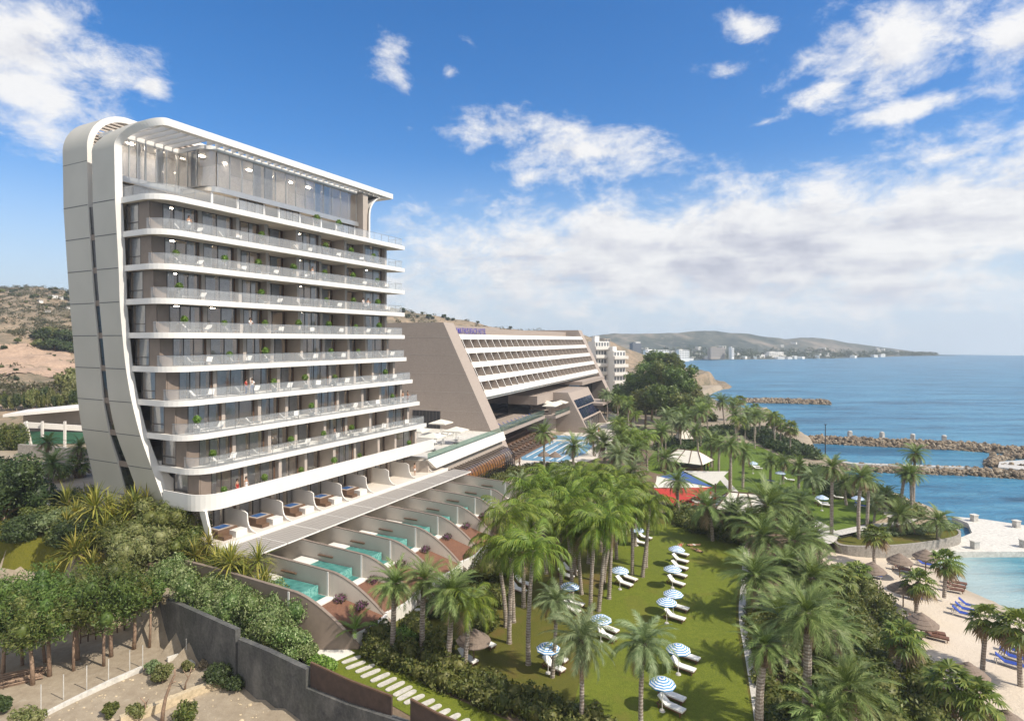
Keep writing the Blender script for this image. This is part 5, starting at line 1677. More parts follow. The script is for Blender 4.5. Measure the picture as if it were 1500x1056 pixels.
for a in [('D', 797, 692, 797, 634, 25), ('D', 841, 694, 840, 652, 24), ('Q', 808, 728, 802, 697, 30), ('G', 832, 745, 835, 700, 32), ('D', 858, 738, 852, 700, 30), ('D', 885, 690, 885, 648, 26), ('G', 905, 722, 905, 668, 28), ('D', 930, 700, 931, 658, 28),
          ('D', 964, 676, 966, 630, 24), ('Q', 948, 690, 945, 640, 24), ('D', 995, 760, 992, 704, 26), ('D', 1044, 792, 1037, 742, 34), ('D', 1042, 684, 1043, 648, 20), ('D', 1053, 690, 1055, 650, 18), ('D', 1070, 722, 1070, 652, 24),
          ('D', 1088, 717, 1089, 662, 22), ('D', 1022, 668, 1020, 630, 18), ('G', 920, 745, 925, 690, 28), ('D', 975, 715, 975, 672, 24), ('D', 870, 668, 868, 636, 20), ('G', 765, 725, 762, 706, 20)]:
    palm(*a, 'mid')
for a in [('D', 1128, 706, 1128, 675, 20), ('D', 1147, 708, 1148, 676, 18), ('D', 1170, 718, 1171, 682, 22), ('D', 1172, 766, 1171, 732, 26), ('D', 1218, 782, 1219, 684, 25), ('D', 1258, 788, 1262, 698, 25), ('D', 1270, 770, 1273, 704, 20),
          ('G', 1192, 726, 1190, 700, 22), ('D', 1240, 740, 1238, 705, 24), ('D', 1298, 750, 1298, 724, 24), ('D', 1318, 752, 1326, 690, 18), ('D', 1335, 756, 1334, 694, 23), ('D', 1338, 748, 1341, 664, 22), ('G', 1280, 765, 1284, 735, 20)]:
    palm(*a, 'sea', name='date_palm')
palm('D', 1322, 782, 1318, 754, 30, 'sea', z=1.8); palm('D', 1374, 790, 1374, 762, 28, 'sea', z=1.8)
for a in [(1108, 905, 1106, 842, 44), (1157, 890, 1153, 828, 44), (1190, 905, 1187, 845, 46), (1126, 800, 1124, 740, 46), (1166, 846, 1163, 790, 44), (1150, 985, 1148, 905, 54), (1178, 1070, 1182, 896, 63), (1112, 1072, 1121, 945, 50), (1222, 985, 1220, 922, 48),
          (1250, 1090, 1245, 1010, 64), (1200, 1100, 1205, 1046, 54), (1118, 836, 1118, 784, 40), (1095, 806, 1092, 764, 36), (1072, 790, 1072, 752, 32), (1145, 770, 1143, 735, 32), (1190, 830, 1192, 790, 36)]:
    palm('D', *a, 'right', rt=.27)
for a in [(1342, 898, 1346, 852, 26), (1315, 1005, 1323, 934, 34), (1383, 874, 1386, 823, 23), (1439, 984, 1445, 908, 32), (1495, 1007, 1494, 922, 34), (1396, 1066, 1394, 1004, 40), (1430, 1085, 1432, 1022, 38), (1233, 890, 1231, 848, 28), (1252, 870, 1256, 838, 25), (1281, 826, 1283, 783, 22)]:
    palm('F', *a, 'beach', z=1.0)
# palms of the far garden, back to front
rg = random.Random(77)
farpoly = [(880, 604), (925, 600), (1000, 604), (1060, 612), (1120, 640), (1150, 664), (1085, 668), (1000, 652), (985, 690), (940, 716), (890, 700), (905, 650)]
cnt = 0
while cnt < 46:
    x, y = rg.uniform(880, 1150), rg.uniform(598, 716)
    if not bool(inpoly(x, y, farpoly)): continue
    Y = F * 25.5 / (y - HZ)
    hh = rg.uniform(5.0, 8.5)
    palm(rg.choice('DDQG'), x, y, x + rg.uniform(-3, 3), y - hh * F / Y, rg.uniform(2.1, 2.8) * F / Y, 'far'); cnt += 1
for a in [(1062, 628, 1058, 588, 20), (1084, 616, 1084, 586, 10), (1106, 628, 1106, 598, 10), (1023, 622, 1023, 592, 12), (1133, 644, 1132, 614, 13), (1158, 668, 1158, 626, 14), (1143, 652, 1144, 622, 11), (1107, 645, 1104, 612, 11)]:
    palm('D', *a, 'shore') if a[4] > 14 else palm('F', *a, 'shore')

def thing_foliage(name, loc, blobs, n, size, mat, label, cat, group=None, stems=None, core=.7, seed=None, **kw):
    SEED[0] += 1
    o = empty(name, loc, label=label, cat=cat, group=group)
    link('leaves' if cat in ('hedge', 'shrub', 'plant') else 'crown', foliage('leaves', blobs, n, size, seed or SEED[0], mat, core, **kw), o)
    if stems: stems.build('trunk' if cat == 'tree' else 'stem', M['bark'], o)
    return o
def hedge(px, width, h, label, mat='leaf_hedge', size=.15, dens=42, z=G, name='hedge', cat='hedge'):
    P = [at(x, y, z) for x, y in px]
    off = P[0]
    L = sum((P[i + 1] - P[i]).length for i in range(len(P) - 1))
    blobs = []
    rng = random.Random(int(px[0][0] * 7 + px[0][1]))
    for a, b in zip(P, P[1:]):
        n = max(1, int((b - a).length / (width * .27)))
        d = (b - a).normalized(); nx = Vector((-d.y, d.x, 0))
        for i in range(n):
            for q in ((-.28, .28) if width > 2.2 else (0,)):
                c = a + (b - a) * ((i + rng.uniform(.2, .8)) / n) + nx * (q * width * rng.uniform(.6, 1.3)) - off
                hh = h * rng.uniform(.7, 1.12)
                blobs.append((c.x, c.y, hh * .40, width * .31 * rng.uniform(.6, 1.2), width * .31 * rng.uniform(.6, 1.2), hh * .60))
    n = int(L * (width + 1.6 * h) * dens * 2.0)
    n = min(n, 60000)
    return thing_foliage(name, off, blobs, n, size, mat, label, cat, core=.70, depth=.26, lump=.28)
hedge([(545, 952), (590, 972), (655, 998), (725, 1024), (805, 1054), (890, 1090)], 3.0, 1.6, 'dense clipped hedge between stepping stone path and lawn', dens=60)
hedge([(988, 752), (1020, 774), (1055, 786), (1100, 796)], 4.2, 1.9, 'dark curving hedge below the sail shades and tents', mat='leaf_hedge', dens=45, size=.18)
hedge([(1232, 845), (1268, 905), (1300, 958), (1328, 1015), (1345, 1085)], 5.2, 1.9, 'broad green hedge directly above the beach sand', dens=50, z=1.6)
hedge([(1120, 900), (1138, 960), (1150, 1020), (1160, 1090)], 3.6, 1.2, 'low hedge beside the curving stone garden path', dens=45)
hedge([(1185, 890), (1225, 960), (1255, 1030), (1275, 1100)], 5.4, 1.6, 'wide hedge among the thick date palms above the beach', mat='leaf_hedge', dens=45, z=2.2)
hedge([(1120, 830), (1160, 850), (1205, 870)], 5, 1.5, 'hedge patch under the date palms near the promenade', dens=36, z=2.2)
hedge([(697, 722), (722, 704), (752, 694), (800, 689), (850, 690)], 4.4, 1.7, 'hedge curving between glasshouse forecourt and small oval lawn', mat='leaf_hedge', dens=30, size=.22)
hedge([(850, 765), (845, 735), (848, 705)], 2.4, 1.2, 'short dark hedge on the right of small oval lawn', dens=36, size=.2, mat='leaf_dark')
hedge([(1090, 735), (1130, 752), (1180, 775)], 5, 1.8, 'bushes between the canvas tent and far lawn', mat='leaf_hedge', dens=30, size=.2)
hedge([(1180, 690), (1215, 712), (1240, 730)], 5, 2.2, 'dark bushes at the back of far lawn by the sea', mat='leaf_dark', dens=26, size=.22)
hedge([(1240, 705), (1290, 735), (1345, 758)], 5, 1.6, 'green shrubs along the sea edge beside the groyne', mat='leaf_hedge', dens=26, size=.2)
hedge([(1245, 783), (1300, 782), (1370, 775), (1398, 771)], 2.6, .7, 'low planting inside the stone planter wall', mat='leaf_grey', dens=40, size=.14, z=1.85)
hedge([(980, 662), (1040, 636), (1100, 634), (1180, 672)], 7, 2.2, 'dark shrubs beyond the far lawn at the shore', mat='leaf_dark', dens=14, size=.34)
hedge([(900, 605), (960, 606), (1040, 618)], 8, 3.0, 'distant bank of shrubs behind the far palms', mat='leaf_hedge', dens=12, size=.4)
hedge([(770, 735), (790, 765), (830, 775), (880, 755)], 5, 1.2, 'undergrowth below the tall green palms', mat='leaf_hedge', dens=30, size=.2)
SH = [(714, 832, 26, 'leaf_hedge'), (731, 872, 20, 'leaf_hedge'), (707, 905, 24, 'leaf_hedge'), (643, 940, 22, 'leaf_hedge'), (607, 918, 24, 'leaf_hedge'), (590, 935, 20, 'leaf_bright'), (556, 926, 22, 'leaf_hedge'), (548, 948, 18, 'leaf_hedge'), (676, 850, 20, 'leaf_dark'),
      (640, 885, 22, 'leaf_dark'), (742, 828, 18, 'leaf_hedge'), (690, 868, 16, 'leaf_hedge'), (735, 800, 18, 'leaf_hedge')]
shr = []
for i, (px, py, r, mat) in enumerate(SH):
    p = at(px, py + r * .75, G); rr = r * p.y / F
    bl = [(0, 0, rr * .75, rr, rr, rr * .85), (rr * .4, rr * .2, rr * .5, rr * .7, rr * .7, rr * .6), (-rr * .45, -.1, rr * .5, rr * .65, rr * .7, rr * .6)]
    shr.append(thing_foliage('shrub', p, bl, 1500, .15, mat, 'x', 'shrub', 'round shrubs between terraces and lawn'))
ordinals(shr, '{o} round green shrub beside the terrace gardens and front palms')
# flowers on the red beds
fl = []
for k in range(1, 8):
    for q in range(1 if k > 2 else 2):
        p = TW(fin_u(k + 1, vpost(k) - 1.6 - q * 1.6) - .75, vpost(k) - 1.3 - 1.7 * q, PD - .05 - .55 * q)
        bl = [(0, 0, .2, .55, .7, .35), (.2, .6, .2, .45, .5, .3)]
        fl.append(thing_foliage('flowering_shrub', p, bl, 420, .09, 'leaf_flower', 'x', 'plant', 'flowering plants in the red beds', core=.5))
ordinals(fl, '{o} low purple flowering plant on the red beds')

# ---- trees
def tree(name, base, h, crown, mat, label, n=3000, size=.3, tr=.18, group=None, fork=3, seed=None, cat='tree', **kw):
    """crown: blobs relative to the base; limbs reach into the blobs"""
    SEED[0] += 1
    rng = random.Random(seed or SEED[0])
    o = empty(name, base, label=label, cat=cat, group=group)
    m = MB()
    cz = min(b[2] - b[5] * .6 for b in crown)
    top = Vector((rng.uniform(-.2, .2), rng.uniform(-.2, .2), max(cz, h * .3)))
    m.tube([(0, 0, -.2), top * .5 + Vector((rng.uniform(-.1, .1), 0, 0)), top], [tr * 1.25, tr, tr * .85], 8)
    for b in crown[:fork + 2]:
        e = Vector(b[:3]); mid = top.lerp(e, .5) + Vector((rng.uniform(-.2, .2), rng.uniform(-.2, .2), -.1))
        m.tube([top - Vector((0, 0, .1)), mid, e], [tr * .6, tr * .4, tr * .15], 6)
    m.build('trunk', M['bark'], o, True)
    link('crown', foliage('crown', crown, n, size, SEED[0], mat, kw.pop('core', .62), **kw), o)
    return o
def blobs_round(r, zc, n, seed, flat=.8):
    rng = random.Random(seed)
    out = [(0, 0, zc, r * .7, r * .7, r * .62 * flat)]
    for i in range(n):
        a = i * 2.4 + rng.uniform(-.4, .4); q = rng.uniform(.42, .68) * r
        s = rng.uniform(.34, .5) * r
        out.append((q * math.cos(a), q * math.sin(a), zc + rng.uniform(-.42, .5) * r * flat, s, s, s * flat))
    return out
bt = []
for i, (bx, by, cx, cy, r, mat) in enumerate([(935, 612, 935, 566, 22, 'leaf_pine'), (955, 616, 957, 552, 24, 'leaf_pine'), (977, 618, 977, 548, 24, 'leaf_hedge'), (996, 622, 997, 556, 22, 'leaf_pine'), (1010, 618, 1008, 572, 16, 'leaf_olive'), (945, 626, 947, 584, 22, 'leaf_hedge'),
            (970, 630, 972, 582, 24, 'leaf_pine'), (996, 634, 996, 594, 20, 'leaf_hedge'), (915, 612, 915, 580, 17, 'leaf_pine'), (925, 628, 926, 600, 18, 'leaf_hedge'), (985, 600, 986, 532, 16, 'leaf_hedge'), (905, 603, 903, 582, 12, 'leaf_dark'), (960, 600, 961, 530, 16, 'leaf_pine'), (1018, 612, 1018, 588, 12, 'leaf_olive'), (890, 607, 890, 588, 12, 'leaf_pine')]):
    p = at(bx, by, G); Y = p.y; rr = r * Y / F; zc = atY(cx, cy, Y).z - G
    bt.append(tree('broadleaf_tree', p, zc, [(b[0], b[1], b[2], b[3], b[4], b[5]) for b in blobs_round(rr * 1.15, zc, 8, 300 + i, 1.05)], mat, 'x', 2600, .42, .3, 'broadleaf trees beyond the old hotel', core=.6))
ordinals(bt, '{o} big broadleaf tree between old hotel and sea')
ZL = {'front': '{o} palm in front of the round shrubs at lawn edge', 'lawn': '{o} grey green date palm standing on the front lawn', 'young': 'young bright green palm beside the nearest beige terrace wall',
      'grove': 'tall drooping green palm of the lawn grove, {o}', 'mid': 'palm of the middle garden near pool and sails, {o}', 'sea': 'date palm on the lawn by the sea, {o}',
      'right': 'thick date palm above the beach hedge, {o}', 'beach': '{o} fan palm on the sandy beach', 'far': 'small distant palm in the far garden, {o}', 'shore': 'slim palm by the far shore, {o}'}
ZG = {'front': 'front palms', 'lawn': 'lawn palms', 'grove': 'grove palms', 'mid': 'middle garden palms', 'sea': 'seaside palms', 'right': 'thick palms above the beach', 'beach': 'beach fan palms', 'far': 'far garden palms', 'shore': 'shore palms', 'young': 'young palms'}
for z_, L in PALMS.items():
    for o in L: o['group'] = ZG[z_]
    ordinals(L, ZL[z_], key=lambda o: PX(o.location) + 0)
# ------------------------------------------------------------------ furniture
def make_lounger(kind):
    cat = {'white': 'sun lounger', 'blue': 'beach lounger', 'teak': 'sunbed', 'dark': 'sun lounger'}[kind]
    o = empty({'white': 'sun_lounger', 'blue': 'beach_lounger', 'teak': 'wooden_sunbed', 'dark': 'pool_lounger'}[kind], label='x', cat=cat)
    fm = {'white': 'teak', 'blue': 'white', 'teak': 'teak', 'dark': 'dark_metal'}[kind]
    cm = {'white': 'cushion', 'blue': 'blue_fabric', 'teak': 'teak', 'dark': 'brown_panel'}[kind]
    a = R(38)
    f = MB()
    for y in (-.31, .31): f.bar((-.95, y, .27), (.97, y, .27), .05, .07)
    for x in (-.93, -.3, .4, .95): f.bar((x, -.31, .27), (x, .31, .27), .05, .05)
    for y in (-.29, .29): f.bar((-.45, y, .25), (-.75, y, .52), .04, .04)
    f.build('frame', M[fm], o)
    for x in (-.8, .82):
        for y in (-.29, .29):
            m = MB(); m.box(x - .035, x + .035, y - .035, y + .035, 0, .24); m.build('leg', M[fm], o)
    th = .10 if kind == 'white' else .045
    m = MB(); m.box(-.28, .98, -.3, .3, .31, .31 + th); m.build('seat_pad', M[cm], o)
    m = MB()
    p0 = Vector((-.28, 0, .31 + th / 2)); p1 = p0 + Vector((-math.cos(a), 0, math.sin(a))) * .78
    m.bar(p0, p1, .6, th); m.build('backrest', M[cm], o)
    if kind == 'teak':
        m = MB()
        for y in (-.33, .33): m.bar((-.35, y, .5), (.25, y, .5), .05, .03); m.bar((.22, y, .3), (.22, y, .5), .04, .04)
        m.build('armrest', M[fm], o)
    return o
LG = {k: make_lounger(k) for k in ('white', 'blue', 'teak', 'dark')}
LOUNGE = {}
def lounger(kind, px, py, zone, rot=-42, z=None):
    zz = G + .035 if z is None else z
    p = at(px, py, zz)
    if z == 'beach': p = at(px, py, 1.0)
    o = place(LG[kind], p, R(rot + random.Random(px * 3 + py).uniform(-5, 5)))
    LOUNGE.setdefault(zone, []).append(o)
    return o
for px, py in [(984, 1024), (983, 1040), (1007, 966), (1000, 982), (994, 893), (988, 908), (993, 845), (990, 857), (997, 814), (996, 824), (995, 834)]: lounger('white', px, py, 'row')
for px, py in [(921, 850), (914, 858), (891, 925), (888, 936), (815, 968), (811, 981), (842, 887), (837, 896), (834, 838), (829, 846), (766, 857), (759, 867), (685, 969), (711, 946), (944, 790), (938, 798)]: lounger('white', px, py, 'grove')
for px, py in [(1109, 688), (1155, 705), (1207, 742), (1227, 731), (1105, 685), (1203, 739)]: lounger('white', px, py, 'farlawn', -30)
for px, py in [(1126, 706), (1262, 743)]: lounger('blue', px, py, 'farblue', -30)
def bz(px, py):
    z = 1.0
    for _ in range(6):
        p = at(px, py, z); z = float(beachz(np.array([p.x]), np.array([p.y]))[0]) + .05
    return z
for px, py in [(1281, 839), (1278, 845), (1357, 822), (1355, 829), (1340, 870), (1335, 877), (1420, 890), (1415, 896), (1411, 902), (1489, 957), (1484, 966), (1478, 975)]: lounger('blue', px, py, 'beach', -38, bz(px, py))
for px, py in [(1322, 829), (1320, 836), (1401, 856), (1399, 861), (1396, 866), (1348, 914), (1353, 921), (1366, 930), (1371, 936)]: lounger('teak', px, py, 'beachteak', -30, bz(px, py))
for px in (785, 794, 803, 812, 821): lounger('dark', px, 681, 'pool', 75)
for i in range(13):
    for j in range(2):
        p = HW_(6.5 + i * 2.5, 3.6 + j * 2.6, HB + .505 + j * .55)
        o = place(LG['dark'], p, HROT + R(-75)); LOUNGE.setdefault('step', []).append(o)
for i in range(12):
    p = HW_(7 + i * 2.5, 7.2, 8.61); o = place(LG['blue'], p, HROT + R(-70)); LOUNGE.setdefault('deckblue', []).append(o)
LT = {'row': ('{o} white cushioned lounger in the right hand lawn row', 'white loungers in the open lawn row'), 'grove': ('{o} white cushioned lounger near the palm trunks', 'white loungers among the palms'),
      'farlawn': ('{o} white lounger on the far lawn near the sea', 'loungers on the far lawn'), 'farblue': ('{o} blue lounger on the far lawn near the sea', 'blue loungers on the far lawn'), 'beach': ('{o} blue and white lounger on the sand', 'blue beach loungers'),
      'beachteak': ('{o} brown wooden sunbed on the sand', 'wooden sunbeds on the beach'), 'pool': ('{o} dark lounger at the near edge of lane pool', 'dark loungers by the pool'),
      'step': ('dark lounger on the stepped sun terrace, {o}', 'dark loungers on the stepped terrace'), 'deckblue': ('blue lounger behind the green glass rail, {o}', 'loungers on the glass railed terrace')}
for k, L in LOUNGE.items():
    for o in L: o['group'] = LT[k][1]
    ordinals(L, LT[k][0])

def striped_umbrella():
    o = empty('striped_parasol', label='x', cat='parasol')
    m = MB(); m.tube([(0, 0, 0), (0, 0, 2.35)], .025, 8); m.build('pole', M['white'], o)
    c = MB(); N = 9
    prof = [(0.02, .46), (.13, .43), (.24, .395), (.35, .35), (.46, .30), (.56, .245), (.66, .19), (.75, .135), (.84, .075), (.92, .015), (1.0, -.06), (1.0, -.16)]
    prof = [(r * .93, z * .82) for r, z in prof]
    c.lathe(prof, N, (0, 0, 1.95), 0, mif=lambda i, j: i % 2)
    c.build('canopy', [M['umb_blue'], M['umb_white']], o)
    r = MB()
    for j in range(N):
        a = 2 * PI * j / N; r.bar((0, 0, 2.26), (.9 * math.cos(a), .9 * math.sin(a), 1.9), .012, .012)
    r.build('rib', M['white'], o)
    m = MB(); m.lathe([(.001, .12), (.16, .10), (.22, 0)], 12); m.build('base', M['concrete'], o)
    return o
SU = striped_umbrella(); L1, L2 = [], []
def umb(px, py, dz=2.05):
    p = at(px, py, G + dz); return Vector((p.x, p.y, G + .03))
for px, py in [(970, 998), (993.6, 948.5), (976.6, 880), (986, 868), (985, 832), (991, 803)]: L1.append(place(SU, umb(px, py), px * .7, group='striped parasols'))
for px, py in [(908, 834), (880, 905), (803, 947), (835, 857), (933, 775)]: L2.append(place(SU, umb(px, py), px * .7, group='striped parasols'))
L3 = [place(SU, umb(px, py), px, group='striped parasols') for px, py in [(1103, 678), (1143, 692), (1204, 728), (1257, 729)]]
ordinals(L1, 'blue and white striped parasol of the open lawn row, {o} counted from nearest', key=lambda o: o.location.y)
for o, w in zip(sorted(L1, key=lambda o: o.location.y), ['nearest to us', 'second nearest', 'third nearest', 'fourth nearest', 'fifth nearest', 'farthest back']): o['label'] = 'blue and white striped parasol in the open lawn row, ' + w
ordinals(L2, '{o} blue and white striped parasol among the palms')
ordinals(L3, '{o} pale striped parasol on the far lawn near the sea')
def thatch():
    o = empty('thatched_parasol', label='x', cat='parasol')
    m = MB(); m.tube([(0, 0, 0), (0, 0, 2.3)], .06, 8); m.build('post', M['wood'], o)
    c = MB(); rng = random.Random(4); jit = [rng.uniform(.93, 1.05) for _ in range(40)]
    prof = [(.02, .78), (.3, .62), (.31, .58), (.72, .36), (.74, .31), (1.12, .08), (1.14, .02), (1.42, -.18), (1.40, -.26), (1.1, -.1), (.05, .5)]
    c.lathe(prof, 20, (0, 0, 2.0), rfun=lambda j, n: jit[j]); c.build('thatch_canopy', M['thatch'], o)
    return o
TH = thatch(); LTs = []
o = place(TH, umb(694, 933, 2.1), 0, 'brown thatched parasol on the shaded lawn near the front palms', 'thatched parasols')
for px, py in [(1318, 817), (1356, 811), (1278, 830), (1323, 858), (1350, 906), (1419, 980), (1476, 1052)]:
    p = at(px, py, 3.1); LTs.append(place(TH, (p.x, p.y, .9), px, group='thatched parasols'))
ordinals(LTs, '{o} brown thatched parasol on the beach sand')
LTp = [place(TH, umb(px, py, 2.1), px, group='thatched parasols') for px, py in [(797, 665), (813, 666)]]
ordinals(LTp, '{o} thatched parasol at the edge of lane pool')
def square_parasol():
    o = empty('square_parasol', label='x', cat='parasol')
    m = MB(); m.tube([(0, 0, 0), (0, 0, 2.9)], .04, 8); m.build('pole', M['rail_metal'], o)
    c = MB(); r = 1.75
    cs = [(-r, -r), (r, -r), (r, r), (-r, r)]
    for i in range(4):
        a, b = cs[i], cs[(i + 1) % 4]
        c.add([(*a, 2.35), (*b, 2.35), (0, 0, 3.0)], [(0, 1, 2)]); c.quad((*a, 2.17), (*b, 2.17), (*b, 2.35), (*a, 2.35))
    c.build('canopy', M['canvas'], o)
    m = MB(); m.box(-.4, .4, -.4, .4, 0, .1); m.build('base', M['dark_metal'], o)
    return o
SQ = square_parasol(); Ls = []
for px, py in [(646, 617), (668, 628), (634, 637), (612, 628)]:
    p = at(px, py, 12.4); Ls.append(place(SQ, (p.x, p.y, 9.81), HROT, group='cream parasols'))
ordinals(Ls, '{o} cream square parasol on terrace between tower and old hotel')
Ls = []
for x, y in [(40.5, 4.2), (44.5, 4.4), (49, 4.0), (46, 7)]: Ls.append(place(SQ, HW_(x, y, 8.61), HROT, group='cream parasols'))
ordinals(Ls, '{o} white parasol on the terrace beside the solar panels')
def table_set(seatm):
    o = empty('dining_set', label='x', cat='dining set')
    m = MB(); m.lathe([(.001, .76), (.55, .76), (.55, .72), (.05, .70), (.05, .04), (.3, .0)], 14); m.build('table', M['white'], o)
    for j in range(4):
        a = j * PI / 2 + .4; c, s = math.cos(a), math.sin(a)
        ch = MB(); X = Vector((c * .85, s * .85, 0)); d = Vector((c, s, 0)); e = Vector((-s, c, 0))
        for u in (-.2, .2):
            for w in (-.2, .2): q = X + d * u + e * w; ch.bar(q, q + Vector((0, 0, .44)), .04, .04)
        ch.bar(X - d * .22 + Vector((0, 0, .46)), X + d * .22 + Vector((0, 0, .46)), .44, .06)
        ch.bar(X + d * .2 + Vector((0, 0, .48)), X + d * .26 + Vector((0, 0, .92)), .44, .05, up=(-s, c, 0))
        ch.build('chair', M[seatm], o)
    return o
DT = table_set('cushion'); DR = table_set('cloth_red'); Lt = []
for px, py in [(643, 651), (652, 640), (672, 645), (660, 638)]:
    p = at(px, py, 9.82); Lt.append(place(DT, p, px, group='terrace dining sets'))
ordinals(Lt, '{o} round table with cream chairs on the upper terrace')
Lt = []
for px, py in [(985, 740), (1000, 736), (1015, 733), (1030, 728), (1005, 745), (1022, 742), (1040, 735)]: Lt.append(place(DR, at(px, py, G + .04), px, group='dining sets under the sails'))
ordinals(Lt, '{o} round table with red chairs under the sail shades')

# balconies: white lounge chairs and potted topiary
def balcony_chair():
    o = empty('balcony_lounger', label='x', cat='lounge chair')
    m = MB(); m.bar((-.3, 0, .32), (.75, 0, .36), .58, .07); m.build('seat', M['white_trim'], o)
    m = MB(); m.bar((-.28, 0, .32), (-.72, 0, .86), .58, .07); m.build('backrest', M['white_trim'], o)
    m = MB()
    for x in (-.25, .6):
        for y in (-.24, .24): m.bar((x, y, 0), (x, y, .32), .04, .04)
    m.build('leg_frame', M['white_trim'], o)
    return o
BC = balcony_chair()
def topiary():
    o = empty('potted_plant', label='x', cat='potted plant')
    m = MB(); m.lathe([(.001, 0), (.2, 0), (.27, .48), (.24, .48), (.22, .42), (.001, .42)], 12); m.build('pot', M['concrete_pale'], o)
    m = MB(); m.tube([(0, 0, .4), (.02, 0, 1.0)], .03, 6); m.build('stem', M['bark'], o)
    link('leaves', foliage('leaves', [(0, 0, 1.2, .34, .34, .34)], 260, .09, 9, 'leaf_bright', .75), o)
    return o
TP = topiary()
lev = {1: 'lowest white band', 2: 'second', 3: 'third', 4: 'fourth', 5: 'fifth', 6: 'sixth', 7: 'seventh', 8: 'eighth', 9: 'ninth'}
rb_ = random.Random(12)
for k in range(1, 10):
    Lc, Lp = [], []
    zt = ZB(k) + .535
    v = -WS[k] + .95
    for i in range(7):
        u = UL[k] + 3.1 + i * 5.1 + rb_.uniform(-.4, .4)
        if u > UR[k] - 2.5: break
        if rb_.random() < .9 and k > 1: Lc.append(place(BC, TW(u, v + rb_.uniform(-.1, .25), zt), TROT + R(-35 + rb_.uniform(-15, 15)), group='white chairs on the balconies'))
        if rb_.random() < .75 and k > 1: Lc.append(place(BC, TW(u + 1.5, v + rb_.uniform(-.1, .2), zt), TROT + R(-150 + rb_.uniform(-15, 15)), group='white chairs on the balconies'))
        if rb_.random() < .8: Lp.append(place(TP, TW(u - 1.0, v - .25, zt), u, group='potted plants on the balconies', s=rb_.uniform(.9, 1.2)))
    if Lc: ordinals(Lc, 'white balcony chair on the %s balcony up, {o}' % lev[k])
    if Lp: ordinals(Lp, ('small round potted plant on the %s balcony up, {o}' % lev[k]) if k > 1 else 'small round potted plant behind the lowest white band, {o}')
LP_ = [place(TP, TW(u, .9, ZB(10) + .54), u, group='potted plants on the balconies', s=1.2) for u in (21, 25)]
ordinals(LP_, '{o} potted plant on the penthouse terrace')

# ---- sails and tents of the garden bar
def sail(name, pts, mat, label, th=.02):
    a, b, c = [Vector(p) for p in pts]
    o = empty(name, (a + b + c) / 3, label=label, cat='sail shade')
    off = Vector(o.location); n = 10
    V, Qf, idx = [], [], {}
    for i in range(n + 1):
        for j in range(n + 1 - i):
            u, v = i / n, j / n; w = 1 - u - v
            p = a * w + b * u + c * v
            ctr = (a + b + c) / 3
            pull = (u * v + v * w + w * u - 3 * u * v * w) * .30               # edges cut in as hollow curves
            p = p + (ctr - p) * pull * .6; p.z -= pull * .35
            idx[i, j] = len(V); V.append(tuple(p - off))
    m = MB(); F_ = []
    for i in range(n):
        for j in range(n - i):
            F_.append((idx[i, j], idx[i + 1, j], idx[i, j + 1]))
            if j < n - i - 1: F_.append((idx[i + 1, j], idx[i + 1, j + 1], idx[i, j + 1]))
    m.add(V, F_); m.build('cloth', M[mat], o, True)
    return o
s1 = [atY(1000, 689, 104), atY(1068, 690, 98), atY(1048, 711, 95)]
sail('shade_sail', s1, 'canvas', 'cream triangular sail shade nearest the canvas tents')
sail('shade_sail', [atY(1001, 690, 104), atY(962, 698, 101), atY(1044, 713, 94)], 'sail_blue', 'blue triangular sail shade between two cream sails')
sail('shade_sail', [atY(962, 697, 101), atY(957, 714, 97), atY(1044, 714, 94)], 'canvas', 'cream sail shade lying above the red one')
sail('shade_sail', [atY(955, 715, 96), atY(1045, 713, 93), atY(990, 741, 89)], 'sail_red', 'bright red triangular sail shade with its tip low')
Lq = []
for p in [s1[1], s1[2], atY(1001, 690, 104), atY(957, 714, 97), atY(990, 741, 89)]:
    o = empty('sail_post', (p.x, p.y, G), label='x', cat='post', group='posts of the sail shades')
    m = MB(); m.tube([(0, 0, 0), (0, 0, p.z - G + .25)], [.13, .09], 8); m.build('post_body', M['wood'], o)
    m = MB(); m.lathe([(.12, p.z - G + .2), (.12, p.z - G + .3), (.001, p.z - G + .34)], 8); m.build('cap', M['dark_metal'], o); Lq.append(o)
ordinals(Lq, '{o} timber post holding the coloured sail shades')
def tent(px, py, rot, L, W, label, dark):
    o = empty('canvas_tent', at(px, py, G), R(rot), label, 'tent')
    ez, rz = 2.2, 4.1
    c = [(-L, -W, ez), (L, -W, ez), (L, W, ez), (-L, W, ez)]; r0, r1 = (-L * .5, 0, rz), (L * .5, 0, rz)
    m = MB(); m.add(c + [r0, r1], [(0, 1, 5, 4), (1, 2, 5), (2, 3, 4, 5), (3, 0, 4)]); m.build('canvas_roof', M['canvas'], o)
    b = MB()
    for a_, e in [(c[0], r0), (c[1], r1), (c[2], r1), (c[3], r0), (r0, r1)]:
        b.bar(Vector(a_) + Vector((0, 0, .05)), Vector(e) + Vector((0, 0, .05)), .16, .1)
    for t in (.36, .68):
        b.bar((-L + 2 * L * t, -W, ez + .04), (r0[0] + (r1[0] - r0[0]) * t, -.02, rz + .03), .13, .08)
    if dark:
        for t in (.3, .5, .7): b.bar((-L, -W + 2 * W * t, ez + .04), (r0[0], 0, rz + .03), .2, .06)
    b.build('roof_beam', M['wood'], o)
    for x, y in [(-L, -W), (L, -W), (L, W), (-L, W)]:
        p = MB(); p.tube([(x * .95, y * .95, 0), (x * .95, y * .95, ez + .1)], .09, 6); p.build('post', M['wood'], o)
    k = MB(); k.box(-L * .6, L * .6, -W * .5, W * .5, 0, 1.1); k.build('bar_counter', M['wood'], o)
tent(1008, 690, -38, 4.0, 3.2, 'cream canvas tent with dark striped end behind the sail shades', True)
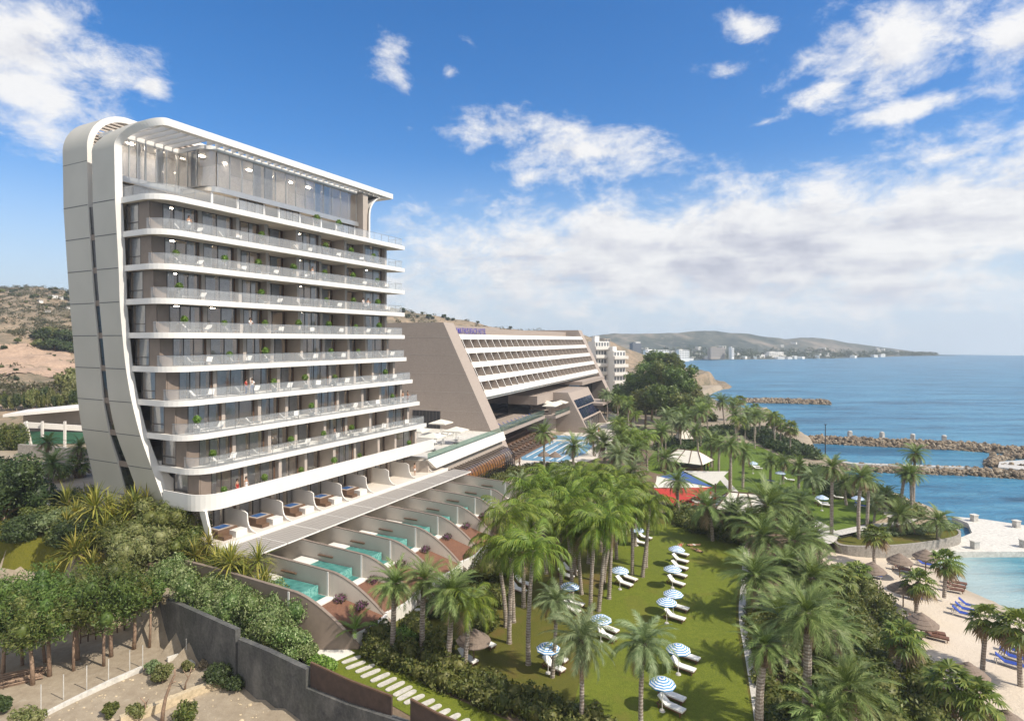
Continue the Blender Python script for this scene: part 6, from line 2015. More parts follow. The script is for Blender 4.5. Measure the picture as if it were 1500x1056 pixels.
tent(1088, 765, -20, 3.6, 2.8, 'cream canvas tent with dark beams right of the sail shades', False)
tent(1002, 655, 10, 1.8, 1.5, 'small distant blue roofed kiosk among far palms', False)

# ------------------------------------------------------------------ people
def skin_mesh(nodes, edges, rad, name, mat, root=0, sub=1):
    me = bpy.data.meshes.new('tmp'); me.from_pydata(nodes, edges, []); me.update()
    o = bpy.data.objects.new('tmp', me); COL.objects.link(o)
    o.modifiers.new('s', 'SKIN')
    for i, r in enumerate(rad):
        sv = me.skin_vertices[0].data[i]; sv.radius = (r, r) if not isinstance(r, tuple) else r; sv.use_root = (i == root)
    if sub:
        u = o.modifiers.new('u', 'SUBSURF'); u.levels = sub
    dg = bpy.context.evaluated_depsgraph_get()
    out = bpy.data.meshes.new_from_object(o.evaluated_get(dg))
    bpy.data.objects.remove(o); bpy.data.meshes.remove(me)
    out.name = name; out.materials.clear(); out.materials.append(M[mat])
    out.polygons.foreach_set('use_smooth', [True] * len(out.polygons))
    return out
POSES = {
 'stand': dict(kneeL=(.10, .02, .49), ankL=(.11, -.02, .07), kneeR=(-.10, .04, .49), ankR=(-.11, .0, .07), elL=(.26, -.03, 1.13), wrL=(.25, .10, .92), elR=(-.26, -.03, 1.13), wrR=(-.25, .08, .90)),
 'walk': dict(kneeL=(.09, .20, .52), ankL=(.09, .26, .09), kneeR=(-.09, -.06, .49), ankR=(-.09, -.33, .13), elL=(.25, -.14, 1.15), wrL=(.24, -.06, .92), elR=(-.25, .10, 1.15), wrR=(-.22, .28, 1.0)),
 'lean': dict(kneeL=(.11, .05, .49), ankL=(.13, -.05, .07), kneeR=(-.10, .03, .49), ankR=(-.11, -.08, .07), elL=(.27, .12, 1.14), wrL=(.16, .34, 1.10), elR=(-.27, .12, 1.14), wrR=(-.16, .34, 1.10)),
 'sit': dict(kneeL=(.12, .45, .92), ankL=(.12, .48, .50), kneeR=(-.12, .45, .92), ankR=(-.12, .48, .50), elL=(.27, .05, 1.14), wrL=(.18, .28, 1.05), elR=(-.27, .05, 1.14), wrR=(-.18, .28, 1.05)),
}
def body_nodes(p):
    N = [(0, 0, .95), (0, 0, 1.12), (0, .01, 1.32), (0, 0, 1.47), (0, .015, 1.56), (0, .02, 1.65), (0, .0, 1.71)]
    E = [(0, 1), (1, 2), (2, 3), (3, 4), (4, 5), (5, 6)]
    Rr = [(.15, .11), (.125, .095), (.155, .10), .052, .078, .092, .06]
    N.append((0, .115, 1.62)); E.append((5, 7)); Rr.append(.018)              # nose
    for sx, K in ((1, 'L'), (-1, 'R')):
        b = len(N)
        el, wr = Vector(p['el' + K]), Vector(p['wr' + K])
        N += [(sx * .175, 0, 1.41), tuple(el), tuple(wr)]; E += [(2, b), (b, b + 1), (b + 1, b + 2)]; Rr += [.058, .041, .029]
        d = (wr - el).normalized(); palm = wr + d * .07
        N.append(tuple(palm)); E.append((b + 2, b + 3)); Rr.append((.034, .018))
        sd_ = d.cross(Vector((0, 1, 0))).normalized() if abs(d.y) < .9 else Vector((1, 0, 0))
        for q, (o_, ln) in enumerate([(-.026, .062), (-.009, .075), (.009, .07), (.026, .055)]):
            k = len(N); N += [tuple(palm + d * .035 + sd_ * o_), tuple(palm + d * (.03 + ln) + sd_ * o_ * 1.1 + Vector((0, .012, 0)))]; E += [(b + 3, k), (k, k + 1)]; Rr += [.009, .007]
        k = len(N); N.append(tuple(wr + d * .06 + sd_ * -.045 + Vector((0, .025, 0)))); E.append((b + 2, k)); Rr.append(.010)
        h = len(N)
        kn, an = p['knee' + K], p['ank' + K]
        N += [(sx * .095, 0, .87), kn, an, (an[0], an[1] + .17, an[2] - .03)]; E += [(0, h), (h, h + 1), (h + 1, h + 2), (h + 2, h + 3)]; Rr += [.088, .058, .036, (.04, .026)]
    return N, E, Rr
BODY = {}
def get_body(pose):
    if pose not in BODY:
        N, E, Rr = body_nodes(POSES[pose]); BODY[pose] = (skin_mesh(N, E, Rr, 'body', 'skin'), N)
    return BODY[pose]
GARM = {}
def garment(pose, kind, mat):
    key = (pose, kind, mat)
    if key in GARM: return GARM[key]
    p = POSES[pose]; g = 1.13
    if kind == 'shorts':
        f = lambda K, sx, t: tuple(Vector((sx * .095, 0, .87)).lerp(Vector(p['knee' + K]), t))
        N = [(0, 0, 1.06), (0, 0, .95), (.095, 0, .87), f('L', 1, .55), (-.095, 0, .87), f('R', -1, .55)]; E = [(0, 1), (1, 2), (2, 3), (1, 4), (4, 5)]; Rr = [(.15, .115), (.17, .13), .105, .098, .105, .098]; me = skin_mesh(N, E, Rr, 'shorts', mat, 1)
    elif kind == 'trousers':
        N = [(0, 0, 1.06), (0, 0, .95), (.095, 0, .87), p['kneeL'], tuple(Vector(p['ankL']) + Vector((0, 0, .03))), (-.095, 0, .87), p['kneeR'], tuple(Vector(p['ankR']) + Vector((0, 0, .03)))]; E = [(0, 1), (1, 2), (2, 3), (3, 4), (1, 5), (5, 6), (6, 7)]; Rr = [(.15, .115), (.17, .13), .105, .072, .06, .105, .072, .06]; me = skin_mesh(N, E, Rr, 'trousers', mat, 1)
    elif kind == 'shirt':
        N = [(0, 0, 1.0), (0, 0, 1.12), (0, .01, 1.32), (0, 0, 1.44), (.175, 0, 1.41), tuple(Vector((.175, 0, 1.41)).lerp(Vector(p['elL']), .7)), (-.175, 0, 1.41), tuple(Vector((-.175, 0, 1.41)).lerp(Vector(p['elR']), .7))]; E = [(0, 1), (1, 2), (2, 3), (2, 4), (4, 5), (2, 6), (6, 7)]; Rr = [(.165, .13), (.15, .115), (.18, .125), .075, .075, .062, .075, .062]; me = skin_mesh(N, E, Rr, 'shirt', mat, 1)
    else:                                                # long dress or robe
        N = [(0, 0, .3), (0, 0, .7), (0, 0, 1.0), (0, 0, 1.14), (0, .01, 1.34)]; E = [(0, 1), (1, 2), (2, 3), (3, 4)]; Rr = [(.27, .24), (.22, .19), (.18, .14), (.15, .115), (.175, .12)]; me = skin_mesh(N, E, Rr, 'dress', mat, 2)
    GARM[key] = me
    return me
HAIR = {}
def person(loc, rz, pose, clothes, label, group='people', hair='hair', lie=False, s=1.0):
    o = empty('person', loc, rz, label, 'person', None, s)
    b = link('body', get_body(pose)[0], o)
    items = [b]
    for kind, mat in clothes: items.append(link(kind, garment(pose, kind, mat), o))
    if hair not in HAIR: HAIR[hair] = skin_mesh([(0, -.05, 1.58), (0, -.03, 1.68), (0, .03, 1.735)], [(0, 1), (1, 2)], [.075, .1, .075], 'hair', hair, 1)
    items.append(link('hair', HAIR[hair], o))
    if lie:
        for it in items: it.rotation_euler = (R(90), 0, 0); it.location = (0, 0, .13)
    return o
def on_balcony(px, k, v_off=.55):
    best = min((abs(PX(TW(u, -WS[k] + v_off)) - px), u) for u in np.arange(0, UR[k], .1))
    return TW(best[1], -WS[k] + v_off, ZB(k) + .535)
FR = TROT - PI / 2 - PI / 2
FRN = math.atan2(-UX, UY) - PI / 2                       # facing out from the balconies
person(on_balcony(367, 6), FRN, 'lean', [('trousers', 'cloth_dark'), ('shirt', 'cloth_white')], 'person in white top at the rail of the sixth balcony')
person(on_balcony(361, 4), FRN + .5, 'stand', [('trousers', 'cloth_blue'), ('shirt', 'cloth_red')], 'person in red top and blue trousers on the fourth balcony')
person(on_balcony(369, 4), FRN - .8, 'stand', [('trousers', 'cloth_blue'), ('shirt', 'cloth_white')], 'person in white top and blue trousers beside one in red')
person(on_balcony(590, 3), FRN, 'stand', [('shorts', 'cloth_white')], 'shirtless person in white shorts at right end of third balcony')
person(on_balcony(597, 3), FRN + .6, 'lean', [('dress', 'cloth_orange')], 'person in orange dress at right end of third balcony')
person(on_balcony(532, 7), FRN, 'stand', [('trousers', 'cloth_dark'), ('shirt', 'cloth_white')], 'person in dark trousers and white top on the seventh balcony')
person(on_balcony(539, 7), FRN - .4, 'lean', [('dress', 'cloth_white')], 'person in long white dress on the seventh balcony')
person(on_balcony(458, 8), FRN, 'stand', [('dress', 'cloth_white')], 'person in white robe on the eighth balcony')
person(on_balcony(276, 9), FRN, 'lean', [('dress', 'cloth_white')], 'person in white on the ninth balcony near its left corner')
person(on_balcony(347, 1, .9), FRN + .3, 'stand', [('dress', 'cloth_red')], 'person in red dress behind the lowest white band')
person(on_balcony(361, 1, .9), FRN, 'stand', [('dress', 'cloth_white')], 'person in white robe behind the lowest white band')
person(on_balcony(490, 2), FRN + 1, 'stand', [('dress', 'cloth_white')], 'person in white leaning on the second balcony rail')
person(TW(36.2, -3.4, FL), FRN, 'stand', [('shorts', 'cloth_white')], 'tanned person in white shorts on the lower terrace')
def ground_person(px, py, rz, pose, clothes, label, z=G + .05, **kw): return person(at(px, py, z), rz, pose, clothes, label, **kw)
ground_person(718, 703, 1.2, 'walk', [('shorts', 'cloth_dark')], 'person walking past the glass vault in dark shorts')
ground_person(727, 692, -1.2, 'walk', [('shirt', 'cloth_white'), ('shorts', 'cloth_white')], 'person in white walking beside the glass vault')
ground_person(746, 690, .2, 'stand', [('dress', 'cloth_red')], 'person in red by the foot of leaning hotel wall')
ground_person(761, 684, 2.2, 'stand', [('shorts', 'cloth_dark')], 'person in dark shorts at the corner of lane pool')
ground_person(704, 709, .8, 'walk', [('dress', 'cloth_yellow')], 'person in yellow dress near the glass vault')
ground_person(759, 716, 2.8, 'walk', [('shorts', 'cloth_orange')], 'person in orange shorts walking over oval lawn')
ground_person(763, 724, 2.8, 'walk', [('trousers', 'cloth_dark'), ('shirt', 'cloth_dark')], 'person in dark clothes at the oval lawn edge')
ground_person(872, 634, 0, 'stand', [('shorts', 'cloth_orange')], 'person in orange shorts by the solar fronted block')
ground_person(877, 634, .5, 'stand', [('dress', 'cloth_red')], 'person in red dress by the solar fronted block')
ground_person(868, 643, 2, 'walk', [('shorts', 'cloth_dark')], 'person in dark shorts beside the upper pool')
ground_person(875, 656, 2, 'stand', [('trousers', 'cloth_dark'), ('shirt', 'cloth_red')], 'person in red shirt right of the lane pool')
ground_person(888, 616, 2, 'stand', [('dress', 'cloth_white')], 'person in white dress at far right of old hotel')
ground_person(1037, 690, 2, 'stand', [('trousers', 'cloth_dark'), ('shirt', 'cloth_yellow')], 'person in yellow shirt beside the canvas tent')
ground_person(1032, 690, 2, 'stand', [('trousers', 'cloth_dark'), ('shirt', 'cloth_dark')], 'person in dark shirt beside the canvas tent')
ground_person(1000, 797, -.6, 'stand', [('shorts', 'cloth_red')], 'sunbather in red lying on the open lawn', lie=True)
ground_person(1012, 804, .6, 'stand', [('shorts', 'cloth_dark')], 'sunbather in dark shorts lying on the open lawn', lie=True)
ground_person(1026, 799, -1.5, 'stand', [('shorts', 'cloth_white')], 'sunbather in white shorts lying right of two others', lie=True)
# ------------------------------------------------------------------ left: garden bank, boundary wall and the neighbour's lot
def zg(x, y): return float(groundz(np.array([x]), np.array([y]))[0])
def on_ground(px, py, it=14):
    z = 3.0
    for _ in range(it):
        p = at(px, py, z); z = z * .4 + zg(p.x, p.y) * .6
    p = at(px, py, z); p.z = zg(p.x, p.y)
    return p
def wall(name, pts, z0, z1, th, mat, label, cat='wall', cap=None):
    """free-standing wall along points; z1 per point"""
    P = [Vector((p[0], p[1], 0)) for p in pts]
    o = empty(name, P[0], label=label, cat=cat); o['kind'] = 'thing'
    m = MB(); c = MB()
    nrm = []
    for i in range(len(P)):
        d = (P[min(i + 1, len(P) - 1)] - P[max(i - 1, 0)]).normalized(); nrm.append(Vector((-d.y, d.x, 0)) * th / 2)
    for i in range(len(P) - 1):
        a, b = P[i] - P[0], P[i + 1] - P[0]
        za, zb = z1[i], z1[i + 1]
        A = [a - nrm[i], b - nrm[i + 1], b + nrm[i + 1], a + nrm[i]]
        zt = [za, zb, zb, za]
        vs = [(p.x, p.y, z0) for p in A] + [(p.x, p.y, z) for p, z in zip(A, zt)]
        m.add(vs, [(0, 1, 5, 4), (1, 2, 6, 5), (2, 3, 7, 6), (3, 0, 4, 7), (4, 5, 6, 7)])
        if cap:
            A2 = [a - nrm[i] * 1.25, b - nrm[i + 1] * 1.25, b + nrm[i + 1] * 1.25, a + nrm[i] * 1.25]
            vs = [(p.x, p.y, z + .004) for p, z in zip(A2, zt)] + [(p.x, p.y, z + .09) for p, z in zip(A2, zt)]
            c.add(vs, [(3, 2, 1, 0), (0, 1, 5, 4), (1, 2, 6, 5), (2, 3, 7, 6), (3, 0, 4, 7), (4, 5, 6, 7)])
    m.build('wall_body', M[mat], o)
    if cap: c.build('coping', M[cap], o)
    return o
def wl(t):
    """point on the boundary line by photo column"""
    xs = [PX(p) for p in wall_line]
    for i in range(len(xs) - 1):
        if xs[i] <= t <= xs[i + 1]: return wall_line[i].lerp(wall_line[i + 1], (t - xs[i]) / (xs[i + 1] - xs[i]))
    return wall_line[-1] if t > xs[-1] else wall_line[0]
def ztop(px, py):                                        # height at which the wall shows its top edge at this pixel
    p = wl(px); return EYE - (py - HZ) / F * p.y
wpx = [(190, 858), (236, 872), (268, 884), (300, 897), (352, 921)]
wall('boundary_wall', [wl(x) for x, y in wpx], 1.6, [ztop(x, y) for x, y in wpx], .4, 'old_concrete', 'tall dark weathered concrete wall, upper length behind the pine lot')
wpx = [(355, 934), (400, 952), (445, 971), (462, 978)]
wall('boundary_wall', [wl(x) for x, y in wpx], 1.6, [ztop(x, y) for x, y in wpx], .42, 'old_concrete', 'dark weathered concrete wall, stepped down middle length below variegated shrubs')
wpx = [(462, 1000), (520, 1023), (575, 1042), (640, 1064), (700, 1084)]
wall('boundary_wall', [wl(x) for x, y in wpx], 1.6, [ztop(x, y) - .25 for x, y in wpx], .42, 'old_concrete', 'grey streaked concrete wall under the rusty sheet fence')
wpx = [(464, 972), (520, 998), (577, 1022)]
wall('sheet_fence', [wl(x) + Vector((.05, .12, 0)) for x, y in wpx], 2.6, [ztop(x, y) for x, y in wpx], .1, 'rust_fence', 'rusty brown sheet fence panel beside the stepping stones', 'fence', 'wood')
wpx = [(600, 1026), (640, 1046), (700, 1072)]
wall('sheet_fence', [wl(x) + Vector((.05, .12, 0)) for x, y in wpx], 2.2, [ztop(x, y) for x, y in wpx], .1, 'rust_fence', 'short dark fence panel at the bottom end of stepping stones', 'fence', 'wood')
# lawn strip with long stepping stones
sheet('grass_strip', pxs([(452, 968), (520, 940), (545, 958), (640, 1012), (760, 1062), (760, 1110), (690, 1100), (577, 1035)], G), G + .05, 'lawn')
sheet('grass_strip', pxs([(449, 962), (478, 952), (520, 955), (548, 975), (530, 1010), (470, 986)], G), G + .055, 'lawn')
stones = []
pr = empty('stepping_stone', label='x', cat='stepping stone', group='stepping stones')
m = MB(); poly = []
for i in range(20):
    a = 2 * PI * i / 20; c, s = math.cos(a), math.sin(a)
    poly.append((math.copysign(abs(c) ** .45, c) * .82, math.copysign(abs(s) ** .7, s) * .24))
m.prism(poly, -.03, .055); m.build('slab', M['tile_path'], pr)
for i, (px, py) in enumerate([(515, 966), (521, 974), (535, 979), (543, 986), (557, 992), (567, 999), (579, 1005), (590, 1012), (596, 1018), (607, 1024), (622, 1031), (632, 1039), (645, 1046), (660, 1053), (674, 1061)]):
    stones.append(place(pr, at(px, py, G + .06), R(44 + (i * 37 % 9) - 4), s=(1, 1.0, 1)))
ordinals(stones, '{o} pale long stepping stone beside the rusty fence')
st2 = []
pr2 = empty('flagstone', label='x', cat='flagstone', group='flagstones by the terraces')
m = MB(); m.prism([(.34 * math.cos(a), .27 * math.sin(a)) for a in [0, .9, 1.7, 2.6, 3.5, 4.4, 5.4]], -.03, .05); m.build('slab', M['tile_path'], pr2)
for i, (px, py) in enumerate([(612, 893), (620, 897), (628, 893), (633, 899), (640, 902), (645, 896), (625, 902), (637, 895), (700, 848), (708, 851), (714, 846), (693, 844), (720, 850), (704, 843)]):
    st2.append(place(pr2, at(px, py, G + .05), i * 1.3))
ordinals(st2, '{o} small pale flagstone in the grass below the terraces')
# white paving at the foot of the first curved wall
sheet('white_paving', pxs([(446, 948), (470, 941), (512, 952), (520, 957), (478, 975), (455, 966)], G), G + .06, 'white_deck')

thing_foliage('ground_shrub', at(470, 978, G), [(0, 0, .4, .9, .8, .55), (.7, -.3, .35, .7, .7, .45), (-.6, .3, .35, .7, .6, .45)], 1500, .11, 'leaf_bright', 'bright green low shrub behind the rusty sheet fence', 'shrub')
# shrubs between wall and tower
vg = []
for i, (px, py, r, z) in enumerate([(262, 842, 34, 4.6), (300, 872, 38, 3.8), (345, 880, 38, 3.4), (380, 894, 38, 3.1), (408, 905, 40, 3.0), (330, 892, 36, 3.2), (425, 938, 30, 2.6), (392, 930, 34, 2.6), (240, 838, 28, 5.2), (285, 885, 26, 3.2), (445, 950, 18, 2.5), (360, 915, 28, 2.6)]):
    Y = F * (EYE - z) / (py + r * .9 - HZ); rr = r * Y / F
    p = Vector(((px - CX) / F * Y, Y, z - .1))
    vg.append(thing_foliage('variegated_shrub', p, blobs_round(rr * 1.12, rr * .95, 8, 500 + i, .95), 5200, .125, 'leaf_variegated', 'x', 'shrub', 'pale leaved shrubs above the boundary wall', core=.66, asp=.42))
ordinals(vg, '{o} pale leaved dense shrub between boundary wall and tower')
bm = []
for i, (px, py, r, z) in enumerate([(205, 800, 40, 6.6), (245, 770, 40, 7.2), (215, 755, 36, 7.6), (275, 775, 34, 6.4), (235, 735, 26, 7.8), (262, 805, 34, 5.6), (190, 830, 30, 5.2)]):
    Y = F * (EYE - z) / (py + r * .9 - HZ); rr = r * Y / F
    p = Vector(((px - CX) / F * Y, Y, z - .2))
    bm.append(thing_foliage('olive_shrub', p, blobs_round(rr * 1.1, rr * .95, 9, 540 + i, 1.05), 4200, .16, ['leaf_olive', 'leaf_hedge'][i % 2], 'x', 'shrub', 'olive green bushes at the foot of the tower', core=.62, asp=.3))
ordinals(bm, '{o} tall olive green bush at the foot of the tower')
bk_ = []
for i, (px, py, r, mat) in enumerate([(40, 832, 20, 'leaf_dark'), (100, 842, 22, 'leaf_hedge'), (130, 838, 26, 'leaf_olive'), (165, 842, 26, 'leaf_hedge'), (200, 850, 26, 'leaf_variegated'), (60, 760, 22, 'leaf_hedge'), (95, 735, 20, 'leaf_dark'), (140, 770, 26, 'leaf_hedge'), (150, 735, 24, 'leaf_olive'), (180, 790, 28, 'leaf_hedge'), (110, 800, 26, 'leaf_dark'), (60, 800, 18, 'leaf_hedge'), (230, 855, 24, 'leaf_olive'), (28, 775, 22, 'leaf_dark')]):
    p = on_ground(px, py + r * .7); rr = r * p.y / F
    bk_.append(thing_foliage('bank_shrub', p - Vector((0, 0, .2)), blobs_round(rr * 1.25, rr * .9, 8, 820 + i, .95), 3600, .15, mat, 'x', 'shrub', 'shrubs on the garden bank left of tower', core=.6, asp=.4))
ordinals(bk_, 'green shrub on the bank between pines and tower, {o}')
yu = []
YM = [rosette('leaves', 'leaf_yucca', [(0, 0, .9), (.7, .3, 1.4), (-.6, .5, 1.2), (.1, -.7, .6), (-.5, -.5, 1.7)], 60, 1.15, 5), rosette('leaves', 'leaf_yucca', [(0, 0, .5), (.5, .4, .9), (-.5, .2, .7)], 70, 1.25, 6)]
for i, (px, py, r, z) in enumerate([(168, 752, 54, 6.8), (128, 790, 46, 5.6), (198, 748, 42, 7.2), (118, 726, 42, 7.4), (108, 764, 36, 6.4), (318, 816, 44, 4.6), (356, 830, 46, 4.0), (390, 846, 38, 3.8), (290, 806, 34, 5.0), (152, 818, 40, 4.6), (336, 846, 34, 3.8), (245, 800, 34, 5.0)]):
    Y = F * (EYE - z) / (py + r * .8 - HZ) - 2.5; rr = r * Y / F
    pt = atY(px, py, Y)
    o = empty('yucca_plant', (pt.x, pt.y, pt.z - rr * .8), i * 1.1, 'x', 'plant', 'yellow green yuccas on the garden bank', rr / 1.6)
    link('leaves', YM[i % 2], o)
    m = MB(); m.tube([(0, 0, -1.6), (.05, .05, .7)], [.16, .12], 7)
    for e in [(.6, .25, 1.2), (-.5, .4, 1.0)]: m.tube([(0, 0, .2), e], [.1, .07], 6)
    m.build('stem', M['bark'], o); yu.append(o)
ordinals(yu, '{o} yellow green sword leaved yucca on the bank left of tower')
def tree_at(px, py, z, cx, cy, r, mat, label, n=3200, size=.2, tr=.16, name='tree', flat=.9, group=None, bl=8, **kw):
    Y = F * (EYE - z) / (py - HZ); base = Vector(((px - CX) / F * Y, Y, z))
    rr = r * Y / F; zc = EYE - (cy - HZ) / F * Y - z; dx = (cx - px) / F * Y
    b = [(x + dx, y, zz, rx, ry, rz) for x, y, zz, rx, ry, rz in blobs_round(rr * 1.1, zc, bl, int(px * 3 + py), flat)]
    return tree(name, base, zc, b, mat, label, n, size, tr, group, **kw)
tree_at(6, 800, 5.4, 8, 712, 52, 'leaf_dark', 'large dark round tree at the left edge above golden grass', 6500, .2, .25, flat=1.15)
tree_at(-40, 770, 5.8, -32, 690, 46, 'leaf_dark', 'dark tree cut by the left edge of the photo', 4200, .22, .25)
tree_at(78, 836, 4.2, 78, 762, 27, 'leaf_grey', 'blue green layered conifer with a thin bare trunk', 3200, .13, .1, 'conifer_tree', .75)
tree_at(60, 835, 4.2, 62, 800, 22, 'leaf_grey', 'low blue green branch tree beside the thin trunk', 1800, .13, .08, 'conifer_tree', .6)
for a, lb in [(('F', 45, 752, 44, 702, 26), 'stout fan palm with yellowed leaves left of the driveway'), (('D', 77, 738, 77, 678, 28), 'slim palm with thin pale trunk beside the driveway'), (('D', 70, 690, 69, 648, 18), 'small dark umbrella shaped palm before the stone wall'), (('D', 116, 700, 116, 655, 18), 'small palm close against the grey tower wall'), (('F', 112, 700, 113, 680, 18), 'low leafy palm in front of the tower base'), (('F', 88, 706, 88, 690, 16), 'low bushy palm beside the slim pale trunk')]:
    Y = 84.0
    o = palm(*a, 'drive', z=8.0 if a[2] < 745 else 6.5); o['label'] = lb; o['group'] = 'palms by the driveway'
gc = thing_foliage('ground_shrub', on_ground(15, 822), [(0, 0, .35, 1.6, 1.1, .5), (.9, .3, .3, 1.0, .8, .4)], 1600, .12, 'leaf_bright', 'low bright green rounded shrub on golden grass', 'shrub')
gp = smooth_closed([(-50, 62), (-46, 66), (-47, 72), (-53, 74), (-60, 72), (-61, 64)], 4)
def drape(name, poly, mat, dz=.05, step=.9):
    xs = np.arange(min(p[0] for p in poly), max(p[0] for p in poly), step); ys = np.arange(min(p[1] for p in poly), max(p[1] for p in poly), step)
    X, Y = np.meshgrid(xs, ys); Z = groundz(X, Y) + dz
    k = inpoly(X, Y, poly); keep = k[:-1, :-1] & k[1:, 1:]
    tag(link(name, grid_mesh(name, X, Y, Z, M[mat], keep)), kind='structure')
drape('golden_grass', [(-85, 54), (-40, 54), (-44, 66), (-52, 70), (-85, 72)], 'lawn_gold', .3)
drape('bank_soil', [(-36, 55), (-31, 55), (-14, 44), (-12, 47), (-24, 66), (-30, 76), (-38, 76)], 'soil', .05)
# driveway, ramp wall, white-roofed building, stone wall
sheet('driveway', pxs([(58, 742), (72, 700), (105, 690), (140, 690), (140, 735), (100, 742)], 7.6), 7.86, 'concrete')
wall('low_wall', [at(52, 742, 7.6), at(78, 753, 7.2), at(104, 762, 6.8)], 5.0, [8.3, 8.2, 8.0], .3, 'white', 'short white edged low wall below the driveway', 'wall', 'white_trim')
wall('stone_wall', [atY(28, 668, 104), atY(75, 668, 103), atY(140, 672, 100)], 6.0, [10.2, 10.0, 9.8], .5, 'stone_grey', 'rough pale stone wall behind the driveway palms')
def pavilion():
    o = empty('pavilion', atY(75, 668, 112), label='low white roofed pavilion with green glass left of the tower', cat='pavilion')
    off = Vector(o.location)
    def W(px, py, Y): return atY(px, py, Y) - off
    m = MB()
    a, b = W(4, 611, 112), W(150, 598, 118)
    c, d = W(150, 592, 132), W(40, 603, 132)
    vs = [a, b, c, d]; m.add(vs + [v + Vector((0, 0, .5)) for v in vs], [(3, 2, 1, 0), (4, 5, 6, 7), (0, 1, 5, 4), (1, 2, 6, 5), (2, 3, 7, 6), (3, 0, 4, 7)]); m.build('roof', M['white'], o)
    m = MB(); a, b = W(35, 622, 113), W(150, 629, 116); m.bar(a, b, .5, 1.0); m.build('white_beam', M['white'], o)
    for x, yb in ((38, 655), (62, 640), (95, 655)):
        p = MB(); p.bar(W(x, 617, 113), W(x + (8 if x == 38 else 0), yb, 113), .35, .35); p.build('post', M['white'], o)
    m = MB(); p0, p1 = W(38, 662, 116), W(160, 664, 118); m.quad(p0, p1, (p1.x, p1.y, p1.z + 4.0), (p0.x, p0.y, p0.z + 4.0)); m.build('green_glass', M['green_wall'], o)
    m = MB(); p0, p1 = W(34, 618, 118), W(160, 612, 121); m.quad((p0.x, p0.y, p0.z - 1.0), (p1.x, p1.y, p1.z - 1.0), (p1.x, p1.y, p1.z + 1.8), (p0.x, p0.y, p0.z + 1.8)); m.build('upper_wall', M['taupe'], o)
    m = MB(); p0, p1 = W(30, 664, 112), W(150, 664, 115); m.bar(p0, p1, .6, 1.4); m.build('plinth', M['concrete'], o)
pavilion()
p = atY(17, 654, 110); hedge_o = thing_foliage('clipped_hedge', p - Vector((0, 0, .5)), [(-1.6, 0, 2.2, 1.8, 1.2, 2.5), (0, 0, 2.2, 1.8, 1.2, 2.5), (1.4, 0, 2.2, 1.7, 1.2, 2.5)], 3200, .2, 'leaf_hedge', 'square clipped hedge at the left end of white pavilion', 'hedge')

# ---- neighbour's lot: pines, fences, low walls
pines = []
for i, (bx, by, cx, cy, r) in enumerate([(4, 992, 0, 905, 48), (33, 974, 34, 888, 40), (48, 1003, 52, 906, 44), (66, 970, 70, 878, 42), (73, 990, 80, 896, 44), (108, 982, 110, 890, 42), (114, 966, 122, 872, 40), (152, 975, 156, 880, 44), (163, 961, 172, 856, 46), (-30, 985, -34, 890, 48), (196, 950, 196, 868, 34)]):
    pines.append(tree_at(bx, by, 2.0, cx, cy, r, ['leaf_pine', 'leaf_pine', 'leaf_hedge'][i % 3], 'x', 5200, .15, .135 if i % 2 == 0 else .10, 'pine_tree', 1.2, 'pines of the dirt lot', 11, core=.5, asp=.3, lump=.42, depth=.24))
ordinals(pines, 'green pine tree on the bare dirt lot, {o}', key=lambda o: PX(o.location))
tree_at(219, 948, 2.0, 220, 868, 22, 'leaf_pine', 'thin forked pale trunked tree before the dark wall', 1300, .14, .09, 'forked_tree')
o = empty('bare_tree', on_ground(244, 942), label='thin pale bare trunk with reddish top by the wall', cat='tree trunk')
m = MB(); m.tube([(0, 0, -.2), (.03, 0, 1.8), (-.05, 0, 3.6)], [.12, .10, .09], 8); m.build('trunk', M['trunk_grey'], o)
link('tuft', foliage('tuft', [(-.05, 0, 3.7, .35, .35, .35)], 260, .12, 3, 'leaf_dry', .6), o)
wall('kerb_wall', [on_ground(x, y) for x, y in [(40, 1062), (62, 1050), (110, 1026), (160, 1003), (208, 982)]], 1.2, [2.35] * 5, .28, 'concrete_pale', 'long pale concrete kerb across the dirt lot', 'wall')
wall('kerb_wall', [on_ground(x, y) for x, y in [(245, 969), (265, 962), (284, 955)]], 1.2, [2.35] * 3, .28, 'concrete_pale', 'short pale kerb piece ending at the dark wall', 'wall')
wall('stone_wall', [on_ground(x, y) for x, y in [(176, 1062), (230, 1042), (285, 1018), (332, 1002)]], 1.0, [2.5] * 4, .45, 'stone_wall', 'low tan rubble wall at the bottom of dirt lot')
wall('stone_wall', [on_ground(x, y) for x, y in [(112, 934), (150, 924), (186, 913)]], 1.2, [3.3, 3.3, 3.3], .4, 'stone_wall', 'tan stone wall behind the rail fence and pines')
def rail_fence():
    A, B = on_ground(118, 942), on_ground(192, 920)
    o = empty('rail_fence', A, label='rustic dark timber rail fence in front of tan wall', cat='fence')
    d = (B - A); n = 7
    for i in range(n + 1):
        p = d * (i / n); m = MB(); m.tube([(p.x, p.y, -.1), (p.x, p.y, 1.25)], .06, 6); m.build('post', M['wood'], o)
    for z in (.55, 1.05):
        m = MB(); m.bar((0, 0, z), (d.x, d.y, z), .06, .08); m.build('rail', M['wood'], o)
rail_fence()
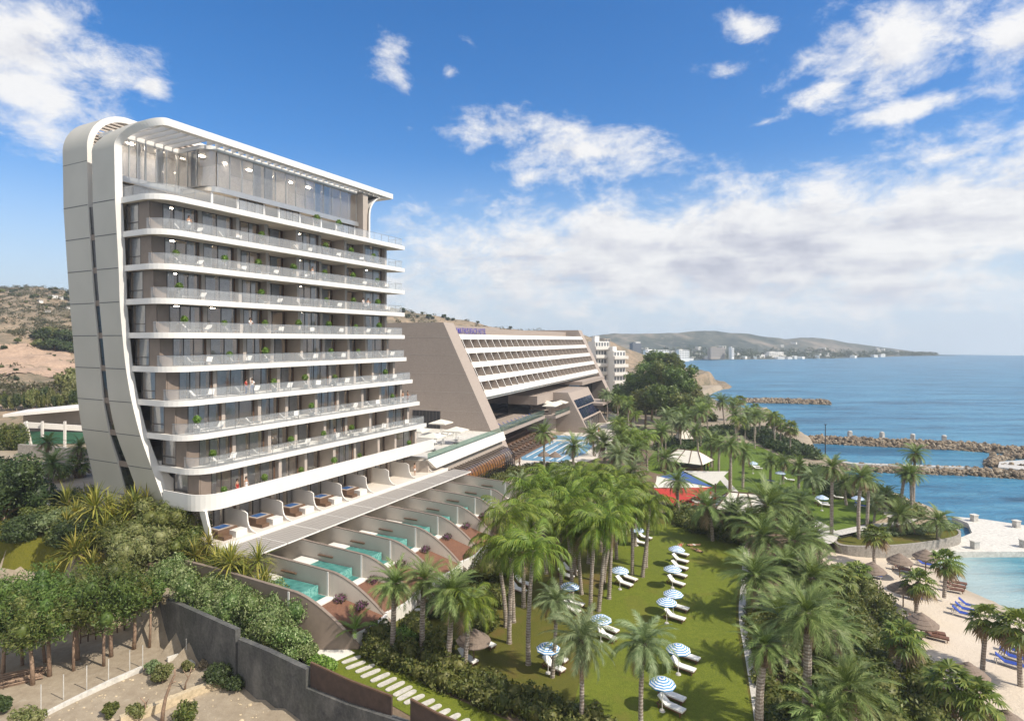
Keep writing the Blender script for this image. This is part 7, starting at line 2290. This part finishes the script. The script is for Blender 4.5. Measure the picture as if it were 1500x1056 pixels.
def wire_fence():
    L = []
    for i, (px, py) in enumerate([(60, 1040), (93, 1024), (127, 1010), (159, 1000), (190, 986), (209, 948 + 30), (273, 958)]):
        p = on_ground(px, py); o = empty('fence_post', p, label='x', cat='fence post', group='thin pale fence posts')
        m = MB(); m.tube([(0, 0, -.2), (0, 0, 1.75)], .035, 6); m.build('post_body', M['concrete_pale'], o)
        m = MB(); m.lathe([(.045, 1.74), (.045, 1.79), (.001, 1.80)], 6); m.build('cap', M['concrete'], o); L.append(o)
    ordinals(L, '{o} thin pale fence post on the dirt lot kerb')
wire_fence()
o = empty('woodpile', on_ground(30, 995), R(30), 'pile of cut branches between the left pines', 'woodpile')
m = MB(); rng = random.Random(3)
for i in range(34): 
    y = rng.uniform(-.9, .9); z = rng.uniform(.05, .7) * (1 - abs(y)); m.tube([(-1.3 + rng.uniform(-.3, .3), y + rng.uniform(-.2, .2), z + .05), (1.3 + rng.uniform(-.3, .3), y, z + .06)], .05, 5)
m.build('cut_branches', M['bark'], o)
bs = []
for i, (px, py, r, mat) in enumerate([(238, 985, 18, 'leaf_olive'), (225, 975, 12, 'leaf_grey'), (162, 1040, 11, 'leaf_hedge'), (198, 1040, 16, 'leaf_olive'), (275, 975, 9, 'leaf_olive'), (272, 1045, 20, 'leaf_hedge'), (318, 985, 24, 'leaf_dark'), (345, 1000, 16, 'leaf_dark'), (40, 1052, 24, 'leaf_olive'), (2, 1030, 16, 'leaf_dark'), (450, 1010, 14, 'leaf_olive'), (300, 955, 10, 'leaf_dry')]):
    p = on_ground(px, py + r * .8); rr = r * p.y / F
    o = thing_foliage('bush', p, blobs_round(rr, rr * .8, 6, 700 + i, .9), 1300, .10, mat, 'x', 'bush', 'bushes on the dirt lot', core=.55)
    m = MB(); m.tube([(0, 0, -.2), (.05, 0, rr * .6)], [.08, .05], 6); m.build('stem', M['bark'], o); bs.append(o)
ordinals(bs, '{o} scrubby bush on the dirt lot and along its walls')
def bare(px, py, pts, r, label):
    o = empty('dead_tree', on_ground(px, py), label=label, cat='dead tree')
    m = MB()
    for i, P in enumerate(pts): m.tube(P, [r * (1.1 - .7 * j / (len(P) - 1)) * (1 if i == 0 else .55) for j in range(len(P))], 7)
    m.build('trunk', M['bark'], o, True)
bare(237, 1056, [[(0, 0, -.2), (.1, 0, .8), (.25, 0, 1.6), (.6, 0, 2.6), (.9, 0, 3.2), (.88, 0, 3.6)], [(.6, 0, 2.6), (.95, .1, 2.7)]], .13, 'leaning bare dead trunk at the bottom of dirt lot')
bare(270, 1010, [[(0, 0, -.2), (.1, 0, .5), (.4, 0, 1.1), (.5, .1, 1.7)], [(.3, 0, .9), (-.1, 0, 1.5)], [(.45, 0, 1.3), (.9, 0, 1.6)]], .07, 'small twisted bare tree near the rubble wall')
bare(212, 1050, [[(0, 0, -.2), (.05, 0, 1.0), (-.3, 0, 1.35)], [(.05, 0, .9), (.3, 0, 1.3)]], .08, 'short grey stump at the bottom of dirt lot')
# loose stones on the dirt lot
def stones_stuff():
    rng = random.Random(8); m = MB()
    ico = bmesh.new(); bmesh.ops.create_icosphere(ico, subdivisions=1, radius=1); iv = [v.co.copy() for v in ico.verts]; jf = [tuple(v.index for v in f.verts) for f in ico.faces]; ico.free()
    for i in range(420):
        px, py = rng.uniform(60, 470), rng.uniform(955, 1075)
        p = at(px, py, 2.0)
        if not bool(inpoly(p.x, p.y, lot_poly)) or py < 1060 - (px - 40) * .45: continue
        r = rng.uniform(.03, .10) * (2 if rng.random() < .08 else 1); z = zg(p.x, p.y)
        m.add([(p.x + v.x * r * rng.uniform(.8, 1.3), p.y + v.y * r, z + v.z * r * .7) for v in iv], jf)
    tag(m.build('loose_stones', M['stone_wall']), kind='stuff', label='loose pale stones on the dirt lot', cat='stones')
stones_stuff()
# ------------------------------------------------------------------ far things: hillside trees, apartment block, coastal town
def hill_at(px, py):
    """where the sight line of a pixel meets the hillside"""
    for Y in np.arange(122, 440, 2.0):
        z = EYE - (py - HZ) / F * Y
        if float(hillz(np.array([px]), np.array([Y]))[0]) >= z: return Vector(((px - CX) / F * Y, Y, float(hillz(np.array([px]), np.array([Y]))[0])))
    return None
ht = []
HTM = [foliage('crown', blobs_round(1.0, .95, 6, 900 + i, .85), 700, .16, 900 + i, m_, .62) for i, m_ in enumerate(['leaf_dark', 'leaf_hedge', 'leaf_dark', 'leaf_olive'])]
def hill_tree(px, py, r, k, L, name='hill_tree', sz=1.0):
    p = hill_at(px, py)
    if p is None: return
    rr = r * p.y / F
    o = empty(name, p - Vector((0, 0, .2 * rr)), px * 1.3, 'x', 'tree', None)
    c = link('crown', HTM[k % 4], o); c.scale = (rr, rr, rr * sz)
    m = MB(); m.tube([(0, 0, -.3), (0, 0, rr * .8)], [.12 * rr, .07 * rr], 5); m.build('trunk', M['bark'], o)
    L.append(o); return o
L = []
for px, py, r in [(62, 490, 13), (75, 486, 15), (90, 488, 16), (102, 492, 14), (80, 500, 14), (96, 504, 12), (68, 504, 11), (106, 508, 10), (55, 500, 9)]: hill_tree(px, py + r, r, px, L)
for o in L: o['group'] = 'dark trees on the left hillside'
ordinals(L, '{o} dark tree in the clump on left hillside')
L = []
for px, py, r in [(100, 560, 16), (110, 548, 12), (104, 580, 14), (92, 590, 12), (112, 600, 12)]: hill_tree(px, py + r, r, 3, L, sz=1.3)
for o in L: o['group'] = 'olive trees beside the tower'
ordinals(L, '{o} olive coloured tree just left of tower on the hill')
L = []
rg2 = random.Random(31)
for i in range(17): hill_tree(-4 + i * 7 + rg2.uniform(-2, 2), 604 + rg2.uniform(-4, 3), rg2.uniform(5, 8), i, L, 'cypress_tree', 2.8)
for o in L: o['group'] = 'cypress row'
ordinals(L, 'narrow cypress in the row behind the white pavilion, {o}')
L = []
for i in range(40): hill_tree(rg2.uniform(-10, 110), rg2.uniform(424, 452), rg2.uniform(1.8, 4.2), rg2.randint(0, 3), L, 'scrub_tree')
for i in range(10): hill_tree(rg2.uniform(0, 105), rg2.uniform(455, 560), rg2.uniform(2.5, 5), rg2.randint(0, 3), L, 'scrub_tree')
for o in L: o['group'] = 'scrub trees on the left hill'
ordinals(L, 'small scrub tree high on the left hill, {o}')
L = []
for px, py, r in [(590, 453, 5), (598, 462, 4), (612, 463, 3), (628, 462, 5), (634, 466, 3), (650, 463, 4), (656, 466, 4), (664, 467, 3), (700, 472, 3), (712, 474, 2.5), (728, 475, 3), (735, 474, 4), (748, 479, 3), (618, 458, 2.5), (604, 457, 2.5)]: hill_tree(px, py + r, r, int(px), L, 'scrub_tree')
for o in L: o['group'] = 'scrub trees behind the old hotel'
ordinals(L, 'small scrub bush on the ridge behind the old hotel, {o}')
pa, pb = hill_at(60, 556), hill_at(60, 500)
EA, EB = pa.y, pb.y
def bare_earth():
    pxr = np.linspace(-60, 125, 70); Yr = np.linspace(EA - 6, EB + 6, 60)
    PXg, Yg = np.meshgrid(pxr, Yr); X = (PXg - CX) / F * Yg
    n = pnoise(X, Yg, 44, 4, .06)
    d = np.minimum(Yg - EA, EB - Yg) / 8 + n * 3.2
    Z = hillz(PXg, Yg) + .25 + pnoise(X, Yg, 45, 4, .15) * .5
    k = d > 0; keep = k[:-1, :-1] & k[1:, 1:] & k[:-1, 1:] & k[1:, :-1]
    tag(link('bare_earth', grid_mesh('bare_earth', X, Yg, Z, M['pale_earth'], keep)), kind='structure')
plain('pale_earth', (.36, .255, .185), .95, .28, .12, .6, 1.2, fine=.7)
bare_earth()
# ground scrub on the hill: nobody could count it
leafmat('leaf_scrub', [(.05, .055, .025), (.08, .08, .035), (.12, .105, .055)])
def scrub():
    rng = np.random.RandomState(4); bl = []
    for _ in range(2600):
        px = rng.uniform(-60, 120) if rng.rand() < .6 else rng.uniform(575, 860); Y = rng.uniform(150, 425)
        if px < 125 and EA - 5 < Y < EB and rng.rand() < .93: continue
        z = float(hillz(np.array([px]), np.array([Y]))[0]); r = rng.uniform(.5, 1.7)
        bl.append(((px - CX) / F * Y, Y, z + r * .3, r * 1.2, r * 1.2, r * .7))
    V, Q = leaf_cloud(bl, 60000, .42, 4)
    tag(link('scrub', np_mesh('scrub', V, Q, M['leaf_scrub'])), kind='stuff', label='low olive scrub covering the dry hillside', cat='scrub')
scrub()
L = []
for i, (px, py, w, h) in enumerate([(78, 436, 5, 2.4), (92, 440, 4, 2.2), (104, 446, 5, 2.6), (70, 458, 6, 2.4), (100, 452, 4, 2.0), (58, 442, 4, 2)]):
    p = hill_at(px, py)
    if p is None: continue
    s = p.y / F
    o = empty('hill_house', p, .2 * i, 'x', 'house', 'small white houses on the left hill')
    m = MB(); m.box(-w * s * .6, w * s * .6, -2.2, 2.2, -1, h * s); m.build('wall', M['far_white'], o)
    m = MB(); m.box(-w * s * .66, w * s * .66, -2.5, 2.5, h * s + .005, h * s + .35); m.build('roof', M['far_tan'], o)
    for x in (-.3, .2): m = MB(); m.box(w * s * x, w * s * (x + .2), -2.25, -2.205, h * s * .35, h * s * .75); m.build('window', M['far_dark'], o)
    L.append(o)
ordinals(L, '{o} tiny white house high on the left hill')
def block(px0, px1, pyt, pyb, Y, mat, name, label, cat='building', floors=4, cols=6, depth=14, balc=False, roof=True):
    a = atY(px0, pyb, Y); b = atY(px1, pyb, Y); zt = atY(px0, pyt, Y).z
    o = empty(name, (a.x, a.y, a.z), label=label, cat=cat)
    o.rotation_euler = (0, 0, .38); depth *= .45
    w = (b.x - a.x) * .86; h = zt - a.z
    m = MB(); m.box(0, w, 0, depth, -3, h); m.build('wall', M[mat], o)
    if roof: m = MB(); m.box(w * .12, w * .45, depth * .3, depth * .7, h + .004, h + h * .09); m.build('roof_house', M[mat], o)
    fh = h / floors
    k = 0
    for f in range(floors):
        if balc:
            m = MB(); m.box(-.5, w + .5, -1.7, -.002, f * fh + fh * .02, f * fh + fh * .38); m.build('balcony', M['white'], o)
        for c in range(cols):
            if k >= 98: break
            x0 = w * (c + .2) / cols; x1 = w * (c + .8) / cols
            m = MB(); m.box(x0, x1, -.06, -.003, f * fh + fh * .42, f * fh + fh * .85); m.build('window', M['far_dark'], o); k += 1
    return o
block(872, 899, 500, 586, 262, 'far_white', 'apartment_block', 'white apartment block with stacked balconies behind old hotel', floors=7, cols=5, balc=True)
block(899, 922, 514, 586, 258, 'far_white', 'apartment_block', 'white stepped apartment block, right half with wide balconies', floors=6, cols=4, balc=True)
block(886, 897, 496, 503, 268, 'far_tan', 'roof_pavilion', 'brown rooftop room on the white apartment block', floors=1, cols=2)
block(927, 944, 503, 522, 640, 'far_dark', 'office_tower', 'dark grey office block beyond the apartments', floors=5, cols=4)
block(946, 994, 513, 524, 760, 'far_white', 'seaside_hotel', 'long low white hotel on the far shore', floors=3, cols=9)
block(995, 1016, 513, 526, 700, 'far_white', 'seaside_hotel', 'white hotel with a bright right end on far shore', floors=4, cols=4)
block(1041, 1072, 509.5, 523, 840, 'far_tan', 'seaside_hotel', 'large tan slab hotel on the far shore', floors=6, cols=8)
block(1072, 1077, 509, 523, 838, 'far_white', 'end_tower', 'bright white end tower of the tan slab hotel', floors=5, cols=1)
block(1127, 1159, 515.5, 522, 905, 'far_white', 'seaside_hotel', 'wide low white hotel farther along the coast', floors=3, cols=8)
TL_ = []
rg3 = random.Random(9)
hm = MB(); hm.box(-.5, .5, -.5, .5, -.5, 1); HME = hm.mesh('wall', M['far_white'])
for i in range(70):
    px = rg3.uniform(930, 1330); s = rg3.uniform(.0, .28) if i < 52 else rg3.uniform(.3, .62)
    x, y, z = [float(v[0]) for v in mtz(np.array([px]), np.array([s]))]
    if z < .3: z = .8
    o = empty('coastal_house', (x, y, z), rg3.uniform(0, 3), 'small pale house of the distant coastal town', 'house', 'houses of the coastal town')
    c = link('wall', HME, o); c.scale = (rg3.uniform(4, 11), rg3.uniform(4, 9), rg3.uniform(2.2, 4.5)); TL_.append(o)
# trees along the far shore: a far-off belt that reads as one mass
def far_belt():
    rng = np.random.RandomState(6); bl = []
    for _ in range(900):
        px = rng.uniform(925, 1372); s = rng.uniform(.035, .42)
        x, y, z = [float(v[0]) for v in mtz(np.array([px]), np.array([s]))]
        r = rng.uniform(1.5, 4.2)
        bl.append((x, y, max(z, .5) + r * .5, r * 1.5, r * 1.5, r))
    V, Q = leaf_cloud(bl, 16000, 1.4, 6)
    tag(link('treeline', np_mesh('treeline', V, Q, M['leaf_dark'])), kind='stuff', label='dark belt of trees along the far shore', cat='trees')
far_belt()
# the air: one closed box of thin even haze
def haze():
    m = MB(); m.box(-1500, 1500, -60, 1500, -4.0, 130)
    t = NT('haze'); v = t.n('VolumePrincipled', Density=.00036)
    v.inputs['Color'].default_value = (.80, .88, 1.0, 1); v.inputs['Anisotropy'].default_value = .2
    t.l(v.outputs[0], t.out.inputs['Volume'])
    o = m.build('haze', t.mat); tag(o, kind='stuff', label='thin pale sea haze over the whole bay', cat='haze')
if True: haze()
